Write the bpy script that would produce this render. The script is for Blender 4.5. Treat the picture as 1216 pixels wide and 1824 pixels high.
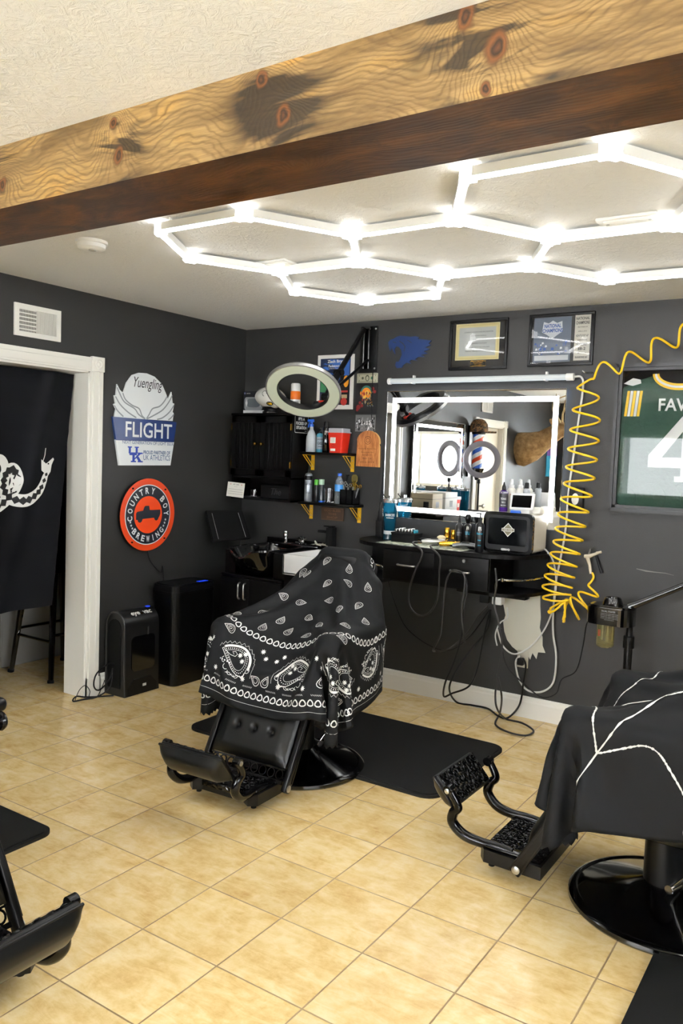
import bpy, bmesh, math, random
import numpy as np
from mathutils import Vector, Matrix
random.seed(7); PI=math.pi
for o in list(bpy.data.objects): bpy.data.objects.remove(o)
SC=bpy.context.scene; COL=SC.collection
# ------------------------------------------------------------ camera
FPX=1439.466; YAW=-0.58105543; PITCH=-0.06723532; ROLL=0.03669158
CAM=np.array([3.94825,-4.64552,1.52568])
_f=np.array([math.sin(YAW)*math.cos(PITCH),math.cos(YAW)*math.cos(PITCH),math.sin(PITCH)])
_r=np.array([math.cos(YAW),-math.sin(YAW),0.]); _u=np.cross(_r,_f)
_c,_s=math.cos(ROLL),math.sin(ROLL); _r,_u=_c*_r+_s*_u,-_s*_r+_c*_u
cd=bpy.data.cameras.new('camera'); cam=bpy.data.objects.new('camera',cd); COL.objects.link(cam)
cd.sensor_fit='VERTICAL'; cd.sensor_height=36; cd.sensor_width=24; cd.lens=FPX/1824*36; cd.clip_start=.05; cd.clip_end=100
cam.matrix_world=Matrix(((_r[0],_u[0],-_f[0],CAM[0]),(_r[1],_u[1],-_f[1],CAM[1]),(_r[2],_u[2],-_f[2],CAM[2]),(0,0,0,1)))
SC.camera=cam
vs=SC.view_settings; vs.view_transform='Standard'; vs.look='None'; vs.gamma=1; vs.use_curve_mapping=False
vs.exposure=0.62
TUBE_E=19; LED_E=7
W=bpy.data.worlds.new('daylight'); SC.world=W; W.use_nodes=True
bg=W.node_tree.nodes['Background']; bg.inputs[0].default_value=(.92,.96,1,1); bg.inputs[1].default_value=4.0
def arealight(name,loc,rot,sx,sy,e,col=(1,1,1)):
    l=bpy.data.lights.new(name,'AREA'); l.shape='RECTANGLE'; l.size=sx; l.size_y=sy; l.energy=e; l.color=col
    o=bpy.data.objects.new(name,l); o.location=loc; o.rotation_euler=rot; COL.objects.link(o); return o
arealight('window_daylight',(2.35,-7.35,1.58),(PI/2,0,0),2.7,.85,135,(.95,.98,1))
arealight('added_side_daylight',(6.25,-4.6,1.45),(PI/2,0,PI/2),2.7,1.2,75,(.95,.98,1))  # added light at an unseen side window, brightens the room

# ------------------------------------------------------------ pixel -> point helpers (1216x1824 frame)
def at(x,y,ax,v):
    d=_f*FPX+_r*(x-608)-_u*(y-912); return CAM+(v-CAM[ax])/d[ax]*d
def B(x,y,Y=0.): return at(x,y,1,Y)
def L(x,y,X=0.): return at(x,y,0,X)
def Fz(x,y,Z=0.): return at(x,y,2,Z)

# ------------------------------------------------------------ materials
def lin(c):
    if isinstance(c,str): c=[int(c[i:i+2],16)/255 for i in (0,2,4)]
    return tuple((v/12.92 if v<=.04045 else ((v+.055)/1.055)**2.4) for v in c)+(1,)
MATS={}
def mk(name,col,rough=.5,metal=0,emit=0,trans=0,alpha=1,bump=None,coat=0,spec=None,ecol=None,ior=None):
    if name in MATS: return MATS[name]
    m=bpy.data.materials.new(name); m.use_nodes=True; nt=m.node_tree; b=nt.nodes['Principled BSDF']
    b.inputs['Base Color'].default_value=lin(col); b.inputs['Roughness'].default_value=rough
    b.inputs['Metallic'].default_value=metal
    if emit: b.inputs['Emission Color'].default_value=lin(ecol or col); b.inputs['Emission Strength'].default_value=emit
    if trans: b.inputs['Transmission Weight'].default_value=trans
    if alpha<1: b.inputs['Alpha'].default_value=alpha
    if coat: b.inputs['Coat Weight'].default_value=coat; b.inputs['Coat Roughness'].default_value=.08
    if spec is not None: b.inputs['Specular IOR Level'].default_value=spec
    if ior: b.inputs['IOR'].default_value=ior
    if bump:   # (type, scale, strength, distance)
        t=nt.nodes.new('ShaderNodeTexNoise' if bump[0]=='n' else 'ShaderNodeTexVoronoi')
        t.inputs['Scale'].default_value=bump[1]
        if bump[0]=='n': t.inputs['Detail'].default_value=4
        else: t.feature='DISTANCE_TO_EDGE'
        tc=nt.nodes.new('ShaderNodeTexCoord'); nt.links.new(tc.outputs['Object'],t.inputs['Vector'])
        bp=nt.nodes.new('ShaderNodeBump'); bp.inputs['Strength'].default_value=bump[2]; bp.inputs['Distance'].default_value=bump[3]
        nt.links.new(t.outputs[0],bp.inputs['Height']); nt.links.new(bp.outputs[0],b.inputs['Normal'])
    MATS[name]=m; return m
class NT:
    def __init__(s,m): s.t=m.node_tree; s.b=s.t.nodes['Principled BSDF']
    def n(s,k,**kw):
        q=s.t.nodes.new(k)
        for a,b in kw.items(): setattr(q,a,b)
        return q
    def l(s,a,b): s.t.links.new(a,b)
    def m(s,op,a,b=None,c=None):
        q=s.n('ShaderNodeMath',operation=op)
        for i,v in enumerate((a,b,c)):
            if v is None: continue
            if isinstance(v,(int,float)): q.inputs[i].default_value=v
            else: s.l(v,q.inputs[i])
        return q.outputs[0]
    def ramp(s,f,stops):
        q=s.n('ShaderNodeValToRGB'); e=q.color_ramp.elements
        while len(e)<len(stops): e.new(.5)
        for i,(p_,c) in enumerate(stops): e[i].position=p_; e[i].color=lin(c)
        s.l(f,q.inputs[0]); return q.outputs[0]
    def noise(s,v,sc,det=3,rough=.5,dist=0):
        q=s.n('ShaderNodeTexNoise'); q.inputs['Scale'].default_value=sc; q.inputs['Detail'].default_value=det
        q.inputs['Roughness'].default_value=rough; q.inputs['Distortion'].default_value=dist
        if v is not None: s.l(v,q.inputs['Vector'])
        return q.outputs['Fac']
    def mix(s,f,a,b,bt='MIX'):
        q=s.n('ShaderNodeMix',data_type='RGBA',blend_type=bt)
        for i,v in ((0,f),(6,a),(7,b)):
            if isinstance(v,(int,float)): q.inputs[i].default_value=v
            elif isinstance(v,(tuple,str)): q.inputs[i].default_value=lin(v) if isinstance(v,str) else v
            else: s.l(v,q.inputs[i])
        return q.outputs[2]
    def bump(s,h,st,d):
        q=s.n('ShaderNodeBump'); q.inputs['Strength'].default_value=st; q.inputs['Distance'].default_value=d
        s.l(h,q.inputs['Height']); s.l(q.outputs[0],s.b.inputs['Normal'])
def world_pos(t):
    g=t.n('ShaderNodeNewGeometry'); return g.outputs['Position']
# wall paint
mWall=mk('dark_wall_paint','3b3b3a',.5); t=NT(mWall); P=world_pos(t)
n1=t.noise(P,1.2,4); t.l(t.ramp(n1,[(.3,'262625'),(.7,'2f2e2d')]),t.b.inputs['Base Color'])
t.bump(t.noise(P,170,3),.35,.002)
# ceiling
mCeil=mk('stomped_ceiling_paint','e6e6e3',.85); t=NT(mCeil); P=world_pos(t)
w=t.noise(P,22,6,.65,1.6); w2=t.noise(P,60,3,.6,.6)
t.bump(t.m('ADD',t.m('POWER',w,2.2),t.m('MULTIPLY',w2,.25)),.6,.012)
# floor tile
TS=.31504; TX=3.0393; TY=-2.25917
mFloor=mk('floor_tile','e6cc94',.3); t=NT(mFloor); P=world_pos(t)
sx=t.n('ShaderNodeSeparateXYZ'); t.l(P,sx.inputs[0])
gx=t.m('DIVIDE',t.m('SUBTRACT',sx.outputs[0],TX),TS); gy=t.m('DIVIDE',t.m('SUBTRACT',sx.outputs[1],TY),TS)
fx=t.m('ABSOLUTE',t.m('SUBTRACT',t.m('FRACT',t.m('ADD',gx,.5)),.5)); fy=t.m('ABSOLUTE',t.m('SUBTRACT',t.m('FRACT',t.m('ADD',gy,.5)),.5))
dm=t.m('MINIMUM',fx,fy)
edge=t.m('ADD',dm,t.m('MULTIPLY',t.m('SUBTRACT',t.noise(P,30,2),.5),.004))
grout=t.m('SUBTRACT',1,t.m('SMOOTH_MIN',1,t.m('MULTIPLY',t.m('MAXIMUM',t.m('SUBTRACT',edge,.005),0),180),.1))
cb=t.n('ShaderNodeCombineXYZ'); t.l(t.m('FLOOR',gx),cb.inputs[0]); t.l(t.m('FLOOR',gy),cb.inputs[1])
wn=t.n('ShaderNodeTexWhiteNoise'); t.l(cb.outputs[0],wn.inputs['Vector'])
va=t.n('ShaderNodeVectorMath',operation='MULTIPLY_ADD'); t.l(wn.outputs['Color'],va.inputs[0]); va.inputs[1].default_value=(7,7,7); t.l(P,va.inputs[2])
mot=t.noise(va.outputs[0],8,8,.68,.3); mot2=t.noise(va.outputs[0],28,4,.6)
stv=t.n('ShaderNodeMapping'); stv.inputs['Scale'].default_value=(5,16,1); stv.inputs['Rotation'].default_value=(0,0,.5); t.l(va.outputs[0],stv.inputs[0])
mot3=t.noise(stv.outputs[0],1.6,6,.65,1.2)
mm=t.m('ADD',t.m('ADD',t.m('MULTIPLY',mot,.55),t.m('MULTIPLY',mot2,.12)),t.m('MULTIPLY',mot3,.33))
cr=t.ramp(mm,[(.32,'c59d5e'),(.43,'d9b97c'),(.50,'e3c88f'),(.57,'e9d2a0'),(.70,'efdfb9')])
tv=t.m('MULTIPLY_ADD',wn.outputs['Value'],.10,.93)
hsv=t.n('ShaderNodeHueSaturation'); t.l(cr,hsv.inputs['Color']); t.l(tv,hsv.inputs['Value'])
gc=t.ramp(t.noise(P,3,3),[(.35,'8d7350'),(.65,'b39a70')])
t.l(t.mix(grout,hsv.outputs[0],gc),t.b.inputs['Base Color'])
t.l(t.m('ADD',.24,t.m('MULTIPLY',grout,.5)),t.b.inputs['Roughness'])
t.bump(t.m('ADD',t.m('MULTIPLY',grout,-1),t.m('MULTIPLY',mot2,.15)),.5,.003)
# beam wood
def woodmat(name,knots,dark,face):
    m=mk(name,'a8763c',.45); t=NT(m); P=world_pos(t); s=t.n('ShaderNodeSeparateXYZ'); t.l(P,s.inputs[0])
    X=s.outputs[0]; Z=s.outputs[2] if face=='z' else s.outputs[1]
    # straight grain bent around each knot, knot rings inside
    v=t.m('MULTIPLY',Z,1.0); near=None
    nz=t.n('ShaderNodeMapping'); nz.inputs['Scale'].default_value=(1.1,4,4); t.l(P,nz.inputs['Vector'])
    wz=t.n('ShaderNodeTexNoise'); wz.inputs['Scale'].default_value=14; wz.inputs['Detail'].default_value=3; t.l(P,wz.inputs['Vector']); ws_=t.n('ShaderNodeSeparateColor'); t.l(wz.outputs['Color'],ws_.inputs[0])
    X=t.m('ADD',X,t.m('MULTIPLY',t.m('SUBTRACT',ws_.outputs[0],.5),.05)); Z=t.m('ADD',Z,t.m('MULTIPLY',t.m('SUBTRACT',ws_.outputs[1],.5),.022)); v=Z
    v=t.m('ADD',v,t.m('MULTIPLY',t.m('SUBTRACT',t.noise(nz.outputs[0],1.6,3,.5),.5),.16))
    for kx,kz,r in knots:
        dx=t.m('SUBTRACT',X,kx); dz=t.m('SUBTRACT',Z,kz)
        d2=t.m('ADD',t.m('MULTIPLY',dx,dx),t.m('MULTIPLY',dz,dz))
        g=t.m('EXPONENT',t.m('DIVIDE',d2,-(r*2.6)**2))
        rr=t.m('SQRT',d2)
        v=t.m('ADD',v,t.m('MULTIPLY',g,t.m('ADD',t.m('MULTIPLY',rr,1.5),-.10)))
        near=g if near is None else t.m('MAXIMUM',near,g)
    q=t.m('MULTIPLY_ADD',t.m('SINE',t.m('ADD',t.m('MULTIPLY',v,380),t.m('MULTIPLY',ws_.outputs[2],3.0))),.5,.5)
    fine=t.n('ShaderNodeMapping'); fine.inputs['Scale'].default_value=(5,90,90); t.l(P,fine.inputs['Vector'])
    f2=t.noise(fine.outputs[0],2,4,.6)
    lo=t.noise(nz.outputs[0],2.3,4,.6,.8)
    wb=t.n('ShaderNodeMapping'); wb.inputs['Scale'].default_value=(2.2,5,26); t.l(P,wb.inputs['Vector']); lo2=t.noise(wb.outputs[0],2.2,5,.7,1.0)
    if not dark:
        base=t.ramp(lo,[(.28,'6b5634'),(.42,'937649'),(.55,'b0905c'),(.66,'c29a58'),(.76,'cf9440')])
        gr=t.m('MULTIPLY',t.m('MULTIPLY',t.m('POWER',q,3),.75),t.m('MULTIPLY_ADD',lo,1.6,-.15))
        c=t.mix(t.m('MINIMUM',t.m('MAXIMUM',gr,0),1),base,'5a4020')
        c=t.mix(t.m('MULTIPLY',t.m('MAXIMUM',t.m('SUBTRACT',lo2,.42),0),2.6),c,'4c361c'); c=t.mix(t.m('MULTIPLY',f2,.45),c,'6e5028')
        kcore=None
        sm=t.m('MAXIMUM',t.m('SUBTRACT',t.noise(nz.outputs[0],1.3,4,.6,1.2),.47),0)
        c=t.mix(t.m('MINIMUM',t.m('MULTIPLY',t.m('MULTIPLY',sm,t.m('POWER',near,2.2)),24),.88),c,'20170e')
        for kx,kz,r in knots:
            dx=t.m('SUBTRACT',X,kx); dz=t.m('SUBTRACT',Z,kz)
            d=t.m('SQRT',t.m('ADD',t.m('MULTIPLY',t.m('MULTIPLY',dx,dx),1.0),t.m('MULTIPLY',t.m('MULTIPLY',dz,dz),.6)))
            k=t.m('MINIMUM',t.m('MAXIMUM',t.m('DIVIDE',t.m('SUBTRACT',r*.42,d),r*.14),0),1)
            c=t.mix(k,c,t.ramp(t.m('DIVIDE',d,r),[(0,'5e3516'),(.14,'301c0c'),(.24,'7a4a20'),(.36,'4c2e14'),(.42,'24160a')]))
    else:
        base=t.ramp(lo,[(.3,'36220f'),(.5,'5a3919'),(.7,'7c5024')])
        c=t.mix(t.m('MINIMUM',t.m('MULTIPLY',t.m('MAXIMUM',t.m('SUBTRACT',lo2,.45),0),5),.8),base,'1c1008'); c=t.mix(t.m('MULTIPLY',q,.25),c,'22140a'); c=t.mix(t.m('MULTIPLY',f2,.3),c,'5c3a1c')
    t.l(c,t.b.inputs['Base Color']); t.bump(t.m('ADD',q,f2),.15,.002); return m
mBeamF=woodmat('beam_face_wood',[(1.655,2.325,.05),(2.173,2.322,.055),(2.74,2.318,.06),(3.262,2.345,.075),(3.20,2.42,.06),(2.15,2.41,.04),(2.67,2.415,.05),(3.25,2.27,.04)],False,'z')
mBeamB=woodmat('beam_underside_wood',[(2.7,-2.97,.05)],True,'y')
mTrim=mk('white_trim_paint','e4e2da',.35)
mBlk=mk('black_plastic','08080a',.35,spec=.3)
mBlkGloss=mk('black_gloss','060607',.12,coat=.5)
mBlkMatte=mk('black_matte','0c0c0d',.75,spec=.2)
mBlkWood=mk('black_wood','080707',.4,spec=.16,bump=('n',60,.25,.001))
mLeather=mk('black_leather','0b0c0d',.33,spec=.38,bump=('v',260,.12,.0006))
mIron=mk('black_cast_iron','08080a',.18,metal=.3)
mOrn=mk('black_ornate_iron','08080a',.16,metal=.3,bump=('v',42,1.0,.012))
mChrome=mk('chrome','d8d8d8',.12,metal=1)
mSteel=mk('brushed_steel','b8b8b4',.32,metal=1)
mGold=mk('gold','d8a83a',.2,metal=1)
mBrass=mk('brass','b8903c',.25,metal=1)
mWhite=mk('white_plastic','e8e8e4',.4)
mPaper=mk('white_paper','e8e6dc',.8)
mYellow=mk('yellow_paint','d8a516',.45)
mHose=mk('yellow_hose','f0c41a',.35)
mMirror=mk('mirror_glass','f4f6f6',.005,metal=1)
mLED=mk('led_white','ffffff',.5,emit=LED_E)
mTube=mk('light_tube_diffuser','ffffff',.5,emit=TUBE_E)
mMat=mk('black_rubber','161616',.62,spec=.3,bump=('n',500,.3,.0008))
mCape=mk('black_cape_fabric','121315',.66,spec=.22,bump=('n',900,.15,.0004))
mPrint=mk('white_print','dcdcd8',.7)
mRed=mk('red_plastic','d8341c',.35)
mBlue=mk('blue_plastic','1f5fc8',.3)
mGlass=mk('clear_glass','ffffff',.02,trans=1,ior=1.45)
mPane=mk('picture_glass','ffffff',.02,trans=1,ior=1.27)

# ------------------------------------------------------------ mesh building
class MB:
    def __init__(s): s.v=[]; s.f=[]; s.m=[]; s.sm=[]
    def add(s,vs_,fs,mi=0,M=None,smooth=False):
        o=len(s.v)
        for p in vs_:
            p=Vector(p); s.v.append(M@p if M is not None else p)
        for f in fs: s.f.append([o+i for i in f]); s.m.append(mi); s.sm.append(smooth)
        return s
    def box(s,a,b,mi=0,M=None,bev=0):
        a,b=[min(x,y) for x,y in zip(a,b)],[max(x,y) for x,y in zip(a,b)]
        if bev:
            bm=bmesh.new(); bmesh.ops.create_cube(bm,size=1)
            for v in bm.verts: v.co=Vector([(a[i]+b[i])/2+v.co[i]*(b[i]-a[i]) for i in range(3)])
            bev=min(bev,.49*min(b[i]-a[i] for i in range(3)))
            bmesh.ops.bevel(bm,geom=bm.edges[:],offset=bev,segments=3,affect='EDGES',profile=.5)
            bm.verts.index_update(); s.add([v.co.copy() for v in bm.verts],[[v.index for v in f.verts] for f in bm.faces],mi,M,True); bm.free(); return s
        x0,y0,z0=a;x1,y1,z1=b
        return s.add([(x0,y0,z0),(x1,y0,z0),(x1,y1,z0),(x0,y1,z0),(x0,y0,z1),(x1,y0,z1),(x1,y1,z1),(x0,y1,z1)],[(0,3,2,1),(4,5,6,7),(0,1,5,4),(1,2,6,5),(2,3,7,6),(3,0,4,7)],mi,M)
    def lathe(s,prof,mi=0,M=None,n=32,smooth=True,cap=True):
        vs_=[];fs=[]
        for r,z in prof:
            for k in range(n): a=2*PI*k/n; vs_.append((r*math.cos(a),r*math.sin(a),z))
        for i in range(len(prof)-1):
            for k in range(n): fs.append((i*n+k,i*n+(k+1)%n,(i+1)*n+(k+1)%n,(i+1)*n+k))
        if cap:
            if prof[0][0]>1e-4: fs.append(list(range(n))[::-1])
            if prof[-1][0]>1e-4: fs.append([(len(prof)-1)*n+k for k in range(n)])
        return s.add(vs_,fs,mi,M,smooth)
    def cyl(s,p0,p1,r,mi=0,n=20,r2=None,M=None):
        p0,p1=Vector(p0),Vector(p1); d=p1-p0; h=d.length
        Q=Matrix.Translation(p0)@d.to_track_quat('Z','Y').to_matrix().to_4x4()
        if M is not None: Q=M@Q
        r2=r if r2 is None else r2; e=min(r,r2,h)*.08
        return s.lathe([(r-e,0),(r,e),(r2,h-e),(r2-e,h)],mi,Q,n)
    def tube(s,pts,r,mi=0,n=8,closed=False,M=None,flat=None):
        pts=[Vector(p) for p in pts]; N=len(pts); rs=r if isinstance(r,(list,tuple)) else [r]*N
        T=[]
        for i in range(N):
            a=pts[(i-1)%N] if closed or i>0 else pts[i]; b=pts[(i+1)%N] if closed or i<N-1 else pts[i]
            d=(b-a); T.append(d.normalized() if d.length>1e-9 else Vector((0,0,1)))
        up=Vector((0,0,1)) if abs(T[0].z)<.9 else Vector((1,0,0))
        nrm=(up-T[0]*up.dot(T[0])).normalized(); vs_=[];fs=[]
        for i in range(N):
            if i: 
                nrm=nrm-T[i]*nrm.dot(T[i]); nrm=nrm.normalized() if nrm.length>1e-6 else Vector((1,0,0))
            bn=T[i].cross(nrm)
            for k in range(n):
                a=2*PI*k/n; vs_.append(pts[i]+(nrm*math.cos(a)*(flat or 1)+bn*math.sin(a))*rs[i])
        for i in range(N if closed else N-1):
            j=(i+1)%N
            for k in range(n): fs.append((i*n+k,i*n+(k+1)%n,j*n+(k+1)%n,j*n+k))
        if not closed: fs.append(list(range(n))[::-1]); fs.append([(N-1)*n+k for k in range(n)])
        return s.add(vs_,fs,mi,M,True)
    def prism(s,poly,h0,h1,fr,mi=0,side=None):
        # poly in 2D of frame fr (o,u,v,n), extruded h0..h1 along n
        o,u,v,n=fr; k=len(poly)
        A=[o+u*x+v*y+n*h0 for x,y in poly]; Bt=[o+u*x+v*y+n*h1 for x,y in poly]
        s.add(A+Bt,[list(range(k,2*k))],mi)
        s.add(A+Bt,[[i,(i+1)%k,k+(i+1)%k,k+i] for i in range(k)]+[list(range(k))[::-1]],mi if side is None else side)
        return s
    def text(s,body,x,y,w,h,fr,mi=0,d=.0012,lift=0,shear=0,bold=0,warp=None,keep=False):
        o,u,v,n=fr; cu=bpy.data.curves.new('t','FONT'); cu.body=body; cu.shear=shear; cu.offset=bold; cu.resolution_u=3
        ob=bpy.data.objects.new('t',cu); COL.objects.link(ob)
        me=bpy.data.meshes.new_from_object(ob); 
        co=[v_.co.copy() for v_ in me.vertices]; fs=[list(p_.vertices) for p_ in me.polygons]
        bpy.data.objects.remove(ob); bpy.data.curves.remove(cu); bpy.data.meshes.remove(me)
        if not co: return s
        x0=min(c.x for c in co);x1=max(c.x for c in co);y0=min(c.y for c in co);y1=max(c.y for c in co)
        kx=w/(x1-x0); ky=h/(y1-y0)
        if keep: kx=ky=min(kx,ky)
        pts=[(x+(c.x-(x0+x1)/2)*kx,y+(c.y-(y0+y1)/2)*ky) for c in co]
        if warp: pts=[warp(a,b) for a,b in pts]
        return s.add([o+u*a+v*b+n*(lift+d) for a,b in pts],fs,mi)
    def stroke(s,pts,w,fr,h,mi=0,closed=False):
        o,u,v,n=fr; pts=[Vector(p).to_2d() if len(p)>2 else Vector(p) for p in pts]; N=len(pts); ws=w if isinstance(w,(list,tuple)) else [w]*N
        vs_=[];fs=[]
        for i in range(N):
            a=pts[(i-1)%N] if closed or i else pts[i]; b=pts[(i+1)%N] if closed or i<N-1 else pts[i]
            d=(b-a); d=d.normalized() if d.length>1e-9 else Vector((1,0)); q=Vector((-d.y,d.x))*ws[i]/2
            for e in (pts[i]+q,pts[i]-q): vs_.append(o+u*e.x+v*e.y+n*h)
        for i in range(N if closed else N-1):
            j=(i+1)%N; fs.append((2*i+1,2*j+1,2*j,2*i))
        return s.add(vs_,fs,mi)
    def flat(s,poly,fr,h,mi=0):
        o,u,v,n=fr; return s.add([o+u*x+v*y+n*h for x,y in poly],[list(range(len(poly)))],mi)
    def build(s,name,mats,parent=None,label=None,cat=None,group=None,kind=None,loc=None):
        if not isinstance(mats,(list,tuple)): mats=[mats]
        if parent is not None: org=Vector(ORG[parent.name]); rel=ORG_REL.get(parent.name)
        else:
            if loc is None:
                xs=[min(v[i] for v in s.v) for i in range(3)]; xe=[max(v[i] for v in s.v) for i in range(3)]
                loc=((xs[0]+xe[0])/2,(xs[1]+xe[1])/2,xs[2])
            org=Vector(loc)
        me=bpy.data.meshes.new(name)
        if parent is not None and rel: vv=s.v
        else: vv=[v-org for v in s.v]
        me.from_pydata([tuple(v) for v in vv],[],s.f)
        for m in mats: me.materials.append(m)
        me.polygons.foreach_set('material_index',s.m); me.polygons.foreach_set('use_smooth',s.sm); me.update()
        if any(s.sm) and hasattr(me,'set_sharp_from_angle'): me.set_sharp_from_angle(angle=math.radians(42))
        o=bpy.data.objects.new(name,me); COL.objects.link(o)
        if parent is not None:
            o.parent=parent; ORG[o.name]=tuple(org)
            if rel: ORG_REL[o.name]=True
        else: o.location=org; ORG[o.name]=tuple(org)
        if label: o['label']=label
        if cat: o['category']=cat
        if group: o['group']=group
        if kind: o['kind']=kind
        return o
ORG={}; ORG_REL={}
def thing(name,label,cat,loc=(0,0,0),rz=0,group=None,rel=False):
    """an Empty at the thing's base; rel=True means parts are built in its own coordinates"""
    o=bpy.data.objects.new(name,None); COL.objects.link(o); o.empty_display_size=.05
    o.location=loc; o.rotation_euler=(0,0,rz); o['label']=label; o['category']=cat
    if group: o['group']=group
    ORG[o.name]=tuple(loc)
    if rel: ORG_REL[o.name]=True
    return o
def struct(name,mb,m,parent=None): return mb.build(name,m,parent,kind=None if parent else 'structure')
V=Vector
def FB(x,z,y=0.): return (V((x,y,z)),V((1,0,0)),V((0,0,1)),V((0,-1,0)))      # on the back wall, facing the room
def FL(y,z,x=0.): return (V((x,y,z)),V((0,1,0)),V((0,0,1)),V((1,0,0)))       # on the left wall
def FU(x,y,z=0.): return (V((x,y,z)),V((1,0,0)),V((0,1,0)),V((0,0,1)))       # lying flat, facing up
def rrect(w,h,r,n=5,cx=0,cy=0):
    out=[]
    for sx_,sy_,a0 in ((1,1,0),(-1,1,90),(-1,-1,180),(1,-1,270)):
        for k in range(n+1):
            a=math.radians(a0+90*k/n); out.append((cx+sx_*(w/2-r)+r*math.cos(a),cy+sy_*(h/2-r)+r*math.sin(a)))
    return out
def rect(x0,y0,x1,y1): return [(x0,y0),(x1,y0),(x1,y1),(x0,y1)]
def disc(cx,cy,r,n=32,ry=None): return [(cx+r*math.cos(2*PI*k/n),cy+(ry or r)*math.sin(2*PI*k/n)) for k in range(n)]
def spline(pts,n=8):
    pts=[V(p) for p in pts]; out=[]
    for i in range(len(pts)-1):
        a=pts[max(i-1,0)];b=pts[i];c=pts[i+1];d=pts[min(i+2,len(pts)-1)]
        for k in range(n):
            t_=k/n; out.append(.5*((2*b)+(c-a)*t_+(2*a-5*b+4*c-d)*t_*t_+(3*b-a-3*c+d)*t_**3))
    out.append(pts[-1]); return out
def copy_tree(o,parent=None):
    c=o.copy(); COL.objects.link(c); c.parent=parent; ORG[c.name]=ORG.get(o.name,(0,0,0))
    for ch in [x for x in KIDS.get(o.name,[])]: copy_tree(ch,c)
    return c
def kids_index():
    KIDS.clear()
    for o in bpy.data.objects:
        if o.parent: KIDS.setdefault(o.parent.name,[]).append(o)
KIDS={}
# ============================================================ SETTING
H=2.44
XR=6.2; YF=-7.2
mb=MB(); mb.box((-3.2,YF,-.05),(XR,.1,0)); struct('floor',mb,mFloor)
mb=MB(); mb.box((-3.2,YF,H),(XR,.1,H+.05)); struct('ceiling',mb,mCeil)
mb=MB(); mb.box((-.18,0,0),(XR,.1,H)); struct('wall_back',mb,mWall)
mb=MB()
D1=(-2.38,-1.42,1.985); D2=(-5.08,-4.28,1.97)
mb.box((-.18,YF,0),(0,D2[0],H)); mb.box((-.18,D2[0],D2[2]),(0,D2[1],H)); mb.box((-.18,D2[1],0),(0,D1[0],H))
mb.box((-.18,D1[0],D1[2]),(0,D1[1],H)); mb.box((-.18,D1[1],0),(0,0,H)); struct('wall_left',mb,mWall)
WX=(.9,3.8); WZ=(1.12,2.0)
mb=MB(); mb.box((-.18,YF-.12,0),(WX[0],YF,H)); mb.box((WX[0],YF-.12,0),(WX[1],YF,WZ[0])); mb.box((WX[0],YF-.12,WZ[1]),(WX[1],YF,H)); mb.box((WX[1],YF-.12,0),(XR,YF,H)); struct('wall_front',mb,mWall)
SY=(-6.0,-3.2)
mb=MB(); mb.box((XR,YF,0),(XR+.12,SY[0],H)); mb.box((XR,SY[0],0),(XR+.12,SY[1],.85)); mb.box((XR,SY[0],2.05),(XR+.12,SY[1],H)); mb.box((XR,SY[1],0),(XR+.12,.1,H)); struct('wall_right',mb,mWall)
def window(name,a,b,axis,c):
    r=MB(); w=.045
    def bx(m,u0,z0,u1,z1,t0,t1):
        if axis=='y': m.box((u0,c+t0,z0),(u1,c+t1,z1))
        else: m.box((c+t0,u0,z0),(c+t1,u1,z1))
    bx(r,a[0],a[1],b[0],a[1]+w,-.06,.03); bx(r,a[0],b[1]-w,b[0],b[1],-.06,.03); bx(r,a[0],a[1],a[0]+w,b[1],-.06,.03); bx(r,b[0]-w,a[1],b[0],b[1],-.06,.03)
    mid=(a[0]+b[0])/2; bx(r,mid-w/2,a[1],mid+w/2,b[1],-.05,.02)
    fr=struct(name,r,mTrim)
    g=MB(); bx(g,a[0]+w,a[1]+w,b[0]-w,b[1]-w,-.02,-.015); g.build('pane',mk('window_glass','ffffff',.0,trans=1,ior=1.05),fr)
window('window_1',(WX[0],WZ[0]),(WX[1],WZ[1]),'y',YF)
window('added_side_window',(SY[0],.85),(SY[1],2.05),'x',XR)  # unseen window, added so more daylight reaches the room
# side room beyond the doorway
mSide=mk('side_room_paint','2a2a2a',.7)
mb=MB(); mb.box((-3.2,-5.6,0),(-3.1,.1,H)); mb.box((-3.1,0,0),(-.18,.1,H)); mb.box((-3.1,-5.7,0),(-.18,-5.6,H)); struct('wall_side_room',mb,mSide)
# baseboards
def baseb(name,p0,p1,nx,ny):
    m=MB(); prof=[(0,0),(.014,0),(.014,.095),(.010,.105),(.010,.118),(.004,.128),(0,.13)]
    vs_=[];k=len(prof)
    for P_ in (p0,p1):
        for d,z in prof: vs_.append((P_[0]+nx*d,P_[1]+ny*d,z))
    m.add(vs_,[[i,(i+1)%k,k+(i+1)%k,k+i] for i in range(k)]+[list(range(k)),list(range(k,2*k))[::-1]])
    struct(name,m,mTrim)
baseb('baseboard_back',(0,0),(XR,0),0,-1)
baseb('baseboard_left',(0,-1.31),(0,0),1,0)
baseb('baseboard_right',(XR,YF),(XR,0),-1,0)
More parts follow.
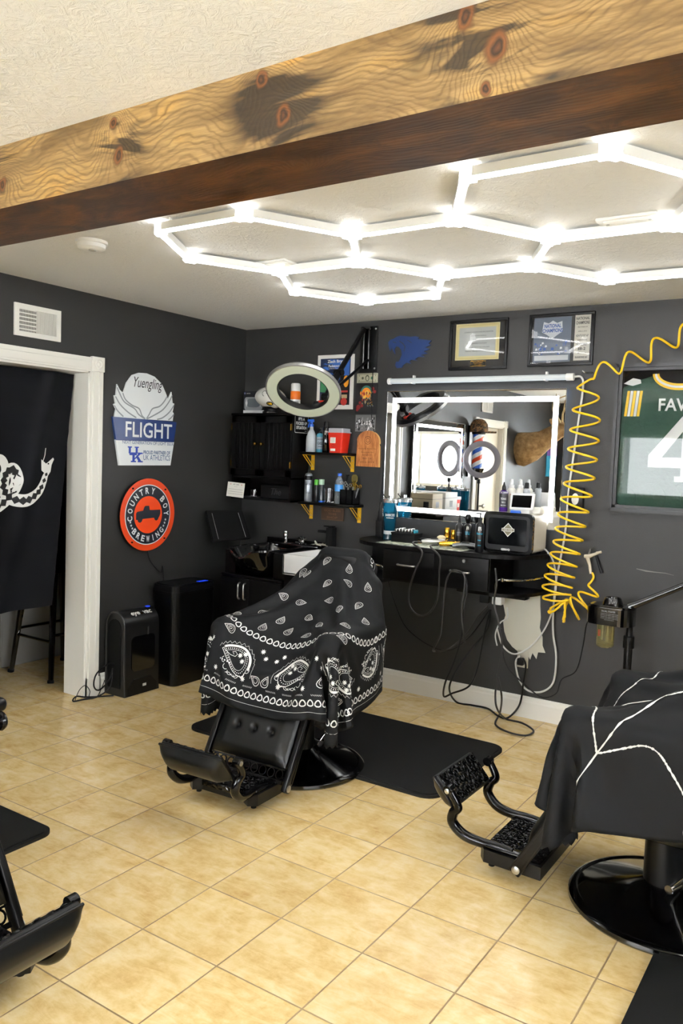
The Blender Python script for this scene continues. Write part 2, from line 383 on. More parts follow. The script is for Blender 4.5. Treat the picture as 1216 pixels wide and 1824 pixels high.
# door casings
def casing(name,D,jambs=True):
    y0,y1,zt=D; m=MB(); w=.088
    def strip(a,b,vert):
        for i,(o_,t_) in enumerate(((0,.014),(.012,.019),(.05,.016),(.07,.021))):
            e=(.088,.045,.065,.082)[i]
            if vert: m.box((0,a+(o_ if a<b else -o_),0),(t_,a+(e if a<b else -e),zt))
    for s_,y in ((1,y1),(-1,y0)):
        m.box((0,y,0),(.016,y+s_*w,zt)); m.box((0,y+s_*.012,.12),(.021,y+s_*.03,zt)); m.box((0,y+s_*.058,.12),(.021,y+s_*.076,zt)); m.box((0,y,0),(.024,y+s_*w,.12))
        m.box((0,y-s_*.002,zt),(.026,y+s_*(w+.003),zt+w),bev=.004)
        m.lathe([(.001,0),(.03,0),(.03,.004),(.022,.007),(.014,.003),(.008,.007),(.001,.007)],0,Matrix.Translation((.026,y+s_*w/2,zt+w/2))@Matrix.Rotation(PI/2,4,'Y'),24,cap=False)
    m.box((0,y0,zt),(.016,y1,zt+w*.92)); m.box((0,y0,zt+.012),(.021,y1,zt+.03)); m.box((0,y0,zt+.055),(.021,y1,zt+.072))
    m.box((-.185,y1-.012,0),(0,y1+.002,zt)); m.box((-.185,y0-.002,0),(0,y0+.012,zt)); m.box((-.185,y0,zt-.012),(0,y1,zt+.002))
    struct(name,m,mTrim)
casing('trim_1',D1); casing('trim_2',D2)
# second door slab, standing half open (seen in the mirror)
mDoor=mk('beige_door_paint','cfc6b4',.45)
mb=MB(); mb.box((-.10,-5.065,.01),(-.06,-4.52,1.955)); d=struct('door_2',mb,mDoor)
m=MB(); m.lathe([(.012,0),(.012,.03),(.028,.045),(.03,.06),(.02,.072),(.001,.075)],0,Matrix.Translation((-.06,-4.58,1.0))@Matrix.Rotation(PI/2,4,'Y'),20); m.build('door_handle',mSteel,d)
# timber beam
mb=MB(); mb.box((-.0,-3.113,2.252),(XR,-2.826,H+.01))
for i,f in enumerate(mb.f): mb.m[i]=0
# underside and far face take the darker wood colours: face order is bottom, top, front(-y), +x, back(+y), -x
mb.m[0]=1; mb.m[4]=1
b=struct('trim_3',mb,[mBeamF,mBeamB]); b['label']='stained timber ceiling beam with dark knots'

# ============================================================ CEILING THINGS
t_=thing('honeycomb_light','white honeycomb tube light nearest the mirror wall, glowing under the ceiling','ceiling light',(2.9,-1.5,2.44))
def honeycomb(root,x0,y0):
    s=.4445; h=.396; cs=[(0,-.792),(0,0),(1,-.396),(2,-.792),(2,0),(3,-.396),(4,-.792),(4,0)]
    vid={}; edges=set()
    for c,dy in cs:
        cx=x0+c*.667; cy=y0+dy
        ring=[(cx+a*s,cy+b*h) for a,b in ((1,0),(.5,1),(-.5,1),(-1,0),(-.5,-1),(.5,-1))]
        ids=[]
        for q in ring:
            k=next((kk for kk,vv in vid.items() if math.hypot(vv[0]-q[0],vv[1]-q[1])<.05),None)
            if k is None: k=len(vid); vid[k]=q
            ids.append(k)
        for i in range(6): a,b=ids[i],ids[(i+1)%6]; edges.add((min(a,b),max(a,b)))
    for a,b in sorted(edges):
        A=V((*vid[a],0));Bp=V((*vid[b],0)); d=(Bp-A).normalized(); A2=A+d*.03; B2=Bp-d*.03; n=V((-d.y,d.x,0))
        ln=(B2-A2).length; M=Matrix(((d.x,n.x,0,A2.x),(d.y,n.y,0,A2.y),(0,0,1,0),(0,0,0,1)))
        m=MB(); m.box((0,-.016,2.409),(ln,.016,2.430),0,M); m.box((0,-.016,2.400),(ln,-.0125,2.409),0,M); m.box((0,.0125,2.400),(ln,.016,2.409),0,M); o=m.build('light_tube',mWhite,root)
        m=MB(); m.box((.0,-.0122,2.393),(ln,.0122,2.409),0,M,bev=.005); m.build('diffuser',mTube,o)
    deg={}
    for a,b in edges: deg.setdefault(a,[]).append(b); deg.setdefault(b,[]).append(a)
    for k,nb in deg.items():
        m=MB(); A=V((*vid[k],0))
        for q in nb:
            d=(V((*vid[q],0))-A).normalized(); n=V((-d.y,d.x,0)); M=Matrix(((d.x,n.x,0,A.x),(d.y,n.y,0,A.y),(0,0,1,0),(0,0,0,1)))
            m.box((-.008,-.015,2.388),(.036,.015,2.430),0,M)
        m.box((A.x-.004,A.y-.004,2.43),(A.x+.004,A.y+.004,2.44))
        m.build('connector',mk('glowing_connector','ffffff',.4,emit=TUBE_E*.3),root)
honeycomb(t_,1.715,-1.125)

p=Fz(163,430,2.44)
sd=thing('smoke_detector','round white smoke detector on the ceiling beside the beam','smoke detector',(p[0],p[1],2.44))
m=MB(); m.lathe([(.001,2.398),(.03,2.398),(.05,2.402),(.06,2.410),(.062,2.425),(.07,2.428),(.07,2.44)],0,Matrix.Translation((p[0],p[1],0))); m.build('housing',mWhite,sd)
m=MB(); m.lathe([(.001,2.395),(.016,2.395),(.018,2.399)],0,Matrix.Translation((p[0]+.02,p[1]-.01,0)),20); m.build('grille',mk('light_grey','b8b8b4',.5),sd)
for (px,py),lb in (((485,468),'white rectangular plate on the ceiling inside the leftmost hexagon'),((1120,388),'white rectangular plate on the ceiling inside the upper right hexagon')):
    p=Fz(px,py,2.44); c=thing('ceiling_plate',lb,'cover plate',(p[0],p[1],2.44),group=None)
    m=MB(); m.box((p[0]-.11,p[1]-.05,2.428),(p[0]+.11,p[1]+.05,2.44),bev=.004)
    m.box((p[0]-.085,p[1]-.035,2.424),(p[0]+.085,p[1]+.035,2.43),bev=.002); m.build('plate',mWhite,c)
    for q in (-1,1): m=MB(); m.lathe([(.001,2.4215),(.006,2.4225),(.006,2.425)],0,Matrix.Translation((p[0]+q*.075,p[1]+.0,0)),10); m.build('screw',mSteel,c)

# ============================================================ LEFT WALL
v=thing('air_vent','white louvred return air vent above the doorway','vent',(0,-1.785,2.125))
m=MB(); y0,y1,z0,z1=-1.935,-1.638,2.125,2.30
for a in ((y0,z0,y1,z0+.026),(y0,z1-.026,y1,z1),(y0,z0+.026,y0+.028,z1-.026),(y1-.028,z0+.026,y1,z1-.026)): m.box((0,a[0],a[1]),(.012,a[2],a[3]))
m.build('frame',mTrim,v)
m=MB(); m.box((.0005,y0+.02,z0+.02),(.0015,y1-.02,z1-.02)); m.build('backing',mk('duct_dark','15120f',.9),v)
m=MB(); ym=y0+.028+.11
for k in range(6): z=z0+.037+k*.0215; m.box((.002,y0+.028,z),(.009,ym,z+.006))
for k in range(16): y=y0+.031+k*.0072; m.box((.0015,y,z0+.026),(.004,y+.0018,z1-.026))
for k in range(20): y=ym+.004+k*.0065; m.box((.002,y,z0+.026),(.010,y+.0028,z1-.026))
m.build('louvres',mTrim,v)

# generic surface-mapped print helper -----------------------------------
def smap_stroke(mb_,S,pts,w,closed=False,step=.012,lift=.0015,mi=0):
    """ribbon drawn in the (u,v) metres of surface S(u,v)->(pos,normal)"""
    P_=[V(q) for q in pts]; ws=list(w) if isinstance(w,(list,tuple)) else [w]*len(P_)
    if closed: P_.append(P_[0]); ws.append(ws[0])
    Q=[];WQ=[]
    for i in range(len(P_)-1):
        k=max(1,int((P_[i+1]-P_[i]).length/step))
        for j in range(k): f=j/k; Q.append(P_[i].lerp(P_[i+1],f)); WQ.append(ws[i]*(1-f)+ws[i+1]*f)
    Q.append(P_[-1]); WQ.append(ws[-1]); N=len(Q); vs_=[]
    for i in range(N):
        a=Q[i-1] if i else (Q[-2] if closed else Q[0]); b=Q[i+1] if i<N-1 else (Q[1] if closed else Q[-1]); d=b-a
        d=d.normalized() if d.length>1e-9 else V((1,0)); q=V((-d.y,d.x))*WQ[i]/2
        for e in (Q[i]+q,Q[i]-q):
            p_,n_=S(e.x,e.y)
            if p_ is None: return
            vs_.append(p_+n_*lift)
    mb_.add(vs_,[(2*i,2*i+1,2*i+3,2*i+2) for i in range(N-1)],mi)
def smap_fill(mb_,S,pts,lift=.0015,mi=0):
    c=V((0,0))
    for q in pts: c+=V(q)
    c/=len(pts); vs_=[]
    for e in [c]+[V(q) for q in pts]:
        p_,n_=S(e.x,e.y)
        if p_ is None: return
        vs_.append(p_+n_*lift)
    k=len(pts); mb_.add(vs_,[(0,1+i,1+(i+1)%k) for i in range(k)],mi)

# flag in the doorway -----------------------------------------------------
def flagS(u,v_):   # u: 0 at right edge going left(-y), v: 0 top going down
    gather=.16*(v_/1.4)
    y=-1.44-gather-u*(1.0-.05*v_/1.4); z=1.965-v_-.045*u*(v_/1.4)
    fold=.022*math.sin(u*11+v_*1.1)*(.35+.65*v_)+.03*math.exp(-((u-.16-.12*v_)/.05)**2)*(1-v_*.45)
    def P_(a,b): return V((-.12+fold,y,z))
    p=V((-.12+fold+.004*math.sin(v_*22.4)**8,y,z)); return p,V((1,0,0))
fl=thing('doorway_flag','black flag with a white coiled snake hanging in the white doorway','flag',(-.12,-1.9,.57))
m=MB(); nu,nv=60,60; vs_=[flagS(u/nu*.9,v_/nv*1.38)[0] for v_ in range(nv+1) for u in range(nu+1)]
m.add(vs_,[(j*(nu+1)+i,j*(nu+1)+i+1,(j+1)*(nu+1)+i+1,(j+1)*(nu+1)+i) for j in range(nv) for i in range(nu)],0,None,True)
o=m.build('cloth',mk('black_flag_cloth','0c0d12',.7,spec=.15),fl)
sn=MB()
def uv(px,py):
    p=L(px,py,-.10); z=p[2]; v_=1.965-z
    for _ in range(3):
        u=(-1.44-.16*(v_/1.4)-p[1])/(1.0-.05*v_/1.4); v_=(1.965-z)/(1+.045*u/1.4)
    return (u,v_)
body=[uv(*q) for q in [(86,838),(80,850),(74,868),(66,880),(52,890),(38,892),(22,886),(13,872),(12,856),(18,842),(28,836),(34,846),(34,862),(26,880),(12,896),(-4,906),(-14,900)]]
bs=spline([(*q,0) for q in body],6); wd=[.024+.048*min(1,i/22) for i in range(len(bs))]
smap_stroke(sn,flagS,[(q.x,q.y) for q in bs],wd,lift=.003)
b2=spline([(*uv(*q),0) for q in [(-6,818),(6,818),(14,828),(14,845),(6,860),(-6,868)]],6)
smap_stroke(sn,flagS,[(q.x,q.y) for q in b2],.05,lift=.004)
head=[uv(*q) for q in [(85,848),(74,838),(72,818),(78,829),(86,823),(94,815),(96,818),(92,828),(90,840)]]
smap_fill(sn,flagS,head,lift=.004); smap_stroke(sn,flagS,[uv(*q) for q in [(76,822),(79,810),(81,798)]],.006,lift=.004)
sn.build('snake_print',mPrint,o)
sk=MB()
for i in range(4,len(bs)-4,4):
    q=bs[i]; d=(bs[i+2]-bs[i-2]).normalized(); nn=V((-d.y,d.x,0)); r=wd[i]*.33
    smap_fill(sk,flagS,[tuple((q+d*r*1.2).xy),tuple((q+nn*r).xy),tuple((q-d*r*1.2).xy),tuple((q-nn*r).xy)],lift=.006)
smap_fill(sk,flagS,[uv(*q) for q in disc(86,826,1.6,8)],lift=.006)
sk.build('scale_marks',mk('black_print','0c0c0e',.7),o)

# stool and crate in side room ---------------------------------------------
st=thing('bar_stool','black metal bar stool standing in the dark room behind the flag','stool',(-.62,-1.15,0))
m=MB(); m.box((-.79,-1.32,.70),(-.45,-.98,.73),bev=.012); m.build('seat',mBlkGloss,st)
for sx_,sy_ in ((1,1),(1,-1),(-1,1),(-1,-1)):
    m=MB(); m.tube([(-.62+sx_*.21,-1.15+sy_*.21,0),(-.62+sx_*.14,-1.15+sy_*.14,.71)],[.017,.024],n=8); lg=m.build('leg',mBlkGloss,st)
    m=MB(); m.cyl((-.62+sx_*.212,-1.15+sy_*.212,0),(-.62+sx_*.209,-1.15+sy_*.209,.02),.021,n=12); m.build('rubber_foot',mBlkMatte,lg)
for z,k in ((.26,.185),(.30,.18)):
    m=MB(); 
    if z==.26: ends=[((-1,-1),(1,-1)),((-1,1),(1,1))]
    else: ends=[((-1,-1),(-1,1)),((1,-1),(1,1))]
    for a,b in ends: m.tube([(-.62+a[0]*k,-1.15+a[1]*k,z),(-.62+b[0]*k,-1.15+b[1]*k,z)],.010,n=8)
    m.build('footrest',mBlkGloss,st)
m=MB(); m.box((-1.75,-1.35,0.0),(-.95,-.8,.62),bev=.01); m.box((-1.75,-1.36,.08),(-.95,-1.352,.60))
cb_=thing('storage_cabinet','low grey white cabinet in the side room behind the stool','cabinet',(-1.35,-1.1,0)); m.build('body',mk('grey_white_panel','8f8d88',.6),cb_)
m=MB(); m.box((-1.74,-1.37,.1),(-1.36,-1.36,.58)); m.build('door',mk('grey_white_panel2','989691',.6),cb_)
m=MB(); m.box((-1.345,-1.37,.1),(-.97,-1.36,.58)); m.build('door',MATS['grey_white_panel2'],cb_)

# beer signs -----------------------------------------------------------------
mSignW=mk('sign_white','dfe3e4',.3); mSignB=mk('sign_blue','15336e',.3); mSignG=mk('sign_grey','8e9498',.35); mInk=mk('sign_ink','16171c',.4)
fy=lambda px,py:(L(px,py,.015)[1],L(px,py,.015)[2])
sg=thing('beer_sign','white and blue winged metal beer sign on the dark wall above the round sign','sign',(0.0,-.97,1.422))
F0=FL(0,0)
orb=[fy(*q) for q in [(204,743),(207,728),(203,720),(206,718),(204,704),(207,704),(209,684),(214,694),(220,700),(226,682),(236,668),(248,664),(262,665),(276,671),(289,684),(297,703),(300,712),(306,698),(308,718),(311,719),(308,734),(310,736),(308,750)]]
m=MB(); m.prism(orb,.003,.012,F0,0); m.build('winged_top',mSignW,sg)
m=MB()
wings=[[(209,690),(213,700),(222,716),(240,728),(247,738),(258,746)],[(206,706),(214,720),(228,734),(243,744)],[(204,722),(210,732),(220,742)],[(219,700),(224,712),(236,722),(248,728),(253,740),(259,746)],
 [(307,704),(301,716),(290,730),(274,740),(262,746)],[(310,722),(302,734),(290,744),(280,747)],[(310,738),(305,744),(300,748)],[(298,706),(292,716),(284,724),(272,728),(266,738),(261,746)]]
for w_ in wings: m.stroke([(q.x,q.y) for q in spline([(*fy(*q),0) for q in w_],5)],.009,F0,.0135)
m.build('wing_lines',mSignG,sg)
bl=[fy(*q) for q in [(200,742),(314,752),(309,788),(206,784)]]; wl=[fy(*q) for q in [(205.5,783),(309.5,787),(303,829),(212,829)]]
m=MB(); m.prism(bl,.003,.018,F0,0); m.prism(wl,.003,.0175,F0,1); pn=m.build('lower_panel',[mSignB,mSignW],sg)
m=MB(); m.text('Yuengling',-.965,1.945,.245,.085,F0,1,lift=.0125,shear=.35)
m.text('FLIGHT',-.955,1.655,.40,.098,F0,0,lift=.0185,bold=.012)
m.text('NEXT GENERATION OF LIGHT BEER',-.957,1.573,.44,.020,F0,2,lift=.018)
m.text('PROUD PARTNER OF',-.885,1.513,.235,.024,F0,2,lift=.018,bold=.02); m.text('UK ATHLETICS',-.885,1.480,.235,.034,F0,2,lift=.018)
def blockletter(m,ch,x,y,w,h,F_,lift,mi):
    t=w*.22
    if ch=='U': ps=[rect(x,y+h*.2,x+t*1.1,y+h),rect(x+w-t*1.1,y+h*.2,x+w,y+h),rect(x+t*.4,y,x+w-t*.4,y+h*.24),rect(x-t*.5,y+h*.86,x+t*1.6,y+h),rect(x+w-t*1.6,y+h*.86,x+w+t*.5,y+h)]
    else: ps=[rect(x+t*.3,y,x+t*1.4,y+h),[(x+t*1.2,y+h*.36),(x+w-t*1.2,y+h),(x+w+t*.3,y+h),(x+t*1.4,y+h*.28)],[(x+w*.42,y+h*.55),(x+w*.62,y+h*.68),(x+w+t*.3,y),(x+w-t*1.2,y)],rect(x-t*.4,y+h*.86,x+t*2,y+h),rect(x-t*.4,y,x+t*2,y+h*.14),rect(x+w-t*1.8,y,x+w+t*.6,y+h*.14),rect(x+w-t*1.8,y+h*.86,x+w+t*.5,y+h)]
    for i,p_ in enumerate(ps): m.flat(p_,F_,lift+i*.0001,mi)
blockletter(m,'U',-1.125,1.492,.075,.055,F0,.018,3); blockletter(m,'K',-1.100,1.448,.082,.062,F0,.0192,3)
m.build('lettering',[mSignW,mInk,mk('sign_text_blue','1d4e80',.4),mk('logo_blue','1238a0',.4)],pn)
# round sign
cs=thing('round_brewing_sign','round orange sign with a pickup truck silhouette, below the winged sign','sign',(0,-.962,.875))
cy,cz,R_=-.962,1.11,.235; F1=FL(cy,cz)
mOr=mk('sign_orange','e2481c',.35); mOr2=mk('sign_orange_bright','ee4a18',.35); mNavy=mk('sign_navy','1c202c',.4)
m=MB(); m.prism(disc(0,0,R_,64),.012,.03,F1,0,1); m.build('backing_disc',[mOr,mBlk],cs)
m=MB(); m.flat(disc(0,0,.196,64),F1,.0305,1); m.flat(disc(0,0,.190,64),F1,.031,0); m.flat(disc(0,0,.121,64),F1,.0315,2)
pf=m.build('face',[mNavy,mSignW,mOr2],cs)
m=MB()
def arc_text(m,s_,r,a0,a1,h,F_,lift,inv=False,wk=.72):
    n=len(s_)
    for i,ch in enumerate(s_):
        if ch==' ': continue
        a=math.radians(a0+(a1-a0)*i/(n-1)); c_,s2=math.cos(a),math.sin(a)
        o,u,v_,nn=F_; rad=u*c_+v_*s2; tan=u*s2-v_*c_
        if inv: rad,tan=-rad,-tan
        cen=o+(u*c_+v_*s2)*r
        m.text(ch,0,0,h*(wk if ch not in 'I' else .16),h,(cen,tan,rad,nn),0,lift=lift,bold=.03)
arc_text(m,'COUNTRY BOY',.157,188,2,.042,F1,.0315); arc_text(m,'BREWING',.157,222,318,.040,F1,.0315,inv=True)
for a in (198,206,214,342,334,326,):
    a=math.radians(a-2 if a<300 else a+4); m.flat([(.157*math.cos(a)+(.010 if k%2==0 else .004)*math.cos(PI/2+k*PI/5),.157*math.sin(a)+(.010 if k%2==0 else .004)*math.sin(PI/2+k*PI/5)) for k in range(10)],F1,.032,0)
m.build('lettering',mSignW,pf)
m=MB(); tr=[(-.104,-.03),(-.104,.012),(-.095,.022),(-.045,.028),(-.035,.052),(-.026,.058),(.006,.058),(.012,.03),(.104,.030),(.106,.004),(.098,-.012),(.094,-.02),(.09,-.022),(.085,-.034),(.072,-.042),(.058,-.036),(.05,-.022),(-.048,-.026),(-.055,-.042),(-.07,-.05),(-.086,-.044),(-.092,-.03)]
m.flat(tr,F1,.0322); m.build('truck_emblem',mNavy,pf)
m=MB()
for a in (48,128,232,312): a=math.radians(a); m.lathe([(.001,0),(.006,0),(.006,.006),(.001,.006)],0,Matrix.Translation((.03,cy+.218*math.cos(a),cz+.218*math.sin(a)))@Matrix.Rotation(PI/2,4,'Y'),10)
m.build('mounting_bolts',mBlk,cs)
m=MB(); m.tube(spline([L(262,980,.01),L(268,1000,.012),L(286,1020,.012),(0.008,-.80,.75),(.008,-.77,.5)],8),.0025); m.build('power_cord',mBlk,cs)
# ============================================================ FLOOR MATS
def mat_thing(label,x0,y0,x1,y1,notch,group=None,r=.09):
    """anti-fatigue mat; notch=(cx,cy,r) is the round cut-out around the chair base"""
    poly=rrect(x1-x0,y1-y0,r,8,(x0+x1)/2,(y0+y1)/2)
    m=MB(); m.prism(poly,0,.012,FU(0,0)); 
    inner=rrect(x1-x0-.03,y1-y0-.03,r-.015,8,(x0+x1)/2,(y0+y1)/2)
    m.prism(inner,.012,.017,FU(0,0))
    return m.build('floor_mat',mMat,label=label,cat='mat',loc=((x0+x1)/2,(y0+y1)/2,0))
mat_thing('black rubber floor mat under the chair with the bandana cape',.86,-1.44,2.40,-.585,None)
mat_thing('black rubber floor mat reaching in from the left edge, in front of the left wall',.40,-4.2,1.335,-2.64,None,r=.06)
mat_thing('black rubber floor mat at the lower right corner under the right chair',3.47,-2.62,4.38,-1.05,None,r=.06)

# ============================================================ BARBER CHAIRS
def lerp(a,b,t): return a+(b-a)*t
def barber_chair(name,label,loc,rz,pad_tilt,full_body=True):
    R_=thing(name,label,'barber chair',loc,rz,rel=True)
    m=MB(); m.lathe([(.318,0),(.324,.008),(.322,.02),(.306,.032),(.296,.034),(.290,.030),(.27,.036),(.20,.058),(.12,.082),(.085,.094),(.07,.10),(.07,.11)],n=64); m.build('base',mBlkGloss,R_)
    m=MB(); m.lathe([(.073,.09),(.073,.30),(.062,.305),(.062,.37)],n=36); m.build('column',mBlk,R_)
    m=MB(); m.cyl((.045,.05,.115),(.10,.03,.115),.016); m.cyl((.085,.035,.115),(.16,.17,.30),.006,n=10); m.cyl((.158,.166,.295),(.185,.215,.36),.011,n=12); m.build('pump_lever',mChrome,R_)
    # seat
    m=MB(); m.box((-.25,-.29,.345),(.25,.25,.415),bev=.012); sf=m.build('seat_frame',mOrn,R_)
    m=MB(); m.box((-.252,-.30,.352),(.252,-.29,.408),bev=.003); m.build('front_scrollwork',mOrn,sf)
    m=MB(); m.box((-.245,-.31,.41),(.245,.24,.52),bev=.035); m.build('seat',mLeather,R_)
    # back, reclined
    Mb=Matrix.Translation((0,.235,.50))@Matrix.Rotation(math.radians(-12),4,'X')
    m=MB(); m.box((-.235,-.045,.0),(.235,.045,.38),0,Mb,bev=.04); m.build('backrest',mLeather,R_)
    m=MB(); m.box((-.215,.045,.02),(.215,.07,.36),0,Mb,bev=.012); m.build('back_shell',mBlk,R_)
    m=MB(); 
    for q in (-.05,.05): m.cyl((q,0.01,.34),(q,0.01,.46),.008,M=Mb,n=10)
    m.build('headrest_posts',mChrome,R_)
    m=MB(); m.box((-.125,-.05,.40),(.125,.035,.53),0,Mb,bev=.035); m.build('headrest',mLeather,R_)
    # arms
    for s in (-1,1):
        x=s*.30
        m=MB()
        m.tube(spline([(x,-.16,.40),(x,-.20,.42),(x,-.212,.50),(x,-.185,.57),(x,-.195,.63),(x,-.235,.665)],6),[.020]*31,n=10)
        m.tube(spline([(x,.18,.40),(x,.19,.50),(x,.15,.60),(x,.16,.665)],6),.018,n=10)
        m.box((x-.02,-.20,.36),(x+.02,.22,.42),bev=.01)
        m.tube(spline([(x,-.16,.42),(x,-.08,.50),(x,.02,.47),(x,.10,.55),(x,.15,.62)],6),.012,n=8)
        for cy_,cz_ in ((-.095,.56),(.06,.58)):
            m.tube([(x,cy_+.045*math.cos(a*PI/8),cz_+.045*math.sin(a*PI/8)) for a in range(16)],.009,n=6,closed=True)
        ar=m.build('arm_bracket',mIron,R_)
        m=MB(); m.box((x-.024,-.25,.655),(x+.024,.20,.675),bev=.008); m.tube([(x,-.25+.02*math.cos(a*PI/8),.655+.02*math.sin(a*PI/8)) for a in range(16)],.012,n=8,closed=True); m.build('arm_rail',mIron,ar)
        m=MB(); m.box((x-.043,-.235,.672),(x+.043,.18,.718),bev=.02); m.build('armrest',mLeather,R_)
    # legrest cushion, hung from the seat front
    a_=math.atan2(.17,.30); Ml=Matrix.Translation((0,-.285,.385))@Matrix.Rotation(-a_,4,'X')
    m=MB()
    NX,NZ=18,12
    def cush(u,v_):
        e=min(1,min(u,1-u)*7)*min(1,min(v_,1-v_)*6); e=math.sqrt(max(e,0))
        b=.028*e
        for bu in (.27,.5,.73): b-=.022*math.exp(-(((u-bu)*.40)**2+((v_-.50)*.25)**2)/.014**2)
        return (-.205+.41*u,-.018-b,-.265*v_)
    vs_=[cush(i/NX/1,j/NZ) for j in range(NZ+1) for i in range(NX+1)]
    NX,NZ=44,28; vs_=[cush(i/NX,j/NZ) for j in range(NZ+1) for i in range(NX+1)]
    m.add(vs_,[(j*(NX+1)+i,(j+1)*(NX+1)+i,(j+1)*(NX+1)+i+1,j*(NX+1)+i+1) for j in range(NZ) for i in range(NX)],0,Ml,True)
    m.box((-.205,-.02,-.265),(.205,.012,0),0,Ml,bev=.008)
    lr=m.build('legrest_cushion',mLeather,R_)
    for bu in (.27,.5,.73):
        m=MB(); m.lathe([(.001,.008),(.008,.006),(.0105,0),(.009,-.004)],0,Ml@Matrix.Translation((-.205+.41*bu,-.028,-.265*.50))@Matrix.Rotation(PI/2,4,'X'),16); m.build('button',mLeather,lr)
    m=MB()                                            # pierced panel below the cushion
    for i in range(9):
        x=-.18+i*.045; m.tube([(x+.018*math.cos(k*PI/6),-.006,-.295+.020*math.sin(k*PI/6)) for k in range(12)],.004,n=6,closed=True,M=Ml)
    m.box((-.205,-.012,-.275),(.205,0,-.268),0,Ml); m.box((-.205,-.012,-.335),(.205,0,-.318),0,Ml); m.build('pierced_panel',mIron,R_)
    for s in (-1,1):
        m=MB(); m.box((s*.215,-.022,-.362),(s*.240,.022,.03),0,Ml,bev=.006)
        m.box((s*.238,-.015,-.32),(s*.244,-.009,0),0,Ml); m.box((s*.238,.009,-.32),(s*.244,.015,0),0,Ml)
        rl=m.build('side_rail',mBlk,R_)
        m=MB(); m.lathe([(.001,0),(.015,0),(.015,.006),(.010,.009),(.001,.009)],0,Ml@Matrix.Translation((s*.238,.0,-.342))@Matrix.Rotation(s*PI/2,4,'Y'),20); m.build('pivot_bolt',mSteel,rl)
    # footplate
    m=MB(); m.prism([(-.19,-.38),(.19,-.38),(.185,-.60),(.15,-.625),(.11,-.60),(-.11,-.60),(-.15,-.625),(-.185,-.60)][::-1],.05,.098,FU(0,0))
    fp=m.build('footplate',mBlk,R_)
    m=MB()
    m.box((-.172,-.598,.098),(.172,-.39,.104)); m.box((-.11,-.612,.075),(.11,-.598,.10),bev=.004)
    for iy in range(5):
        for ix in range(8):
            x=-.148+ix*.0425; y=-.575+iy*.042; r=.015
            m.tube([(x+r*math.cos(k*PI/5),y+r*math.sin(k*PI/5),.104) for k in range(10)],.0034,n=6,closed=True)
            m.tube([(x-.006,y-.006,.1045),(x+.006,y+.006,.1045)],.003,n=6); m.tube([(x-.006,y+.006,.1045),(x+.006,y-.006,.1045)],.003,n=6)
    m.build('raised_tread',mOrn,fp)
    m=MB()
    for x,y in ((-.15,-.58),(.15,-.58)): m.cyl((x,y,.028),(x,y,.055),.012,n=12)
    m.build('rubber_feet',mBlkMatte,fp)
    # swan arms carrying the flip pad
    for s in (-1,1):
        x=s*.155
        m=MB(); m.tube(spline([(x,-.50,.106),(x,-.56,.108),(x*1.0,-.63,.105),(x*1.04,-.695,.118),(x*1.09,-.738,.158),(x*1.13,-.732,.20),(x*1.17,-.712,.228),(x*1.21,-.745,.285)],7),[.014+.006*math.sin(i/49*PI) for i in range(50)],n=12)
        m.box((x-.022,-.60,.098),(x+.022,-.44,.112),bev=.006)
        sa=m.build('swan_arm',mIron,R_)
        m=MB(); m.cyl((x*1.21-.016,-.75,.285),(x*1.21+.016,-.75,.285),.019,n=20); hb=m.build('pivot_hub',mIron,sa)
        m=MB(); m.lathe([(.001,0),(.010,0),(.010,.004),(.006,.006),(.001,.006)],0,Matrix.Translation((x*1.21+s*.016,-.75,.285))@Matrix.Rotation(s*PI/2,4,'Y'),16); m.build('pivot_bolt',mSteel,sa)
    # pad: tread faces the chair, leather bulges outward
    Mp=Matrix.Translation((0,-.75,.287))@Matrix.Rotation(pad_tilt,4,'X')
    m=MB(); m.box((-.158,-.048,-.066),(.158,-.028,.068),0,Mp,bev=.006); pd=m.build('footrest_pad',mBlk,R_)
    NX,NZ=30,14
    def lea(u,v_):
        e=math.sqrt(max(0,min(1,min(u,1-u)*8)*min(1,min(v_,1-v_)*5))); return (-.165+.33*u,-.048-.030*e-.016*math.sin(PI*v_)*e,-.068+.136*v_)
    m=MB(); m.add([lea(i/NX,j/NZ) for j in range(NZ+1) for i in range(NX+1)],[(j*(NX+1)+i,j*(NX+1)+i+1,(j+1)*(NX+1)+i+1,(j+1)*(NX+1)+i) for j in range(NZ) for i in range(NX)],0,Mp,True)
    m.box((-.167,-.05,-.070),(.167,-.040,.070),0,Mp,bev=.004); m.build('leather_cover',mLeather,pd)
    m=MB(); m.box((-.150,-.028,-.060),(.150,-.022,.062),0,Mp)
    for iy in range(3):
        for ix in range(7):
            x=-.125+ix*.0415; z=-.04+iy*.042; r=.015
            m.tube([(x+r*math.cos(k*PI/5),-.022,z+r*math.sin(k*PI/5)) for k in range(10)],.0034,n=6,closed=True,M=Mp)
            m.tube([(x-.009,-.0215,z-.009),(x+.009,-.0215,z+.009)],.003,n=6,M=Mp)
    m.build('raised_tread',mOrn,pd)
    return R_
C1=((1.66,-1.46,0),math.radians(3)); C2=((3.432,-1.718,0),math.radians(-90)); C4=((1.44,-3.43,0),math.radians(90))
ch1=barber_chair('barber_chair','black barber chair under the bandana print cape, in the middle of the room',*C1,math.radians(38))
ch2=barber_chair('barber_chair','black barber chair at the right edge under the spiderweb cape',*C2,math.radians(42))
ch4=barber_chair('barber_chair','black barber chair cut off by the left edge, only armrest and footrest pad showing',*C4,math.radians(36))

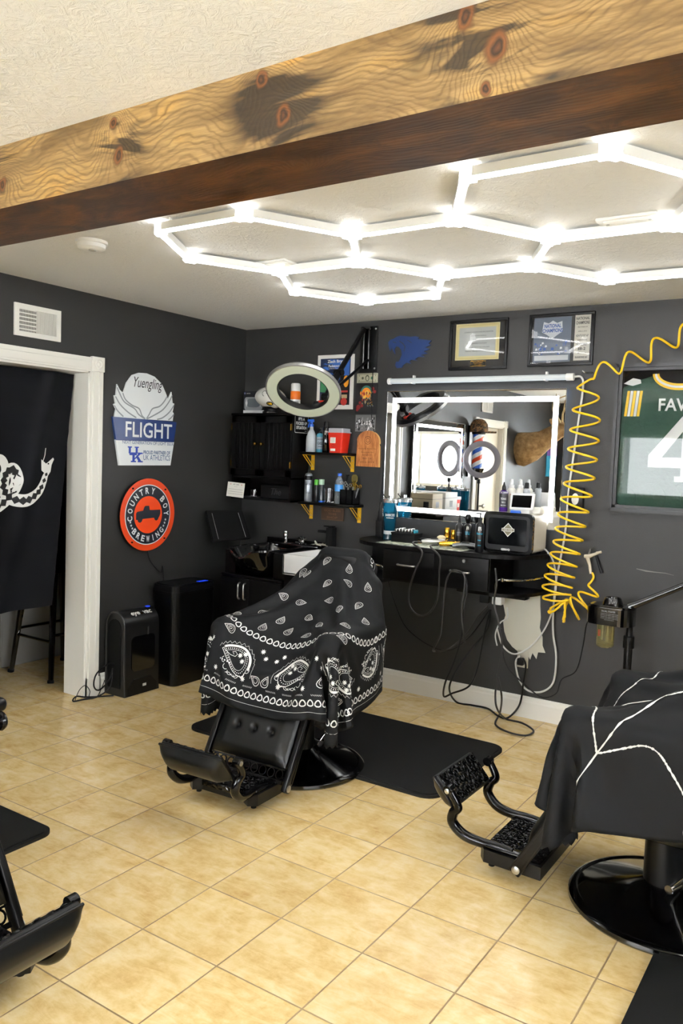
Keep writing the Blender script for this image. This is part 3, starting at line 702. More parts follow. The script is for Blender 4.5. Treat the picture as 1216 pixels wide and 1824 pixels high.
# ============================================================ CAPES: small cloth simulation
def sd_box(P_,c,h,r,ax=0.):
    q=P_-np.array(c)
    if ax: ca,sa=math.cos(-ax),math.sin(-ax); q=np.stack([q[:,0],q[:,1]*ca-q[:,2]*sa,q[:,1]*sa+q[:,2]*ca],1)
    h=np.array(h)-r; d=np.abs(q)-h
    return np.linalg.norm(np.maximum(d,0),axis=1)+np.minimum(d.max(1),0)-r
COLL=[((0,.36,.955),(.13,.055,.085),.04,math.radians(-12)),((0,.28,.70),(.235,.06,.22),.04,math.radians(-12)),
      ((0,-.04,.46),(.25,.28,.065),.03,0.),((.30,-.04,.680),(.048,.245,.045),.025,0.),((-.30,-.04,.680),(.048,.245,.045),.025,0.),
      ((.30,-.01,.52),(.032,.22,.15),.02,0.),((-.30,-.01,.52),(.032,.22,.15),.02,0.),((0,-.39,.24),(.25,.05,.19),.02,math.radians(-29))]
def sdf(P_):
    d=None
    for c,h,r,ax in COLL:
        e=sd_box(P_,c,h,r,ax); d=e if d is None else np.minimum(d,e)
    return d
def drape(Wd,Ln,nx,ny,start,seed,steps=170,hv=.14,zmin=.02):
    """PBD cloth. start(u,v) -> position; u across, v from neck forward"""
    us=np.linspace(-Wd/2,Wd/2,nx); vs_=np.linspace(0,Ln,ny); U,Vv=np.meshgrid(us,vs_)
    X=np.array([start(a,b) for a,b in zip(U.ravel(),Vv.ravel())],float).reshape(ny,nx,3)
    rng=np.random.RandomState(seed); X+=rng.normal(0,.002,X.shape); Vel=np.zeros_like(X)
    dx=Wd/(nx-1); dy=Ln/(ny-1); cons=[]
    def add(di,dj,L0,k):
        i0=max(0,-di); j0=max(0,-dj)
        I,J=np.meshgrid(np.arange(max(0,-di),ny-max(0,di)),np.arange(max(0,-dj),nx-max(0,dj)),indexing='ij')
        I=I.ravel();J=J.ravel(); key=(I//max(1,abs(di)) if di else J//max(1,abs(dj)))%2
        for s in (0,1):
            q=key==s; a=I[q]*nx+J[q]; b=(I[q]+di)*nx+(J[q]+dj); cons.append((a,b,L0,k))
    for q in (12,5,2): add(0,q,dx*q,-1.);add(q,0,dy*q,-1.)      # inextensible over long spans too
    dg=math.hypot(dx,dy);add(1,1,dg,.5);add(1,-1,dg,.5);add(0,2,dx*2,.05);add(2,0,dy*2,.05);add(0,1,dx,1.);add(1,0,dy,1.)
    X=X.reshape(-1,3);Vel=Vel.reshape(-1,3); dt=1/60.; th=.012
    Uf,Vf=U.ravel(),Vv.ravel(); pin=(np.abs(Uf)<.11)&(np.abs(Vf-hv)<.03); ph=X[pin].copy(); tgt=np.stack([Uf[pin],.375-(Vf[pin]-hv)*.6,np.full(pin.sum(),1.045)],1)
    for st in range(steps):
        Vel*=(.985 if st<steps*.75 else .90); Vel[:,2]-=9.8*dt*.2
        mvv=Vel*dt; l=np.linalg.norm(mvv,axis=1); mvv*=np.minimum(1,.012/np.maximum(l,1e-9))[:,None]
        P0=X.copy(); Xn=X+mvv; f=min(1,st/40.); pp=ph*(1-f)+tgt*f
        for it in range(9):
            for a,b,L0,k in cons:
                d=Xn[b]-Xn[a]; l=np.sqrt(np.einsum('ij,ij->i',d,d))+1e-9
                d*=(np.where(l>L0,abs(k),max(.25*k,0))*(l-L0)/l*.5)[:,None]; Xn[a]+=d; Xn[b]-=d
            Xn[pin]=pp
            if it in (3,6,8):
                near=sdf(Xn)<th
                if near.any():
                    Q=Xn[near]; s=sdf(Q); e=1e-4
                    g=np.stack([(sdf(Q+np.eye(3)[k]*e)-s)/e for k in range(3)],1); g/=np.linalg.norm(g,axis=1)[:,None]+1e-9
                    Xn[near]=Q+g*(th-s)[:,None]
                    if it==8:
                        mv=Xn[near]-P0[near]; tn=mv-g*(mv*g).sum(1)[:,None]; Xn[near]-=tn*.6
                Xn[:,2]=np.maximum(Xn[:,2],zmin)
        Vel=(Xn-P0)/dt; X=Xn
    return X.reshape(ny,nx,3)
def upsample(X,k=2):
    for ax in (0,1):
        X=np.moveaxis(X,ax,0); n=len(X); q=np.linspace(0,n-1,(n-1)*k+1); i=np.minimum(q.astype(int),n-2); t_=(q-i)[:,None,None]
        g=lambda j: X[np.clip(j,0,n-1)]
        a,b,c,d=g(i-1),g(i),g(i+1),g(i+2)
        X=.5*((2*b)+(c-a)*t_+(2*a-5*b+4*c-d)*t_**2+(3*b-a-3*c+d)*t_**3); X=np.moveaxis(X,0,ax)
    return X
def resurf(X,Wd,Ln,Mw):
    X=upsample(X,2); ny,nx,_=X.shape
    for _k in range(1):
        Y=X.copy(); Y[1:-1,1:-1]=.5*X[1:-1,1:-1]+.125*(X[2:,1:-1]+X[:-2,1:-1]+X[1:-1,2:]+X[1:-1,:-2]); X=Y
    du=np.gradient(X,axis=1); dv=np.gradient(X,axis=0); N=np.cross(dv,du); N/=np.linalg.norm(N,axis=2)[:,:,None]+1e-9
    def S(u,v_):
        a=(u+Wd/2)/Wd*(nx-1); b=v_/Ln*(ny-1)
        if a<0 or b<0 or a>nx-1 or b>ny-1: return None,None
        i=min(int(a),nx-2); j=min(int(b),ny-2); a-=i; b-=j
        # same triangle split as the mesh keeps prints exactly on the cloth
        if a+b<=1: p_=X[j,i]+(X[j,i+1]-X[j,i])*a+(X[j+1,i]-X[j,i])*b
        else: p_=X[j+1,i+1]+(X[j+1,i]-X[j+1,i+1])*(1-a)+(X[j,i+1]-X[j+1,i+1])*(1-b)
        n_=(N[j,i]*(1-a)+N[j,i+1]*a)*(1-b)+(N[j+1,i]*(1-a)+N[j+1,i+1]*a)*b
        return V(p_),V(n_).normalized()
    return X,S
def cape_mesh(X,inside):
    ny,nx,_=X.shape; fs=[]
    for j in range(ny-1):
        for i in range(nx-1):
            if inside(i/(nx-1),j/(ny-1)) :
                a,b,c,d=j*nx+i,j*nx+i+1,(j+1)*nx+i+1,(j+1)*nx+i; fs+= [(a,d,b),(b,d,c)]
    m=MB(); m.add([tuple(q) for q in X.reshape(-1,3)],fs,0,None,True)
    used=sorted({i for f in m.f for i in f}); mp={a:k for k,a in enumerate(used)}
    m.v=[m.v[i] for i in used]; m.f=[[mp[i] for i in f] for f in m.f]; return m
def rounded(Wd,Ln,rc):
    def f(a,b):
        x=abs(a-.5)*Wd; y=b*Ln; hx=Wd/2
        for yy in (y,Ln-y):
            if x>hx-rc and yy<rc and math.hypot(x-(hx-rc),rc-yy)>rc: return False
        return True
    return f
# ---- cape 1
W1,L1=1.54,1.20
X1=drape(W1,L1,50,50,lambda u,v_:(u,.50-v_,1.07+.02*math.sin(u*9)*v_),3)
X1,S1=resurf(X1,W1,L1,None)
cp=thing('hair_cape','black cape with white paisley bandana print draped over the middle barber chair','cape',C1[0],C1[1],rel=True)
m=cape_mesh(X1,rounded(W1,L1,.28)); cl=m.build('fabric',mCape,cp)
so=cl.modifiers.new('thickness','SOLIDIFY'); so.thickness=.0015; so.offset=-1
pm=MB()
def inside1(u,v_,mg=0.0):
    x=abs(u); hx=W1/2-mg; rc=.28
    if x>hx or v_<mg or v_>L1-mg: return False
    for yy in (v_-mg,L1-mg-v_):
        if x>hx-rc and yy<rc and math.hypot(x-(hx-rc),rc-yy)>rc: return False
    return True
def tear(cx,cy,a,s,k=14):
    out=[]
    for i in range(k):
        t_=2*PI*i/k; r=s*(.5)*math.sin(t_)*math.sin(t_/2)**1.4*1.25; x=-s*.62*math.cos(t_); y=r
        x+=0; y+=.18*(x/s+.6)**2*s*.35
        out.append((cx+x*math.cos(a)-y*math.sin(a),cy+x*math.sin(a)+y*math.cos(a)))
    return out
def P1(pts,w,closed=False,step=.010,mi=0):
    if all(inside1(*q,mg=.004) for q in pts): smap_stroke(pm,S1,pts,w,closed,step,mi=mi)
def Pf(pts,mi=0):
    if all(inside1(*q,mg=.004) for q in pts): smap_fill(pm,S1,pts,mi=mi)
rg=random.Random(5)
def ringpath(hx,y0,y1,rc,step):
    pts=[];seq=[]
    cxs=[(hx-rc,y1-rc,0),(-(hx-rc),y1-rc,90),(-(hx-rc),y0+rc,180),(hx-rc,y0+rc,270)]
    P_=[]
    for cx,cy,a0 in cxs:
        for k in range(13): a=math.radians(a0+90*k/12); P_.append((cx+rc*math.cos(a),cy+rc*math.sin(a)))
    P_.append(P_[0]); out=[];acc=0
    for a,b in zip(P_[:-1],P_[1:]):
        l=math.dist(a,b); 
        while acc<=l: 
            f=acc/l if l else 0; out.append((a[0]+(b[0]-a[0])*f,a[1]+(b[1]-a[1])*f,math.atan2(b[1]-a[1],b[0]-a[0]))); acc+=step
        acc-=l
    return out
def chain(hx,y0,y1,rc,s=.025,st=.036):
    for i,(x,y,a) in enumerate(ringpath(hx,y0,y1,rc,st)):
        lp=[]
        for k in range(10):
            t_=2*PI*k/10; ex=s*.46*math.cos(t_); ey=s*.62*math.sin(t_)*(1.0 if math.sin(t_)>0 else .8); ex*=(1.15-.35*math.sin(t_))
            lp.append((x+ex*math.cos(a)-ey*math.sin(a),y+ex*math.sin(a)+ey*math.cos(a)))
        P1(lp,.0055,True,.02)
for off in (0,): 
    chain(.47,-.10,.84,.34); chain(.70,.06,L1-.075,.26)
for hx,y0,y1,rc in ((.442,-.08,.812,.31),(.735,.03,L1-.035,.28)):
    rp=ringpath(hx,y0,y1,rc,.02); P1([(a,b) for a,b,_ in rp],.0014,True)
# small teardrops in the plain middle
for (u,v_) in [(-.25,.42),(-.12,.36),(.02,.40),(.14,.35),(.27,.43),(-.30,.56),(-.17,.52),(-.05,.55),(.09,.50),(.22,.57),(.32,.66),(-.31,.72),(-.20,.66),(-.08,.69),(.05,.64),(.17,.70),(-.26,.86),(-.13,.77),(0,.75),(.12,.77),(-.05,.26),(.1,.27),(-.2,.29),(.25,.30),(-.35,.42),(.36,.5),(-.38,.64),(.38,.78)]:
    a=rg.uniform(0,6.28); s=.044; P1(tear(u,v_,a,s),.0023,True,.01); P1(tear(u,v_,a,s*.66),.0013,True,.01); P1(tear(u,v_,a,s*.28,8),.0018,True,.01)
def flower(u,v_,r):
    Pf([(u+(r if k%2==0 else r*.5)*math.cos(k*PI/8),v_+(r if k%2==0 else r*.5)*math.sin(k*PI/8)) for k in range(16)])
def dots(path,r,st):
    acc=0
    for a,b in zip(path,path[1:]+path[:1]):
        l=math.dist(a,b)
        while acc<l: f=acc/l; Pf([(a[0]+(b[0]-a[0])*f+r*math.cos(k*PI/3),a[1]+(b[1]-a[1])*f+r*math.sin(k*PI/3)) for k in range(6)]); acc+=st
        acc-=l
def paisley(u,v_,a,s,fl=1):
    def T(pts): return [(u+(x*math.cos(a)-fl*y*math.sin(a)),v_+(x*math.sin(a)+fl*y*math.cos(a))) for x,y in pts]
    def tr(k_,n=26):
        out=[]
        for i in range(n):
            t_=2*PI*i/n; x=-s*.62*math.cos(t_)*k_; y=s*.62*math.sin(t_)*math.sin(t_/2)**1.2*k_; y+=.42*s*((x/s+.62)**2)*.55
            out.append((x,y))
        return out
    P1(T(tr(1.)),.0030,True,.012); dots(T(tr(.84)),.0028,.011); P1(T(tr(.70)),.0018,True,.012)
    # crescent along the belly
    o1=tr(1.16,40); o2=tr(1.03,40); 
    for i in range(20,36): Pf(T([o1[i],o1[i+1],o2[i+1],o2[i]]))
    z=[(q[0]*1.18,q[1]*1.18+(.006 if i%2 else -.006)) for i,q in enumerate(tr(1.18,60))][28:56]; P1(T(z),.0016)
    c=T([(s*.28,s*.12),(s*.12,-s*.06),(s*.30,-s*.16)])
    for q in c: flower(*q,s*.105)
    P1(T([(-s*.5,.0),(-s*.25,s*.08),(-s*.05,s*.05),(0,-s*.06),(-s*.1,-s*.12),(-s*.2,-s*.06),(-s*.12,0)]),.0024)
    for k in range(5): Pf(T([(-s*.62+k*s*.06,.20*s+k*.05*s+.006*math.cos(j),) if False else (-s*.55+k*s*.1+.004*math.cos(j),s*.34+.004*math.sin(j)) for j in range(6)]))
    P1(T([(q[0],q[1]) for i in range(6) for q in [(s*.45*math.cos(.5+i*.4)+s*.2,s*.55+.012*(i%2)+s*.1*math.sin(i*.5))]]),.0025)
    for k in range(6):
        aa=.6+k*.42; cx,cy=s*.16+s*.60*math.cos(aa),s*.06+s*.60*math.sin(aa)
        P1(T([(cx+s*.10*math.cos(j*PI/4+aa-PI/2),cy+s*.10*math.sin(j*PI/4+aa-PI/2)) for j in range(5)]),.0026)
band=.51
for sx_ in (-1,1):
    paisley(sx_*.175,.965,PI if sx_>0 else 0,.135,1 if sx_<0 else -1)
    for vv in (.34,.57,.80): paisley(sx_*.585,vv,PI/2 if vv!=.57 else -PI/2,.12,sx_*(1 if vv!=.57 else -1))
    paisley(sx_*.50,.92,PI/2+sx_*.8,.125,sx_)
    for q in ((.03,1.05),(.36,1.03),(.64,.90)): P1(tear(sx_*q[0],q[1],1.2+sx_*.7,.045),.0028,True,.01); P1(tear(sx_*q[0],q[1],1.2+sx_*.7,.026),.002,True,.01)
    for q in ((.33,.93),(.65,.68),(.65,.46),(.54,.22),(.37,.97),(.03,.93),(.06,.90),(.27,1.06),(.10,1.06),(.40,.90)): flower(sx_*q[0],q[1],.014)
    for k in range(12): flower(sx_*(.50+.15*rg.random()),.22+.7*rg.random(),.007)
    for k in range(5):
        x=sx_*(.04+.09*k); P1([(x+.004*j*sx_,1.085+(.007 if j%2 else 0)) for j in range(14)],.0016)

ob=pm.build('bandana_print',mPrint,cl)

# ---- cape 2
W2,L2=1.46,1.20
X2=drape(W2,L2,50,50,lambda u,v_:(u,.50-v_,1.07+.02*math.cos(u*8)*v_),11)
X2,S2=resurf(X2,W2,L2,None)
c2=thing('hair_cape','black cape with white spiderweb lines draped over the right barber chair','cape',C2[0],C2[1],rel=True)
m=cape_mesh(X2,rounded(W2,L2,.22)); cl2=m.build('fabric',mCape,c2)
so=cl2.modifiers.new('thickness','SOLIDIFY'); so.thickness=.0015; so.offset=-1
pm2=MB(); rg=random.Random(8)
WC=(.05,.42)
def rough(pts,w):
    sp=spline([(*q,0) for q in pts],16); ok=[(q.x,q.y) for q in sp if abs(q.x)<W2/2-.01 and .01<q.y<L2-.01]
    if len(ok)>2: smap_stroke(pm2,S2,ok,[w*(.35+.75*rg.random()) for _ in ok],step=.012,lift=.002)
spk=[8,38,74,112,160,205,250,300]
for a in spk:
    a=math.radians(a); rough([(WC[0]+r*math.cos(a),WC[1]+r*math.sin(a)) for r in (.02,.2,.45,.7,1.0)],.008)
for r in (.24,.55):
    for a,b in zip(spk,spk[1:]+[spk[0]+360]):
        pts=[]
        for k in range(6):
            f=k/5; an=math.radians(a+(b-a)*f); rr=r*(1-.22*math.sin(PI*f)); pts.append((WC[0]+rr*math.cos(an),WC[1]+rr*math.sin(an)))
        rough(pts,.008)
pm2.build('web_print',mPrint,cl2)
# ============================================================ BACK WALL: pictures, rails, mirror
def wallrect(name,label,cat,x0,x1,z0,z1,mat,th=.002,y=0.,group=None):
    m=MB(); m.box((x0,y-th,z0),(x1,y,z1)); return m.build(name,mat,label=label,cat=cat,group=group,loc=((x0+x1)/2,y,z0))
# poster
mPosterW=mk('poster_white','e4e2dc',.5); mP=[mk('poster_navy','16274a',.5),mk('poster_blue','2f62b4',.5),mk('poster_green','3f8a5c',.5),mk('poster_black','141214',.5),mk('poster_red','b8332c',.5),mk('poster_orange','e0941e',.5),mk('poster_purple','4a4768',.5),mPosterW,mk('poster_sand','b8a27a',.6)]
x0,x1,z0,z1=.657,.960,1.855,2.228
po=thing('concert_poster','white bordered blue concert poster pinned behind the ring lamp','poster',((x0+x1)/2,0,z0))
m=MB(); m.box((x0,-.003,z0),(x1,0,z1)); m.build('sheet',mPosterW,po)
Fp=FB(0,0,-.0032); m=MB()
m.flat(rect(x0+.025,z0+.03,x1-.03,z1-.025),Fp,0,0)
rg=random.Random(4)
m.flat([(x0+.10,z1-.03),(x1-.035,z1-.04),(x1-.04,z0+.22),(x1-.10,z0+.20),(x0+.16,z0+.26)],Fp,.0003,1)
for k in range(26):
    cx=rg.uniform(x0+.06,x1-.05); cz=rg.uniform(z0+.2,z1-.05); s_=rg.uniform(.006,.02)
    m.flat([(cx-s_*1.8,cz),(cx,cz+s_*.5),(cx+s_*2,cz-s_*.2),(cx,cz-s_*.5)],Fp,.0005+.00001*k,rg.choice([0,1,1]))
m.flat([(x0+.03,z0+.12),(x0+.13,z0+.11),(x0+.14,z0+.20),(x0+.09,z0+.24),(x0+.03,z0+.2)],Fp,.0009,2)
m.flat(rect(x0+.03,z0+.04,x0+.16,z0+.11),Fp,.0009,6)
m.flat(rect(x1-.11,z0+.03,x1-.035,z0+.23),Fp,.0010,3); m.flat(disc(x1-.062,z0+.19,.022,14,.04),Fp,.0012,5); m.flat(rect(x1-.10,z0+.115,x1-.045,z0+.128),Fp,.0012,4)
m.flat(rect(x1-.095,z0+.075,x1-.05,z0+.10),Fp,.0012,8); m.flat(disc(x1-.075,z0+.052,.026,16),Fp,.0013,4)
sh=m.build('artwork',mP,po)
m=MB(); m.text('Zach Bryan',.815,2.180,.15,.026,Fp,0,lift=.0015,bold=.03,d=.0003); m.text('Packstown Hall',.815,2.152,.13,.018,Fp,0,lift=.0015,bold=.02,d=.0003); m.text('Friday Nov 3 at Lexington',.81,2.134,.10,.008,Fp,0,lift=.0015,d=.0003)
m.build('lettering',mPosterW,po)
# bank note, art print, photo
x0,x1,z0,z1=.985,1.148,2.032,2.094
bn=thing('bank_note','framed green grey dollar bill pinned right under the lamp bracket','bank note',((x0+x1)/2,0,z0))
mN=[mk('note_paper','b9b8a0',.7),mk('note_ink','55594a',.7),mk('note_green','3c7a5a',.7)]
m=MB(); m.box((x0,-.002,z0),(x1,0,z1)); m.build('note',mN[0],bn)
m=MB(); Fp=FB(0,0,-.0021); m.stroke(rect(x0+.008,z0+.007,x1-.008,z1-.007),.003,Fp,0,1,True); m.flat(disc((x0+x1)/2,(z0+z1)/2,.016,20,.021),Fp,.0002,1); m.flat(disc((x0+x1)/2,(z0+z1)/2-.002,.010,16,.014),Fp,.0004,0); m.flat(disc(x1-.045,(z0+z1)/2,.010,12),Fp,.0002,2); m.flat(disc(x0+.045,(z0+z1)/2,.009,12),Fp,.0002,1)
for a in (x0+.018,x1-.018): 
    for b in (z0+.015,z1-.015): m.text('1',a,b,.004,.009,Fp,1,lift=.0002,d=.0002)
m.build('engraving',mN,bn)
x0,x1,z0,z1=.978,1.150,1.823,2.026
ap=thing('art_print','black art print with a sunset arch and dark red roses under the dollar bill','print',((x0+x1)/2,0,z0))
m=MB(); m.box((x0,-.004,z0),(x1,0,z1)); m.build('panel',mk('print_black','121113',.4),ap)
m=MB(); Fp=FB(0,0,-.0042); cx=(x0+x1)/2
mA=[mk('sunset_orange','e88a1c',.5),mk('sunset_yellow','f0c048',.5),mk('arch_teal','3a7a6a',.5),mk('rose_red','9c2420',.5),mk('rose_dark','5c1416',.5),mk('bone','a89a78',.6),MATS['print_black'],mk('smoke_grey','7a7a78',.6)]
m.flat(disc(cx,z1-.06,.045,24,.048),Fp,0,2); m.flat(disc(cx,z1-.065,.036,24,.038),Fp,.0003,0); m.flat(disc(cx+.006,z1-.06,.016,20),Fp,.0006,1)
for k in range(60): a=rg.uniform(-.05,.05);b=rg.uniform(-.14,-.055); s_=rg.uniform(.002,.0075); m.flat([(cx+a-s_,z1+b),(cx+a,z1+b-s_*2),(cx+a+s_,z1+b),(cx+a,z1+b+s_*2.2)],Fp,.0009+k*1e-5,rg.choice([5,6,0,5,3,1,6]))
for (a,b,r) in ((x0+.028,z0+.045,.02),(x0+.055,z0+.055,.013),(x0+.04,z0+.075,.012),(x1-.035,z1-.035,.014),(x1-.02,z1-.055,.013),(x0+.02,z0+.028,.012)):
    m.flat(disc(a,b,r,14),Fp,.0012,4); m.flat(disc(a,b+.001,r*.75,12),Fp,.0014,3); m.stroke(disc(a,b,r*.4,8),.0015,Fp,.0016,4,True)
m.text('~ ~ ~',cx+.035,z0+.055,.05,.012,Fp,7,lift=.0012,d=.0003)
m.build('artwork',mA,ap)
x0,x1,z0,z1=.985,1.142,1.706,1.818
pp=thing('photo_print','small black and white crowd photo pinned below the rose print','photo',((x0+x1)/2,0,z0))
m=MB(); m.box((x0,-.002,z0),(x1,0,z1)); m.build('sheet',mk('photo_mid','6a6a6a',.5),pp)
m=MB(); Fp=FB(0,0,-.0021); mG=[mk('photo_white','cfcfcf',.5),mk('photo_dark','101010',.5),mk('photo_grey','8a8a8a',.5)]
for k in range(46):
    a=rg.uniform(x0+.008,x1-.008);b=rg.uniform(z0+.006,z1-.03); w_=rg.uniform(.003,.010);h_=rg.uniform(.006,.024)
    m.flat([(a-w_,b),(a+w_*.6,b-h_*.1),(a+w_*.7,min(b+h_,z1-.004)),(a-w_*.3,min(b+h_*.8,z1-.004))],Fp,.00005*k,rg.choice([0,1,1,2]))
for k in range(7): a=x0+.015+k*.02; m.flat(disc(a,z0+.055+.01*math.sin(k*2),.006,10),Fp,.004,0)
m.build('crowd_picture',mG,pp)
# wood plaque (live edge)
x0,x1,z0,z1=1.012,1.192,1.472,1.712
pl=thing('wooden_plaque','arched live-edge wooden plaque with burned lettering on the dark wall','plaque',((x0+x1)/2,0,z0))
cx=(x0+x1)/2; w_=(x1-x0)/2
arc=[(cx-w_*.98,z0),(cx+w_,z0-.002),(cx+w_*.97,z1-.075)]+[(cx+w_*.97*math.cos(a*PI/16),z1-.075+.075*math.sin(a*PI/16)) for a in range(1,16)]+[(cx-w_*.93,z1-.075)]
mWd=mk('plaque_wood','b9733a',.45); t=NT(mWd); P_=world_pos(t); mp=t.n('ShaderNodeMapping'); mp.inputs['Scale'].default_value=(30,30,5); t.l(P_,mp.inputs[0]); t.l(t.ramp(t.noise(mp.outputs[0],3,5,.6,.5),[(.3,'8a4c22'),(.5,'b5713a'),(.7,'cf8e50')]),t.b.inputs['Base Color'])
m=MB(); m.prism(arc,.0,.022,FB(0,0,0),0,1); bd=m.build('board',[mWd,mk('plaque_bark_edge','e0a860',.5)],pl)
mBurn=mk('burned_mark','4a2a14',.7); Fp=FB(0,0,-.0225); m=MB()
m.stroke(disc(cx,z1-.065,.026,20),.003,Fp,0,0,True); m.stroke(disc(cx,z1-.065,.014,12),.003,Fp,0,0,True)
for z_,s_,w2 in ((z0+.118,'Kentucky Barber Co.',.14),(z0+.094,'Shop of the Year',.10),(z0+.076,'Lexington KY',.08),(z0+.055,'Best Cut',.07),(z0+.030,'since 2019',.11)): m.text(s_,cx,z_,w2,.010,Fp,0,d=.0003,keep=False)
m.build('burned_lettering',mBurn,bd)
# brown carved sign
x0,x1,z0,z1=.735,.922,1.088,1.178
br=thing('bronze_sign','small brown embossed sign below the lower shelf','sign',((x0+x1)/2,0,z0)); mBz=mk('bronze_brown','4a3524',.5,metal=.3)
m=MB(); m.box((x0,-.01,z0),(x1,0,z1),bev=.003); m.build('plate',mBz,br)
m=MB(); Fp=FB(0,0,-.0102); cx=(x0+x1)/2
m.text('GOD BLESS',cx,z0+.069,.14,.016,Fp,0,bold=.03); m.text('THIS',cx,z0+.045,.07,.016,Fp,0,bold=.03); m.text('SHOP',cx,z0+.021,.09,.016,Fp,0,bold=.03); m.stroke(rect(x0+.006,z0+.006,x1-.006,z1-.006),.003,Fp,.0005,0,True); m.build('embossing',mk('bronze_light','6c4e34',.45,metal=.3),br)
# wildcat emblem
wc=thing('wildcat_emblem','dark blue roaring wildcat head emblem on the wall above the tube lamp','emblem',(1.38,0,2.12))
pw=lambda px,py:(B(px,py)[0],B(px,py)[2])
pts=[(692,610),(696,605),(701,604),(707,600),(714,598),(722,599),(732,600),(741,599),(747,601),(745,604),(756,605),(769,607),(764,612),(768,615),(758,619),(766,622),(755,626),(762,630),(750,632),(757,636),(745,636),(740,640),(744,643),(733,641),(729,644),(733,648),(724,646),(719,650),(716,655),(707,656),(704,651),(706,644),(710,645),(713,640),(716,632),(715,624),(711,618),(706,617),(703,622),(704,631),(701,626),(698,619),(695,626),(693,618)]
m=MB(); m.prism([pw(*q) for q in pts],0,.006,FB(0,0,0)); e=m.build('head_shape',mk('wildcat_blue','12326a',.4),wc)
m=MB(); Fp=FB(0,0,-.0062); m.stroke([pw(*q) for q in [(712,608),(718,612),(722,618),(720,626)]],.006,Fp,0); m.stroke([pw(*q) for q in [(700,609),(706,611)]],.005,Fp,0); m.stroke([pw(*q) for q in [(726,606),(734,611)]],.004,Fp,0); m.build('face_lines',mWall,e)
# frames
def picture_frame(lb,x0,x1,z0,z1,fw,cat='picture frame',dep=.018,mat=mBlk):
    f=thing('picture_frame',lb,cat,((x0+x1)/2,0,z0)); m=MB()
    m.box((x0,-dep,z0),(x1,0,z0+fw),bev=.002);m.box((x0,-dep,z1-fw),(x1,0,z1),bev=.002);m.box((x0,-dep,z0+fw),(x0+fw,0,z1-fw),bev=.002);m.box((x1-fw,-dep,z0+fw),(x1,0,z1-fw),bev=.002)
    m.build('frame',mat,f); return f
f=picture_frame('black framed certificate with a small gold plate, above the mirror',1.668,2.051,2.096,2.402,.016)
m=MB(); m.box((1.68,-.006,2.108),(2.04,-.002,2.39)); m.build('mat_board',mk('charcoal_board','2c2b2b',.7),f)
Fp=FB(0,0,-.0065); m=MB(); m.flat(rect(1.708,2.156,1.998,2.378),Fp,0,0); m.stroke(rect(1.718,2.166,1.988,2.368),.012,Fp,.0004,1,True); m.flat(rect(1.732,2.180,1.974,2.354),Fp,.0006,2); m.build('certificate',[mk('cert_cream','d8cc98',.6),mk('cert_gold','cfc184',.5),mk('cert_grey','bcc0be',.6)],f)
m=MB()
for i,(s_,w_) in enumerate((('CONGRATULATIONS AND RECOGNITION',.19),('of the State Board of Barbering',.10),('In recognition of',.07),('is hereby licensed',.11),('to practise barbering in this state',.15),('Chairman   Executive Director   Member',.17))): m.text(s_,1.86,2.325-i*.023,w_,.008,Fp,0,lift=.0008,d=.0002)
m.build('certificate_text',mInk,f)
m=MB(); m.flat(rect(1.815,2.118,1.915,2.148),Fp,.001,0); m.stroke(rect(1.815,2.118,1.915,2.148),.0025,Fp,.0013,1,True); m.text('Barber License',1.865,2.138,.06,.007,Fp,1,lift=.0012,d=.0002); m.text('Since 2020',1.865,2.126,.045,.007,Fp,1,lift=.0012,d=.0002); m.build('name_plate',[mBlk,mGold],f)
m=MB(); m.box((1.684,-.013,2.112),(2.035,-.011,2.386)); m.build('glass',mPane,f)
f=picture_frame('black framed national champions picture with a newspaper strip, above the mirror',2.184,2.568,2.103,2.405,.016)
m=MB(); m.box((2.196,-.006,2.115),(2.556,-.002,2.393)); m.build('mat_board',mk('print_black','121113',.4),f)
m=MB(); Fp=FB(0,0,-.0065); mC=[mk('team_blue_grey','5d6878',.4),mk('team_white','c9ced2',.5),mk('team_blue','1c4c9c',.4),mk('newsprint','cfcdc2',.7)]
m.flat(rect(2.212,2.126,2.435,2.384),Fp,0,0); m.flat(rect(2.222,2.136,2.425,2.374),Fp,.0003,0)
m.flat([(2.27,2.36),(2.30,2.35),(2.325,2.365),(2.35,2.35),(2.38,2.36),(2.385,2.30),(2.36,2.285),(2.325,2.26),(2.29,2.285),(2.262,2.30)],Fp,.0006,1)
m.flat(rect(2.222,2.136,2.425,2.165),Fp,.0006,1)
for k in range(30): a=rg.uniform(2.225,2.42);b=rg.uniform(2.17,2.26);s_=rg.uniform(.003,.01); m.flat([(a-s_,b-s_),(a+s_,b-s_*.5),(a+s_*.5,b+s_),(a-s_,b+s_*.8)],Fp,.0007+k*1e-5,rg.choice([0,1,2]))
m.flat(rect(2.455,2.13,2.545,2.388),Fp,0,3); m.build('team_picture',mC,f)
m=MB(); m.text('NATIONAL',2.325,2.335,.10,.022,Fp,1,lift=.001,bold=.03,d=.0003); m.text('CHAMPIONS',2.325,2.308,.12,.022,Fp,1,lift=.001,bold=.03,d=.0003); m.text('67',2.245,2.225,.022,.018,Fp,1,lift=.0015,d=.0003); m.text('59',2.40,2.225,.022,.018,Fp,1,lift=.0015,d=.0003)
for i,(s_,w_,h_) in enumerate((('NATIONAL',.078,.016),('CHAMPIONS',.078,.018),('New Orleans, LA',.055,.007),('APRIL 2, 2012',.05,.006),('KENTUCKY 67',.07,.013),('KANSAS 59',.055,.006),('RECORD',.06,.013),('38-2',.045,.016),('SEC 16-0',.05,.006),('RANKING #1',.07,.014))):
    m.text(s_,2.50,2.368-i*.0245,w_,h_,Fp,0,lift=.0006,bold=.02,d=.0003)
m.build('headline_text',[mInk,mC[2]],f)
m=MB(); m.box((2.20,-.013,2.119),(2.552,-.011,2.389)); m.build('glass',mPane,f)
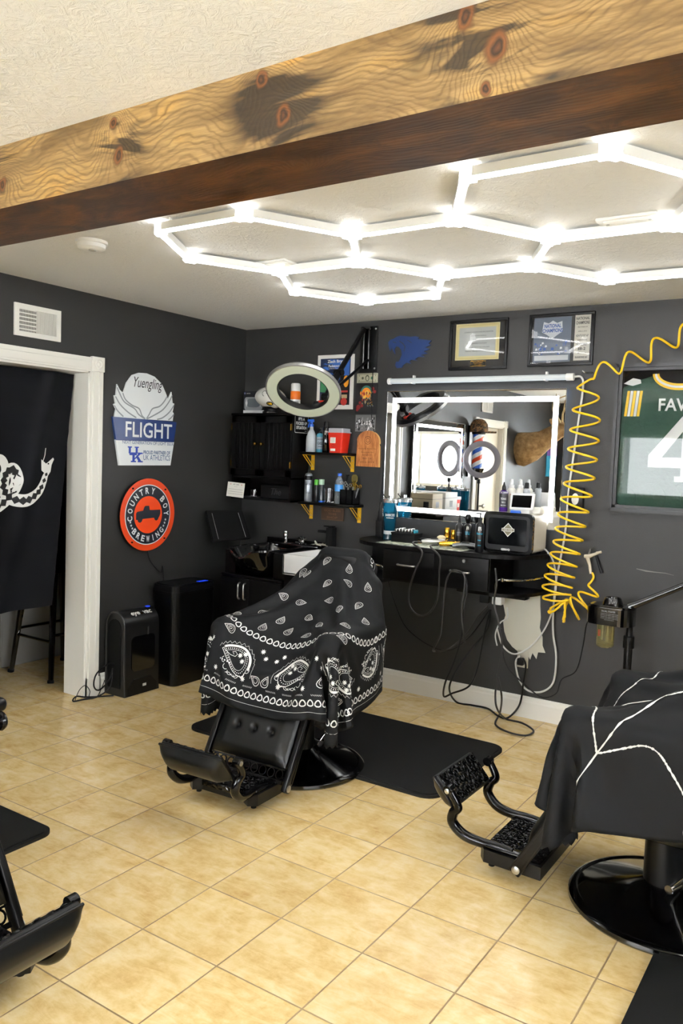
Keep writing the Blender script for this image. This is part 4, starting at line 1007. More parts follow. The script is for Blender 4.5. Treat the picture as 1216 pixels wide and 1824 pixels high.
# jersey shadow box
JX0,JX1,JZ0,JZ1=2.712,3.40,1.284,2.096
f=picture_frame('large dark frame holding a green and gold football jersey on the back wall','x','x',0,0,.02) if False else thing('jersey_frame','large black shadow box frame holding a green football jersey with white number 4','picture frame',((JX0+JX1)/2,0,JZ0))
mFr=mk('grey_black_frame','2a2a2b',.4)
m=MB()
for i,(o_,d_,w_) in enumerate(((0,.045,.010),(.010,.052,.008),(.018,.040,.018))):
    a0,a1,b0,b1=JX0+o_,JX1-o_,JZ0+o_,JZ1-o_
    m.box((a0,-d_,b0),(a1,0,b0+w_));m.box((a0,-d_,b1-w_),(a1,0,b1));m.box((a0,-d_,b0),(a0+w_,0,b1));m.box((a1-w_,-d_,b0),(a1,0,b1))
m.build('frame',mFr,f)
m=MB(); m.box((JX0+.03,-.004,JZ0+.03),(JX1-.03,-.001,JZ1-.03)); m.build('backing',mk('black_felt','0c0c10',.9),f)
mGr=mk('jersey_green','14402e',.6,bump=('n',40,.6,.01)); cx=3.045
jz=lambda px,py:(B(px,py,-.01)[0],B(px,py,-.01)[2])
Fp=FB(0,0,-.008)
body=[(2.745,JZ1-.13),(2.80,JZ1-.10),(2.93,JZ1-.055)]+[(cx+.115*math.cos(a),JZ1-.055+.06*math.sin(a)) for a in [PI+k*PI/10 for k in range(0,11)]]+[(3.16,JZ1-.055),(3.29,JZ1-.10),(3.345,JZ1-.13),(3.37,JZ0+.05),(3.30,JZ0+.032),(2.80,JZ0+.032),(2.735,JZ0+.05)]
m=MB(); m.prism(body,0,.012,Fp,0)
# folded sleeves bunched at the bottom
for a,b,r1 in ((2.80,1.36,.055),(2.93,1.37,.08),(3.16,1.37,.08),(3.27,1.36,.055)):
    m.lathe([(.001,-.02),(r1*.7,-.018),(r1,-.006),(r1*.95,.006),(.001,.014)],0,Matrix.Translation((a,-.018,b))@Matrix.Rotation(PI/2,4,'X'),20)
je=m.build('jersey',mGr,f)
m=MB(); mY=mk('jersey_gold','e8bc1c',.5); mJW=mk('jersey_white','e0e2e0',.5); Fq=FB(0,0,-.0205)
for k in range(3): 
    rr=.115+k*.011; m.stroke([(cx+rr*math.cos(a),JZ1-.055+(.06+k*.012)*math.sin(a)) for a in [PI+j*PI/20 for j in range(21)]],.0115,Fq,.0005*k,0 if k!=1 else 1)
for i in range(5): x=2.762+i*.017; m.flat([(x+.012,JZ1-.145),(x+.026,JZ1-.145),(x+.014,JZ1-.285),(x,JZ1-.285)],Fq,.0005,0 if i%2==0 else 1)
for i in range(5): x=3.328-i*.017; m.flat([(x-.012,JZ1-.145),(x-.026,JZ1-.145),(x-.014,JZ1-.285),(x,JZ1-.285)],Fq,.0005,0 if i%2==0 else 1)
m.flat([(2.75,JZ1-.105),(2.80,JZ1-.075),(2.84,JZ1-.085),(2.845,JZ1-.105),(2.80,JZ1-.118)],Fq,.0006,1)
m.build('stripes',[mY,mJW],je)
m=MB(); m.text('FAVRE',3.06,JZ1-.222,.235,.068,Fq,0,lift=.0005,bold=.02)
n4=[(.12,.0),(.12,.36),(.03,.36),(-.14,.15),(-.14,.08),(.03,.08),(.03,.0)]; 
o4=lambda l:[(cx+.0+a*1.0,1.46+b) for a,b in l]
m.flat(o4([(.03,.36),(.11,.36),(.11,.13),(.15,.13),(.15,.075),(.11,.075),(.11,.03),(.14,.03),(.14,0),(.0,0),(.0,.03),(.03,.03),(.03,.075),(-.14,.075),(-.14,.14)]),Fq,.0008,0)
m.flat(o4([(.03,.27),(.03,.13),(-.07,.13)]),Fq,.0014,1)
m.build('name_and_number',[mJW,mGr],je)
m=MB(); m.box((JX0+.03,-.036,JZ0+.03),(JX1-.03,-.034,JZ1-.03)); m.build('glass',mPane,f)

# tube lamp above mirror
tl=thing('tube_lamp','unlit translucent white LED tube lamp mounted just above the mirror','lamp',(1.86,0,2.03))
m=MB(); m.cyl((1.262,-.035,2.034),(2.435,-.035,2.034),.018,n=20); m.build('tube',mk('translucent_tube','cdd4d6',.25,coat=.3),tl)
m=MB(); m.box((1.27,-.022,2.026),(2.43,-.006,2.042)); m.build('batten',mk('milky_plastic','b4babb',.4),tl)
for a,b in ((1.25,1.272),(2.43,2.475)): m=MB(); m.cyl((a,-.035,2.034),(b,-.035,2.034),.021,n=20); m.build('end_cap',mWhite,tl)
for x_ in (1.42,2.3): m=MB(); m.box((x_,-.05,2.016),(x_+.012,0,2.022)); m.box((x_,-.02,2.02),(x_+.012,0,2.07)); m.build('clip',mWhite,tl)
# LED mirror
MX0,MX1,MZ0,MZ1=1.248,2.436,1.150,1.968; my=-.035
mr=thing('lit_mirror','wide wall mirror with a glowing white LED border above the work counter','mirror',((MX0+MX1)/2,0,MZ0))
m=MB(); m.box((MX0+.03,my+.004,MZ0+.03),(MX1-.03,0,MZ1-.03)); m.build('back_box',mSteel,mr)
m=MB(); m.box((MX0,my,MZ0),(MX1,my+.005,MZ1)); m.build('mirror_glass',mMirror,mr)
def led_border(root,o,u,v,n,w,h,ins,lw):
    m=MB(); F_=(o,u,v,n)
    for r in (rect(-w/2+ins,h/2-ins-lw,w/2-ins,h/2-ins),rect(-w/2+ins,-h/2+ins,w/2-ins,-h/2+ins+lw),rect(-w/2+ins,-h/2+ins+lw,-w/2+ins+lw,h/2-ins-lw),rect(w/2-ins-lw,-h/2+ins+lw,w/2-ins,h/2-ins-lw)): m.prism(r,0,.0008,F_)
    return m.build('led_border',mLED,root)
led_border(mr,V(((MX0+MX1)/2,my,(MZ0+MZ1)/2)),V((1,0,0)),V((0,0,1)),V((0,-1,0)),MX1-MX0,MZ1-MZ0,.042,.030)
m=MB()
for a,b in (((MX0,MZ0),(MX0,MZ1)),((MX1,MZ0),(MX1,MZ1)),((MX0,MZ1),(MX1,MZ1)),((MX0,MZ0),(MX1,MZ0))): m.cyl((a[0],my+.0025,a[1]),(b[0],my+.0025,b[1]),.0035,n=8)
m.build('polished_edge',mChrome,mr)
m=MB(); m.box((MX0+.05,-.022,MZ0+.035),(MX1-.05,-.018,MZ1-.035)); 
# soft back glow strip around the box edge
m=MB()
for r in (((MX0+.02,-.018,MZ0+.02),(MX1-.02,-.008,MZ0+.028)),((MX0+.02,-.018,MZ1-.028),(MX1-.02,-.008,MZ1-.02)),((MX0+.02,-.018,MZ0+.02),(MX0+.028,-.008,MZ1-.02)),((MX1-.028,-.018,MZ0+.02),(MX1-.02,-.008,MZ1-.02))): m.box(*r)
m.build('back_glow_strip',mk('back_glow','dcebff',.5,emit=5),mr)

# ring lamp on wall rail --------------------------------------------------------
br=thing('swing_arm_ring_lamp','large round ring lamp hanging from a black swing arm on the back wall','ring lamp',(1.07,0,2.10))
m=MB(); m.box((1.005,-.012,2.10),(1.140,0,2.404),bev=.003); rail=m.build('wall_plate',mBlk,br)
for x_,z_ in ((1.018,2.385),(1.072,2.388),(1.125,2.385),(1.125,2.125),(1.072,2.165)): m=MB(); m.lathe([(.001,.006),(.006,.004),(.007,0)],0,Matrix.Translation((x_,-.012,z_))@Matrix.Rotation(PI/2,4,'X'),12); m.build('screw',mSteel,rail)
m=MB(); m.cyl((1.045,-.03,2.12),(1.045,-.03,2.395),.013,n=14); m.cyl((1.085,-.03,2.12),(1.085,-.03,2.395),.010,n=14); m.box((1.03,-.045,2.375),(1.10,-.01,2.40),bev=.004); m.build('track_tubes',mBlkGloss,br)
rc=V((1.110,-.780,1.908)); rn=V((.2494,-.5582,-.7913)).normalized(); R0=.222
e1=rn.cross(V((0,0,1))).normalized(); e2=rn.cross(e1)
hub=rc-rn*.05+V((-.0,.14,.03))*0
top=V((1.05,-.04,2.38)); gd=V((-.1,1,0)); gd=(gd-rn*gd.dot(rn)).normalized(); att0=rc+gd*(R0-.02)-rn*.055; elbow=top.lerp(att0,.62)+V((0,0,.015)); grip=top.lerp(att0,.90)
m=MB(); m.tube([top,elbow],.017,n=10); m.tube([V((1.03,-.04,2.35)),elbow-V((.02,0,.03))],.007,n=8); m.build('upper_arm',mBlk,br)
m=MB(); m.tube([V((1.085,-.03,2.18)),grip+V((0,0,.0))],.010,n=8); m.build('brace',mBlk,br)
m=MB(); m.tube([elbow,grip],.021,n=12); m.cyl(elbow-V((.03,0,0)),elbow+V((.03,0,0)),.022,n=16); m.cyl(grip-V((.025,0,.0)),grip+V((.025,0,0)),.026,n=16); m.build('fore_arm',mBlk,br)
pq=rc-rn*.045
m=MB(); m.tube([grip,(grip+pq)/2-rn*.03,pq+(grip-pq).normalized()*.19*0+e2*0],.0,n=3) if False else None
m=MB()
gdir=V((-.1,1,0)); gdir=(gdir-rn*gdir.dot(rn)).normalized(); att=rc+gdir*(R0-.02)-rn*.055
m.tube([grip,att],.014,n=10)
m.box((-.05,-.03,-.012),(.05,.03,.012),0,Matrix.Translation(att)@rn.to_track_quat('Z','Y').to_matrix().to_4x4(),bev=.006)
m.build('yoke',mBlk,br)
m=MB(); mr_=MB()
def ringlathe(mm,prof,mi,c,n,a1,a2,k=72):
    vs_=[];fs=[];q=len(prof)
    for j in range(k):
        a=2*PI*j/k; d=a1*math.cos(a)+a2*math.sin(a)
        for r,h in prof: vs_.append(c+d*r+n*h)
    for j in range(k):
        for i in range(q): fs.append((j*q+i,((j+1)%k)*q+i,((j+1)%k)*q+(i+1)%q,j*q+(i+1)%q))
    mm.add(vs_,fs,mi,None,True)
ringlathe(m,[(R0,-.012),(R0,.010),(R0-.006,.010),(R0-.006,.002),(R0-.066,.002),(R0-.066,.010),(R0-.072,.010),(R0-.072,-.012),(R0-.060,-.038),(R0-.018,-.038)],0,rc,rn,e1,e2)
m.build('ring_housing',mk('ring_back_black','18181a',.3),br)
m=MB(); ringlathe(m,[(R0+.0012,-.012),(R0+.0012,.0105),(R0-.004,.0115),(R0-.005,.0105)],0,rc,rn,e1,e2); m.build('silver_rim',mk('silver_rim','a8a8a6',.3,metal=.7),br)
m=MB(); ringlathe(m,[(R0-.006,.004),(R0-.006,.012),(R0-.066,.012),(R0-.066,.004)],0,rc,rn,e1,e2); m.build('diffuser',mk('greenish_diffuser','c9d0bc',.45),br)
m=MB(); q=att+rn*.0; m.box((-.02,-.03,-.012),(.02,.03,.012),0,Matrix.Translation(att-rn*.004)@rn.to_track_quat('Z','Y').to_matrix().to_4x4(),bev=.004); m.build('red_clamp',mRed,br)
m=MB(); m.tube(spline([(1.10,-.05,2.18),(1.115,-.02,2.12),(1.112,-.008,2.02),(1.108,-.008,1.90),(1.125,-.008,1.75),(1.165,-.008,1.66),(1.205,-.006,1.58),(1.215,-.006,1.40),(1.20,-.006,1.2),(1.19,-.02,1.02)],8),.003,n=6); m.build('power_cord',mBlk,br)

# ============================================================ WALL CABINET + SHELVES
CX0,CX1,CY,CZ0,CZ1=.07,.605,-.20,1.203,1.812
cab=thing('wall_cabinet','black wooden wall cabinet with two grooved doors and an open shelf below them','cabinet',((CX0+CX1)/2,0,CZ0))
m=MB(); th=.016
m.box((CX0,CY,CZ0),(CX0+th,0,CZ1)); m.box((CX1-th,CY,CZ0),(CX1,0,CZ1)); m.box((CX0,CY,CZ0),(CX1,0,CZ0+th)); m.box((CX0-.012,CY-.012,CZ1-.014),(CX1+.012,0,CZ1+.004),bev=.004); m.box((CX0,CY,1.36),(CX1,0,1.374)); m.box((CX0,-.008,CZ0),(CX1,0,CZ1))
m.build('carcass',mBlkWood,cab)
xm=(CX0+CX1)/2
for a,b,kx in ((CX0+.003,xm-.002,xm-.028),(xm+.002,CX1-.003,xm+.028)):
    m=MB(); w_=b-a; z0,z1=1.377,CZ1-.018
    m.box((a,CY-.016,z0),(b,CY-.001,z0+.045)); m.box((a,CY-.016,z1-.045),(b,CY-.001,z1)); m.box((a,CY-.016,z0),(a+.04,CY-.001,z1)); m.box((b-.04,CY-.016,z0),(b,CY-.001,z1))
    nb=5; bw=(w_-.08)/nb
    for k in range(nb): m.box((a+.04+k*bw+.0015,CY-.011,z0+.045),(a+.04+(k+1)*bw-.0015,CY-.004,z1-.045),bev=.0012)
    d=m.build('door',mBlkWood,cab)
    m=MB(); m.lathe([(.005,0),(.005,.012),(.011,.018),(.0125,.025),(.010,.031),(.001,.034)],0,Matrix.Translation((kx,CY-.016,1.60))@Matrix.Rotation(PI/2,4,'X'),18); m.build('knob',mBrass,d)
    for z_ in (1.46,1.72):
        m=MB(); hx=a if a<xm-.1 and kx<xm else b; m.box((hx-.004,CY-.0175,z_-.022),(hx+.004,CY-.003,z_+.022)); m.build('hinge',mBrass,d)
def shelf(lb,x0,x1,z,d=.125,grp='black shelves on yellow brackets'):
    s=thing('wall_shelf',lb,'shelf',((x0+x1)/2,0,z-.02)); m=MB(); m.box((x0,-d,z-.018),(x1,0,z),bev=.002); m.build('board',mBlkWood,s)
    for bx in (x0+.012,x1-.045):
        m=MB(); m.box((bx,-.004,z-.125),(bx+.028,0,z-.018)); m.box((bx,-.11,z-.022),(bx+.028,0,z-.018))
        for q in (.0,.022): m.tube([(bx+q+.003,-.105,z-.021),(bx+q+.003,-.003,z-.105)],.0032,n=6)
        k=m.build('bracket',mYellow,s)
        for zz in (z-.05,z-.10): m=MB(); m.lathe([(.001,.003),(.004,.0015),(.004,0)],0,Matrix.Translation((bx+.014,-.004,zz))@Matrix.Rotation(PI/2,4,'X'),10); m.build('screw',mSteel,k)
    return s
shelf('upper black shelf on yellow brackets holding the spray bottles and the red container',.617,1.005,1.556)
shelf('lower black shelf on yellow brackets holding bottles, a glass and the comb pot',.617,1.075,1.212,d=.13)
# sticker sign on cabinet side
ss=thing('slogan_sign','small black slogan sign with white lettering on the cabinet side','sign',(CX1+.003,-.105,1.69))
Fs=(V((CX1+.001,-.105,1.745)),V((0,1,0)),V((0,0,1)),V((1,0,0)))
m=MB(); m.prism(rrect(.16,.125,.012,4),0,.003,Fs,0); m.build('plate',mBlk,ss)
m=MB(); m.stroke(rrect(.152,.117,.010,4),.0035,Fs,.0034,0,True); m.text("IT'S A",0,.036,.075,.020,Fs,0,lift=.0026,bold=.04); m.text('FUCKED UP',0,.006,.125,.022,Fs,0,lift=.0026,bold=.04); m.text('SITUATION',0,-.024,.120,.022,Fs,0,lift=.0026,bold=.04); m.text('funny',.05,-.047,.022,.006,Fs,0,lift=.0026); m.build('lettering',mPrint,ss)
# on top of the cabinet
zt=CZ1+.004
bx=thing('boxed_helmet','silver and dark boxed collectible on top of the wall cabinet, left end','box',(.165,-.10,zt))
m=MB(); m.box((.065,-.09,zt),(.262,-.015,zt+.165)); m.build('carton',mk('box_dark_grey','2d2e33',.25),bx)
m=MB(); Fx=FB(0,0,-.0905); m.prism(rrect(.165,.095,.02,4,.163,zt+.075),0,.004,Fx,0); m.prism(rrect(.12,.06,.025,4,.165,zt+.080),.004,.007,Fx,1); m.flat(rect(.067,zt+.002,.260,zt+.028),Fx,.0006,2)
for dx_ in (-.07,.07): m.flat([(.168+dx_*.9,zt+.05),(.168+dx_*1.08,zt+.08),(.168+dx_*.9,zt+.11),(.168+dx_*.8,zt+.08)],Fx,.0075,2)
m.build('window_tray',[mk('tray_silver','b4b8ba',.2,metal=.4),mk('helmet_grey','5a6166',.3),mk('glossy_white','d4d4d4',.2)],bx)
m=MB(); m.flat([(.072,zt+.158),(.086,zt+.158),(.086,zt+.146),(.079,zt+.140),(.072,zt+.146)],Fx,.0006,0); m.text('NFL',.079,zt+.150,.010,.007,Fx,1,lift=.0008,d=.0002); m.text('SUPER MINI',.112,zt+.149,.035,.007,Fx,1,lift=.0008,d=.0002); m.build('league_shield',[mk('shield_blue','27407c',.4),mPrint],bx)
fbn=thing('football','white football on a small black stand, on top of the wall cabinet','football',(.365,-.15,zt))
m=MB(); a_,b_=.138,.076; Mf=Matrix.Translation((.365,-.15,zt+.035+.075))@Matrix.Rotation(PI/2,4,'Y')@Matrix.Rotation(.1,4,'Y')
prof=[(max(.0012,b_*(max(0,1-(t_/a_)**2))**.72),t_) for t_ in [a_*math.sin(PI/2*q/14) for q in range(-14,15)]]
m.lathe(prof,0,Mf,32); fbb=m.build('ball',mk('white_pebbled_leather','d9d8d0',.5,bump=('v',300,.3,.0006)),fbn)
m=MB(); ctr=Mf.translation
def ballpt(u,v_,l=0.):   # u along axis, v angle around from facing -y
    r=b_*(max(0,1-(u/a_)**2))**.72+l; return V((ctr.x+u,ctr.y-r*math.cos(v_),ctr.z+r*math.sin(v_)-u*.1))
for s_ in (-.35,-.05,.25):
    pass
for (cu,cv,ru,rv,mi,l) in ((.04,-.62,.026,.24,0,.001),(.04,-.62,.018,.16,1,.0018)):
    vs_=[ballpt(cu,cv,l)]+[ballpt(cu+ru*math.cos(k*PI/8),cv+rv*math.sin(k*PI/8),l) for k in range(16)]; m.add(vs_,[(0,1+k,1+(k+1)%16) for k in range(16)],mi)
m.tube([ballpt(.04+.012*math.cos(a),-.62+.11*math.sin(a),.003) for a in [k*PI/8 for k in range(3,14)]],.0022,0,n=6)
m.tube([ballpt(.018*math.cos(k*PI/10)+.0,.35+.25*math.sin(k*PI/10),.001) for k in range(16)],.0018,0,n=6)
m.build('oval_logo',[mk('logo_dark_green','203a2c',.5),mk('logo_gold','e8b71c',.5)],fbb)
m=MB(); m.tube([ballpt(.14*math.sin(k*.15-1.5)*.98,1.15,.001) for k in range(21)],.0015,0,n=6); m.build('seam',mk('seam_grey','9a9a94',.6),fbb)
m=MB(); m.lathe([(.055,0),(.055,.012),(.042,.018),(.040,.030),(.052,.046)],0,Matrix.Translation((.365,-.15,zt)),24,cap=False); m.build('stand',mBlk,fbn)

# -------------------------------------------------------------- bottles helper
def bottle(name,label,cat,x,y,z,prof,mat,parts=(),group=None,n=28,sx=1):
    b=thing(name,label,cat,(x,y,z),group=group); m=MB(); m.lathe(prof,0,Matrix.Translation((x,y,z)),n); m.build('body',mat,b)
    for nm,pr,mt in parts: m=MB(); m.lathe(pr,0,Matrix.Translation((x,y,z)),n); m.build(nm,mt,b)
    return b
def wrap_text(b,x,y,z,r,s_,w,h,mt,name='label_text',ang=-.45,lift=.0006):
    """lettering bent round a cylinder, facing about the camera"""
    th0=math.atan2(CAM[1]-y,CAM[0]-x)
    m=MB(); F_=(V((0,0,0)),V((1,0,0)),V((0,0,1)),V((0,-1,0)))
    for i,(t_,hh,zz,ww) in enumerate(s_):
        m2=MB(); m2.text(t_,0,zz,ww,hh,F_,0,d=0,bold=.02)
        vs_=[V((x+(r+lift)*math.cos(th0+v.x/r),y+(r+lift)*math.sin(th0+v.x/r),z+v.z)) for v in m2.v]; m.add(vs_,m2.f,0)
    return m.build(name,mt,b)
def sprayhead(b,x,y,z,mt,s=1.,dirx=-1,mt2=None):
    m=MB(); m.lathe([(.013*s,0),(.013*s,.015*s),(.006*s,.018*s),(.006*s,.03*s)],0,Matrix.Translation((x,y,z)),16)
    m.box((x-.030*s if dirx<0 else x-.014*s,y-.007*s,z+.028*s),(x+.014*s if dirx<0 else x+.030*s,y+.007*s,z+.045*s),bev=.004*s)
    m.tube([(x+dirx*.012*s,y,z+.03*s),(x+dirx*.022*s,y,z+.012*s),(x+dirx*.026*s,y,z-.004*s)],.004*s,n=8); return m.build('spray_head',mt,b)
mOrange=mk('orange_label','e8741c',.35); mCapW=mk('cap_white','dedede',.35)
b=bottle('spray_can','orange and white aerosol can standing on the wall cabinet behind the ring lamp','spray can',.545,-.10,zt,[(.033,0),(.035,.004),(.035,.155),(.030,.165)],mOrange,[('cap',[(.034,.150),(.034,.158),(.033,.205),(.028,.212),(.001,.213)],mCapW),('label_band',[(.0354,.045),(.0354,.10)],mCapW)])
wrap_text(b,.545,-.10,zt,.036,[('CLIPPER',.012,.080,.05),('SPRAY',.010,.060,.035)],0,0,mInk)
# card and little glass in the open compartment
cd_=thing('appointment_card','white printed card leaning on the open compartment of the wall cabinet','card',(.10,CY-.01,CZ0+.017))
m=MB(); Mc=Matrix.Translation((.125,CY-.020,CZ0+.012)) @Matrix.Rotation(-.10,4,'X')@Matrix.Rotation(.04,4,'Y'); m.box((-.085,-.001,0),(.075,.001,.105),0,Mc); m.build('card_sheet',mPaper,cd_)
m=MB(); Fc=(Mc@V((0,-.0012,0)),(Mc.to_3x3()@V((1,0,0))),(Mc.to_3x3()@V((0,0,1))),(Mc.to_3x3()@V((0,-1,0)))); m.text('GIFT CARD',-.005,.090,.055,.009,Fc,0,d=.0003); m.text('for you',-.005,.075,.028,.005,Fc,0,d=.0003)
for z_ in (.055,.038,.022): m.stroke([(-.072,z_),(.065,z_)],.0012,Fc,.0003)
for q in (-.055,.048): m.flat(disc(q,.09,.003,6,.006),Fc,.0003,1)
m.build('card_print',[mInk,mk('small_red','c03a20',.5)],cd_)
gl=bottle('small_glass','small clear glass beside the white card in the wall cabinet','glass',.245,CY+.045,CZ0+.0165,[(.022,0),(.026,.002),(.028,.055),(.026,.055),(.023,.004),(.001,.004)],mGlass)
tb=thing('black_name_block','black block with script lettering lying in the open compartment of the wall cabinet','block',(.42,-.12,CZ0+.0165))
m=MB(); m.box((.30,-.15,CZ0+.0165),(.56,-.09,CZ0+.11),bev=.004); m.build('block',mBlkMatte,tb)
m=MB(); m.text('The',.44,CZ0+.065,.09,.05,FB(0,0,-.151),0,shear=.3); m.build('script_lettering',mk('dark_grey_ink','2a2a2c',.4),tb)
# upper shelf
z=1.556; y=-.065
b=bottle('spray_bottle','half clear plastic spray bottle with a blue trigger on the upper shelf','spray bottle',.668,y,z,[(.034,0),(.037,.004),(.037,.085),(.034,.11),(.020,.145),(.013,.155),(.013,.175)],mk('frosted_plastic','b9bec2',.35),[])
sprayhead(b,.668,y,z+.175,mBlue,1.15,-1)
b=bottle('pump_bottle','blue and silver labelled bottle with a black pump, right of the frosted spray bottle','bottle',.742,y,z,[(.024,0),(.026,.004),(.026,.115),(.022,.125),(.010,.132)],mk('blue_clear_plastic','4b8fa8',.25),[('label_wrap',[(.0264,.022),(.0264,.105)],mk('silver_blue_label','7c8b96',.35)),('pump',[(.010,.130),(.010,.142),(.004,.145),(.004,.162),(.010,.163),(.010,.170),(.001,.171)],mBlk)])
wrap_text(b,.742,y,z,.0268,[('AQUA',.012,.088,.04),('GEL',.018,.062,.038),('clean',.008,.040,.030)],0,0,mInk)
b=bottle('aerosol_can','tall black can with white lettering on the upper shelf beside the red container','spray can',.802,y-.015,z,[(.022,0),(.024,.003),(.024,.17),(.018,.178)],mBlkGloss,[('cap',[(.020,.176),(.020,.205),(.016,.212),(.001,.213)],mBlk)])
wrap_text(b,.802,y-.015,z,.0245,[('LV3',.026,.135,.022)],0,0,mPrint)
sc=thing('sharps_container','translucent red sharps container with a clear lid on the upper shelf','container',(.905,-.07,z))
def taper(m,cx,cy,z0,z1,w0,d0,w1,d1,mi=0,r=.010):
    a=rrect(w0,d0,r,4,cx,cy); b_=rrect(w1,d1,r,4,cx,cy); k=len(a)
    m.add([(p_[0],p_[1],z0) for p_ in a]+[(p_[0],p_[1],z1) for p_ in b_],[[i,(i+1)%k,k+(i+1)%k,k+i] for i in range(k)]+[list(range(k))[::-1],list(range(k,2*k))],mi)
m=MB(); taper(m,.90,-.066,z,z+.135,.098,.088,.122,.105); m.build('tub',mk('red_translucent','d42a16',.3),sc)
m=MB(); taper(m,.90,-.066,z+.135,z+.142,.134,.114,.134,.114); taper(m,.90,-.066,z+.142,z+.165,.122,.10,.118,.098); m.build('lid',mk('milky_lid','a9a7ac',.3),sc)
m=MB(); Fr=FB(0,0,-.1165); m.flat(rect(.862,z+.065,.905,z+.105),Fr,0,0); m.flat(rect(.865,z+.012,.905,z+.028),Fr,0,0)
for k in range(4): m.stroke([(.868,z+.097-k*.008),(.898,z+.097-k*.008)],.0015,Fr,.0003,1)
m.stroke(disc(.885,z+.048,.009,12),.003,Fr,.0002,2,True); m.build('stickers',[mPaper,mInk,mk('hazard_red','a01c10',.4)],sc)
# lower shelf
z=1.212
b=bottle('aerosol_can','silver aerosol can with dark nozzle at the left end of the lower shelf','spray can',.662,-.072,z,[(.026,0),(.028,.004),(.028,.185),(.022,.195),(.010,.200)],mk('can_silver','8f959c',.25,metal=.5),[('nozzle',[(.008,.200),(.008,.212),(.005,.222),(.001,.223)],mBlk),('rim_band',[(.0284,.150),(.0284,.178)],mBlk)])
wrap_text(b,.662,-.072,z,.0285,[('HAIR SPRAY',.012,.120,.055),('strong',.009,.060,.035)],0,0,mInk)
b=bottle('tube_bottle','slim dark bottle with a bright green cap on the lower shelf','bottle',.722,-.06,z,[(.014,0),(.016,.003),(.016,.115),(.013,.12)],mk('dark_bottle','15181a',.3),[('cap',[(.015,.118),(.015,.150),(.012,.155),(.001,.156)],mk('bright_green','58b83c',.35))])
b=bottle('tube_bottle','slim clear bottle with a pale green top and blue foot beside the green-capped one','bottle',.765,-.06,z,[(.018,.012),(.018,.12),(.016,.125)],mk('dim_clear_bottle','2a3238',.15),[('cap',[(.018,.122),(.019,.158),(.001,.159)],mk('pale_green','a8c8b0',.4)),('foot',[(.019,0),(.020,.003),(.020,.012),(.001,.013)],mBlue)])
b=bottle('drinking_glass','empty clear tumbler on the lower shelf','glass',.832,-.065,z,[(.028,0),(.032,.003),(.034,.10),(.032,.10),(.029,.008),(.001,.008)],mGlass)
b=bottle('water_bottle','clear water bottle with blue cap and label on the lower shelf','bottle',.918,-.07,z,[(.028,0),(.031,.006),(.029,.02),(.031,.035),(.029,.05),(.031,.07),(.031,.135),(.028,.15),(.014,.178),(.012,.182),(.012,.19)],mk('clear_pet','dfeaf2',.08,trans=.85,ior=1.33),[('cap',[(.014,.188),(.0145,.205),(.012,.207),(.001,.208)],mBlue),('label_wrap',[(.0314,.085),(.0314,.130)],mk('water_label','3a8ad0',.3))])
cp_=thing('comb_pot','square black pot of scissors and combs at the right end of the lower shelf','pot',(1.02,-.07,z))
m=MB()
for a in ((.955,-.115,1.055,-.11),(.955,-.03,1.055,-.025),(.955,-.115,.96,-.025),(1.05,-.115,1.055,-.025),(1.003,-.115,1.008,-.025)): m.box((a[0],a[1],z),(a[2],a[3],z+.10))
m.box((.955,-.115,z),(1.055,-.025,z+.006)); m.build('pot',mBlkGloss,cp_)
for i,(x_,h_,lean,col) in enumerate(((.972,.17,-.02,mSteel),(.99,.155,.0,mSteel),(1.018,.16,.012,mGold),(1.04,.15,.03,mGold),(1.03,.19,0.,mBrass),(.968,.20,-.015,mBlk))):
    if i<4:
        s=thing('hair_scissors',('silver-handled scissors leaning left in the comb pot','silver scissors upright in the middle of the comb pot','gold-ringed scissors in the middle of the comb pot','gold-ringed scissors leaning right in the comb pot')[i],'scissors',(x_,-.07,z+.01),group='scissors in the comb pot')
        m=MB()
        for d_ in (-.004,.004): m.tube([(x_+d_*.5,-.07-d_,z+.01),(x_+lean+d_,-.07,z+h_*.75)],.0025,n=6)
        m.build('blades',mSteel,s)
        for d_ in (-.011,.013): m=MB(); m.tube([(x_+lean+d_+.009*math.cos(k*PI/6),-.07+d_*.3,z+h_*.83+.011*math.sin(k*PI/6)) for k in range(12)],.0026,n=6,closed=True); m.build('finger_ring',col,s)
    elif i==4:
        s=thing('hair_comb','yellowish hair comb standing tall in the comb pot','comb',(x_,-.06,z+.01)); m=MB(); m.prism(rrect(.045,.055,.018,5,x_,z+h_-.015),0,.003,FB(0,0,-.055)); m.box((x_-.012,-.058,z+.02),(x_+.012,-.055,z+h_-.03)); m.build('comb_body',mk('olive_brass','8c7a34',.4,metal=.5),s)
        m=MB(); 
        for k in range(9): m.box((x_-.019+k*.0045,-.0595,z+h_-.03),(x_-.017+k*.0045,-.0575,z+h_+.008))
        m.build('teeth',mk('dark_olive','4a421c',.5),s)
    else:
        s=thing('hair_clip','black hair clip standing at the back left of the comb pot','clip',(x_,-.05,z+.01)); m=MB(); m.box((x_-.006,-.055,z+.03),(x_+.006,-.045,z+h_),bev=.002); m.box((x_-.012,-.055,z+h_-.01),(x_+.014,-.045,z+h_),bev=.002); m.build('clip_body',mBlk,s)
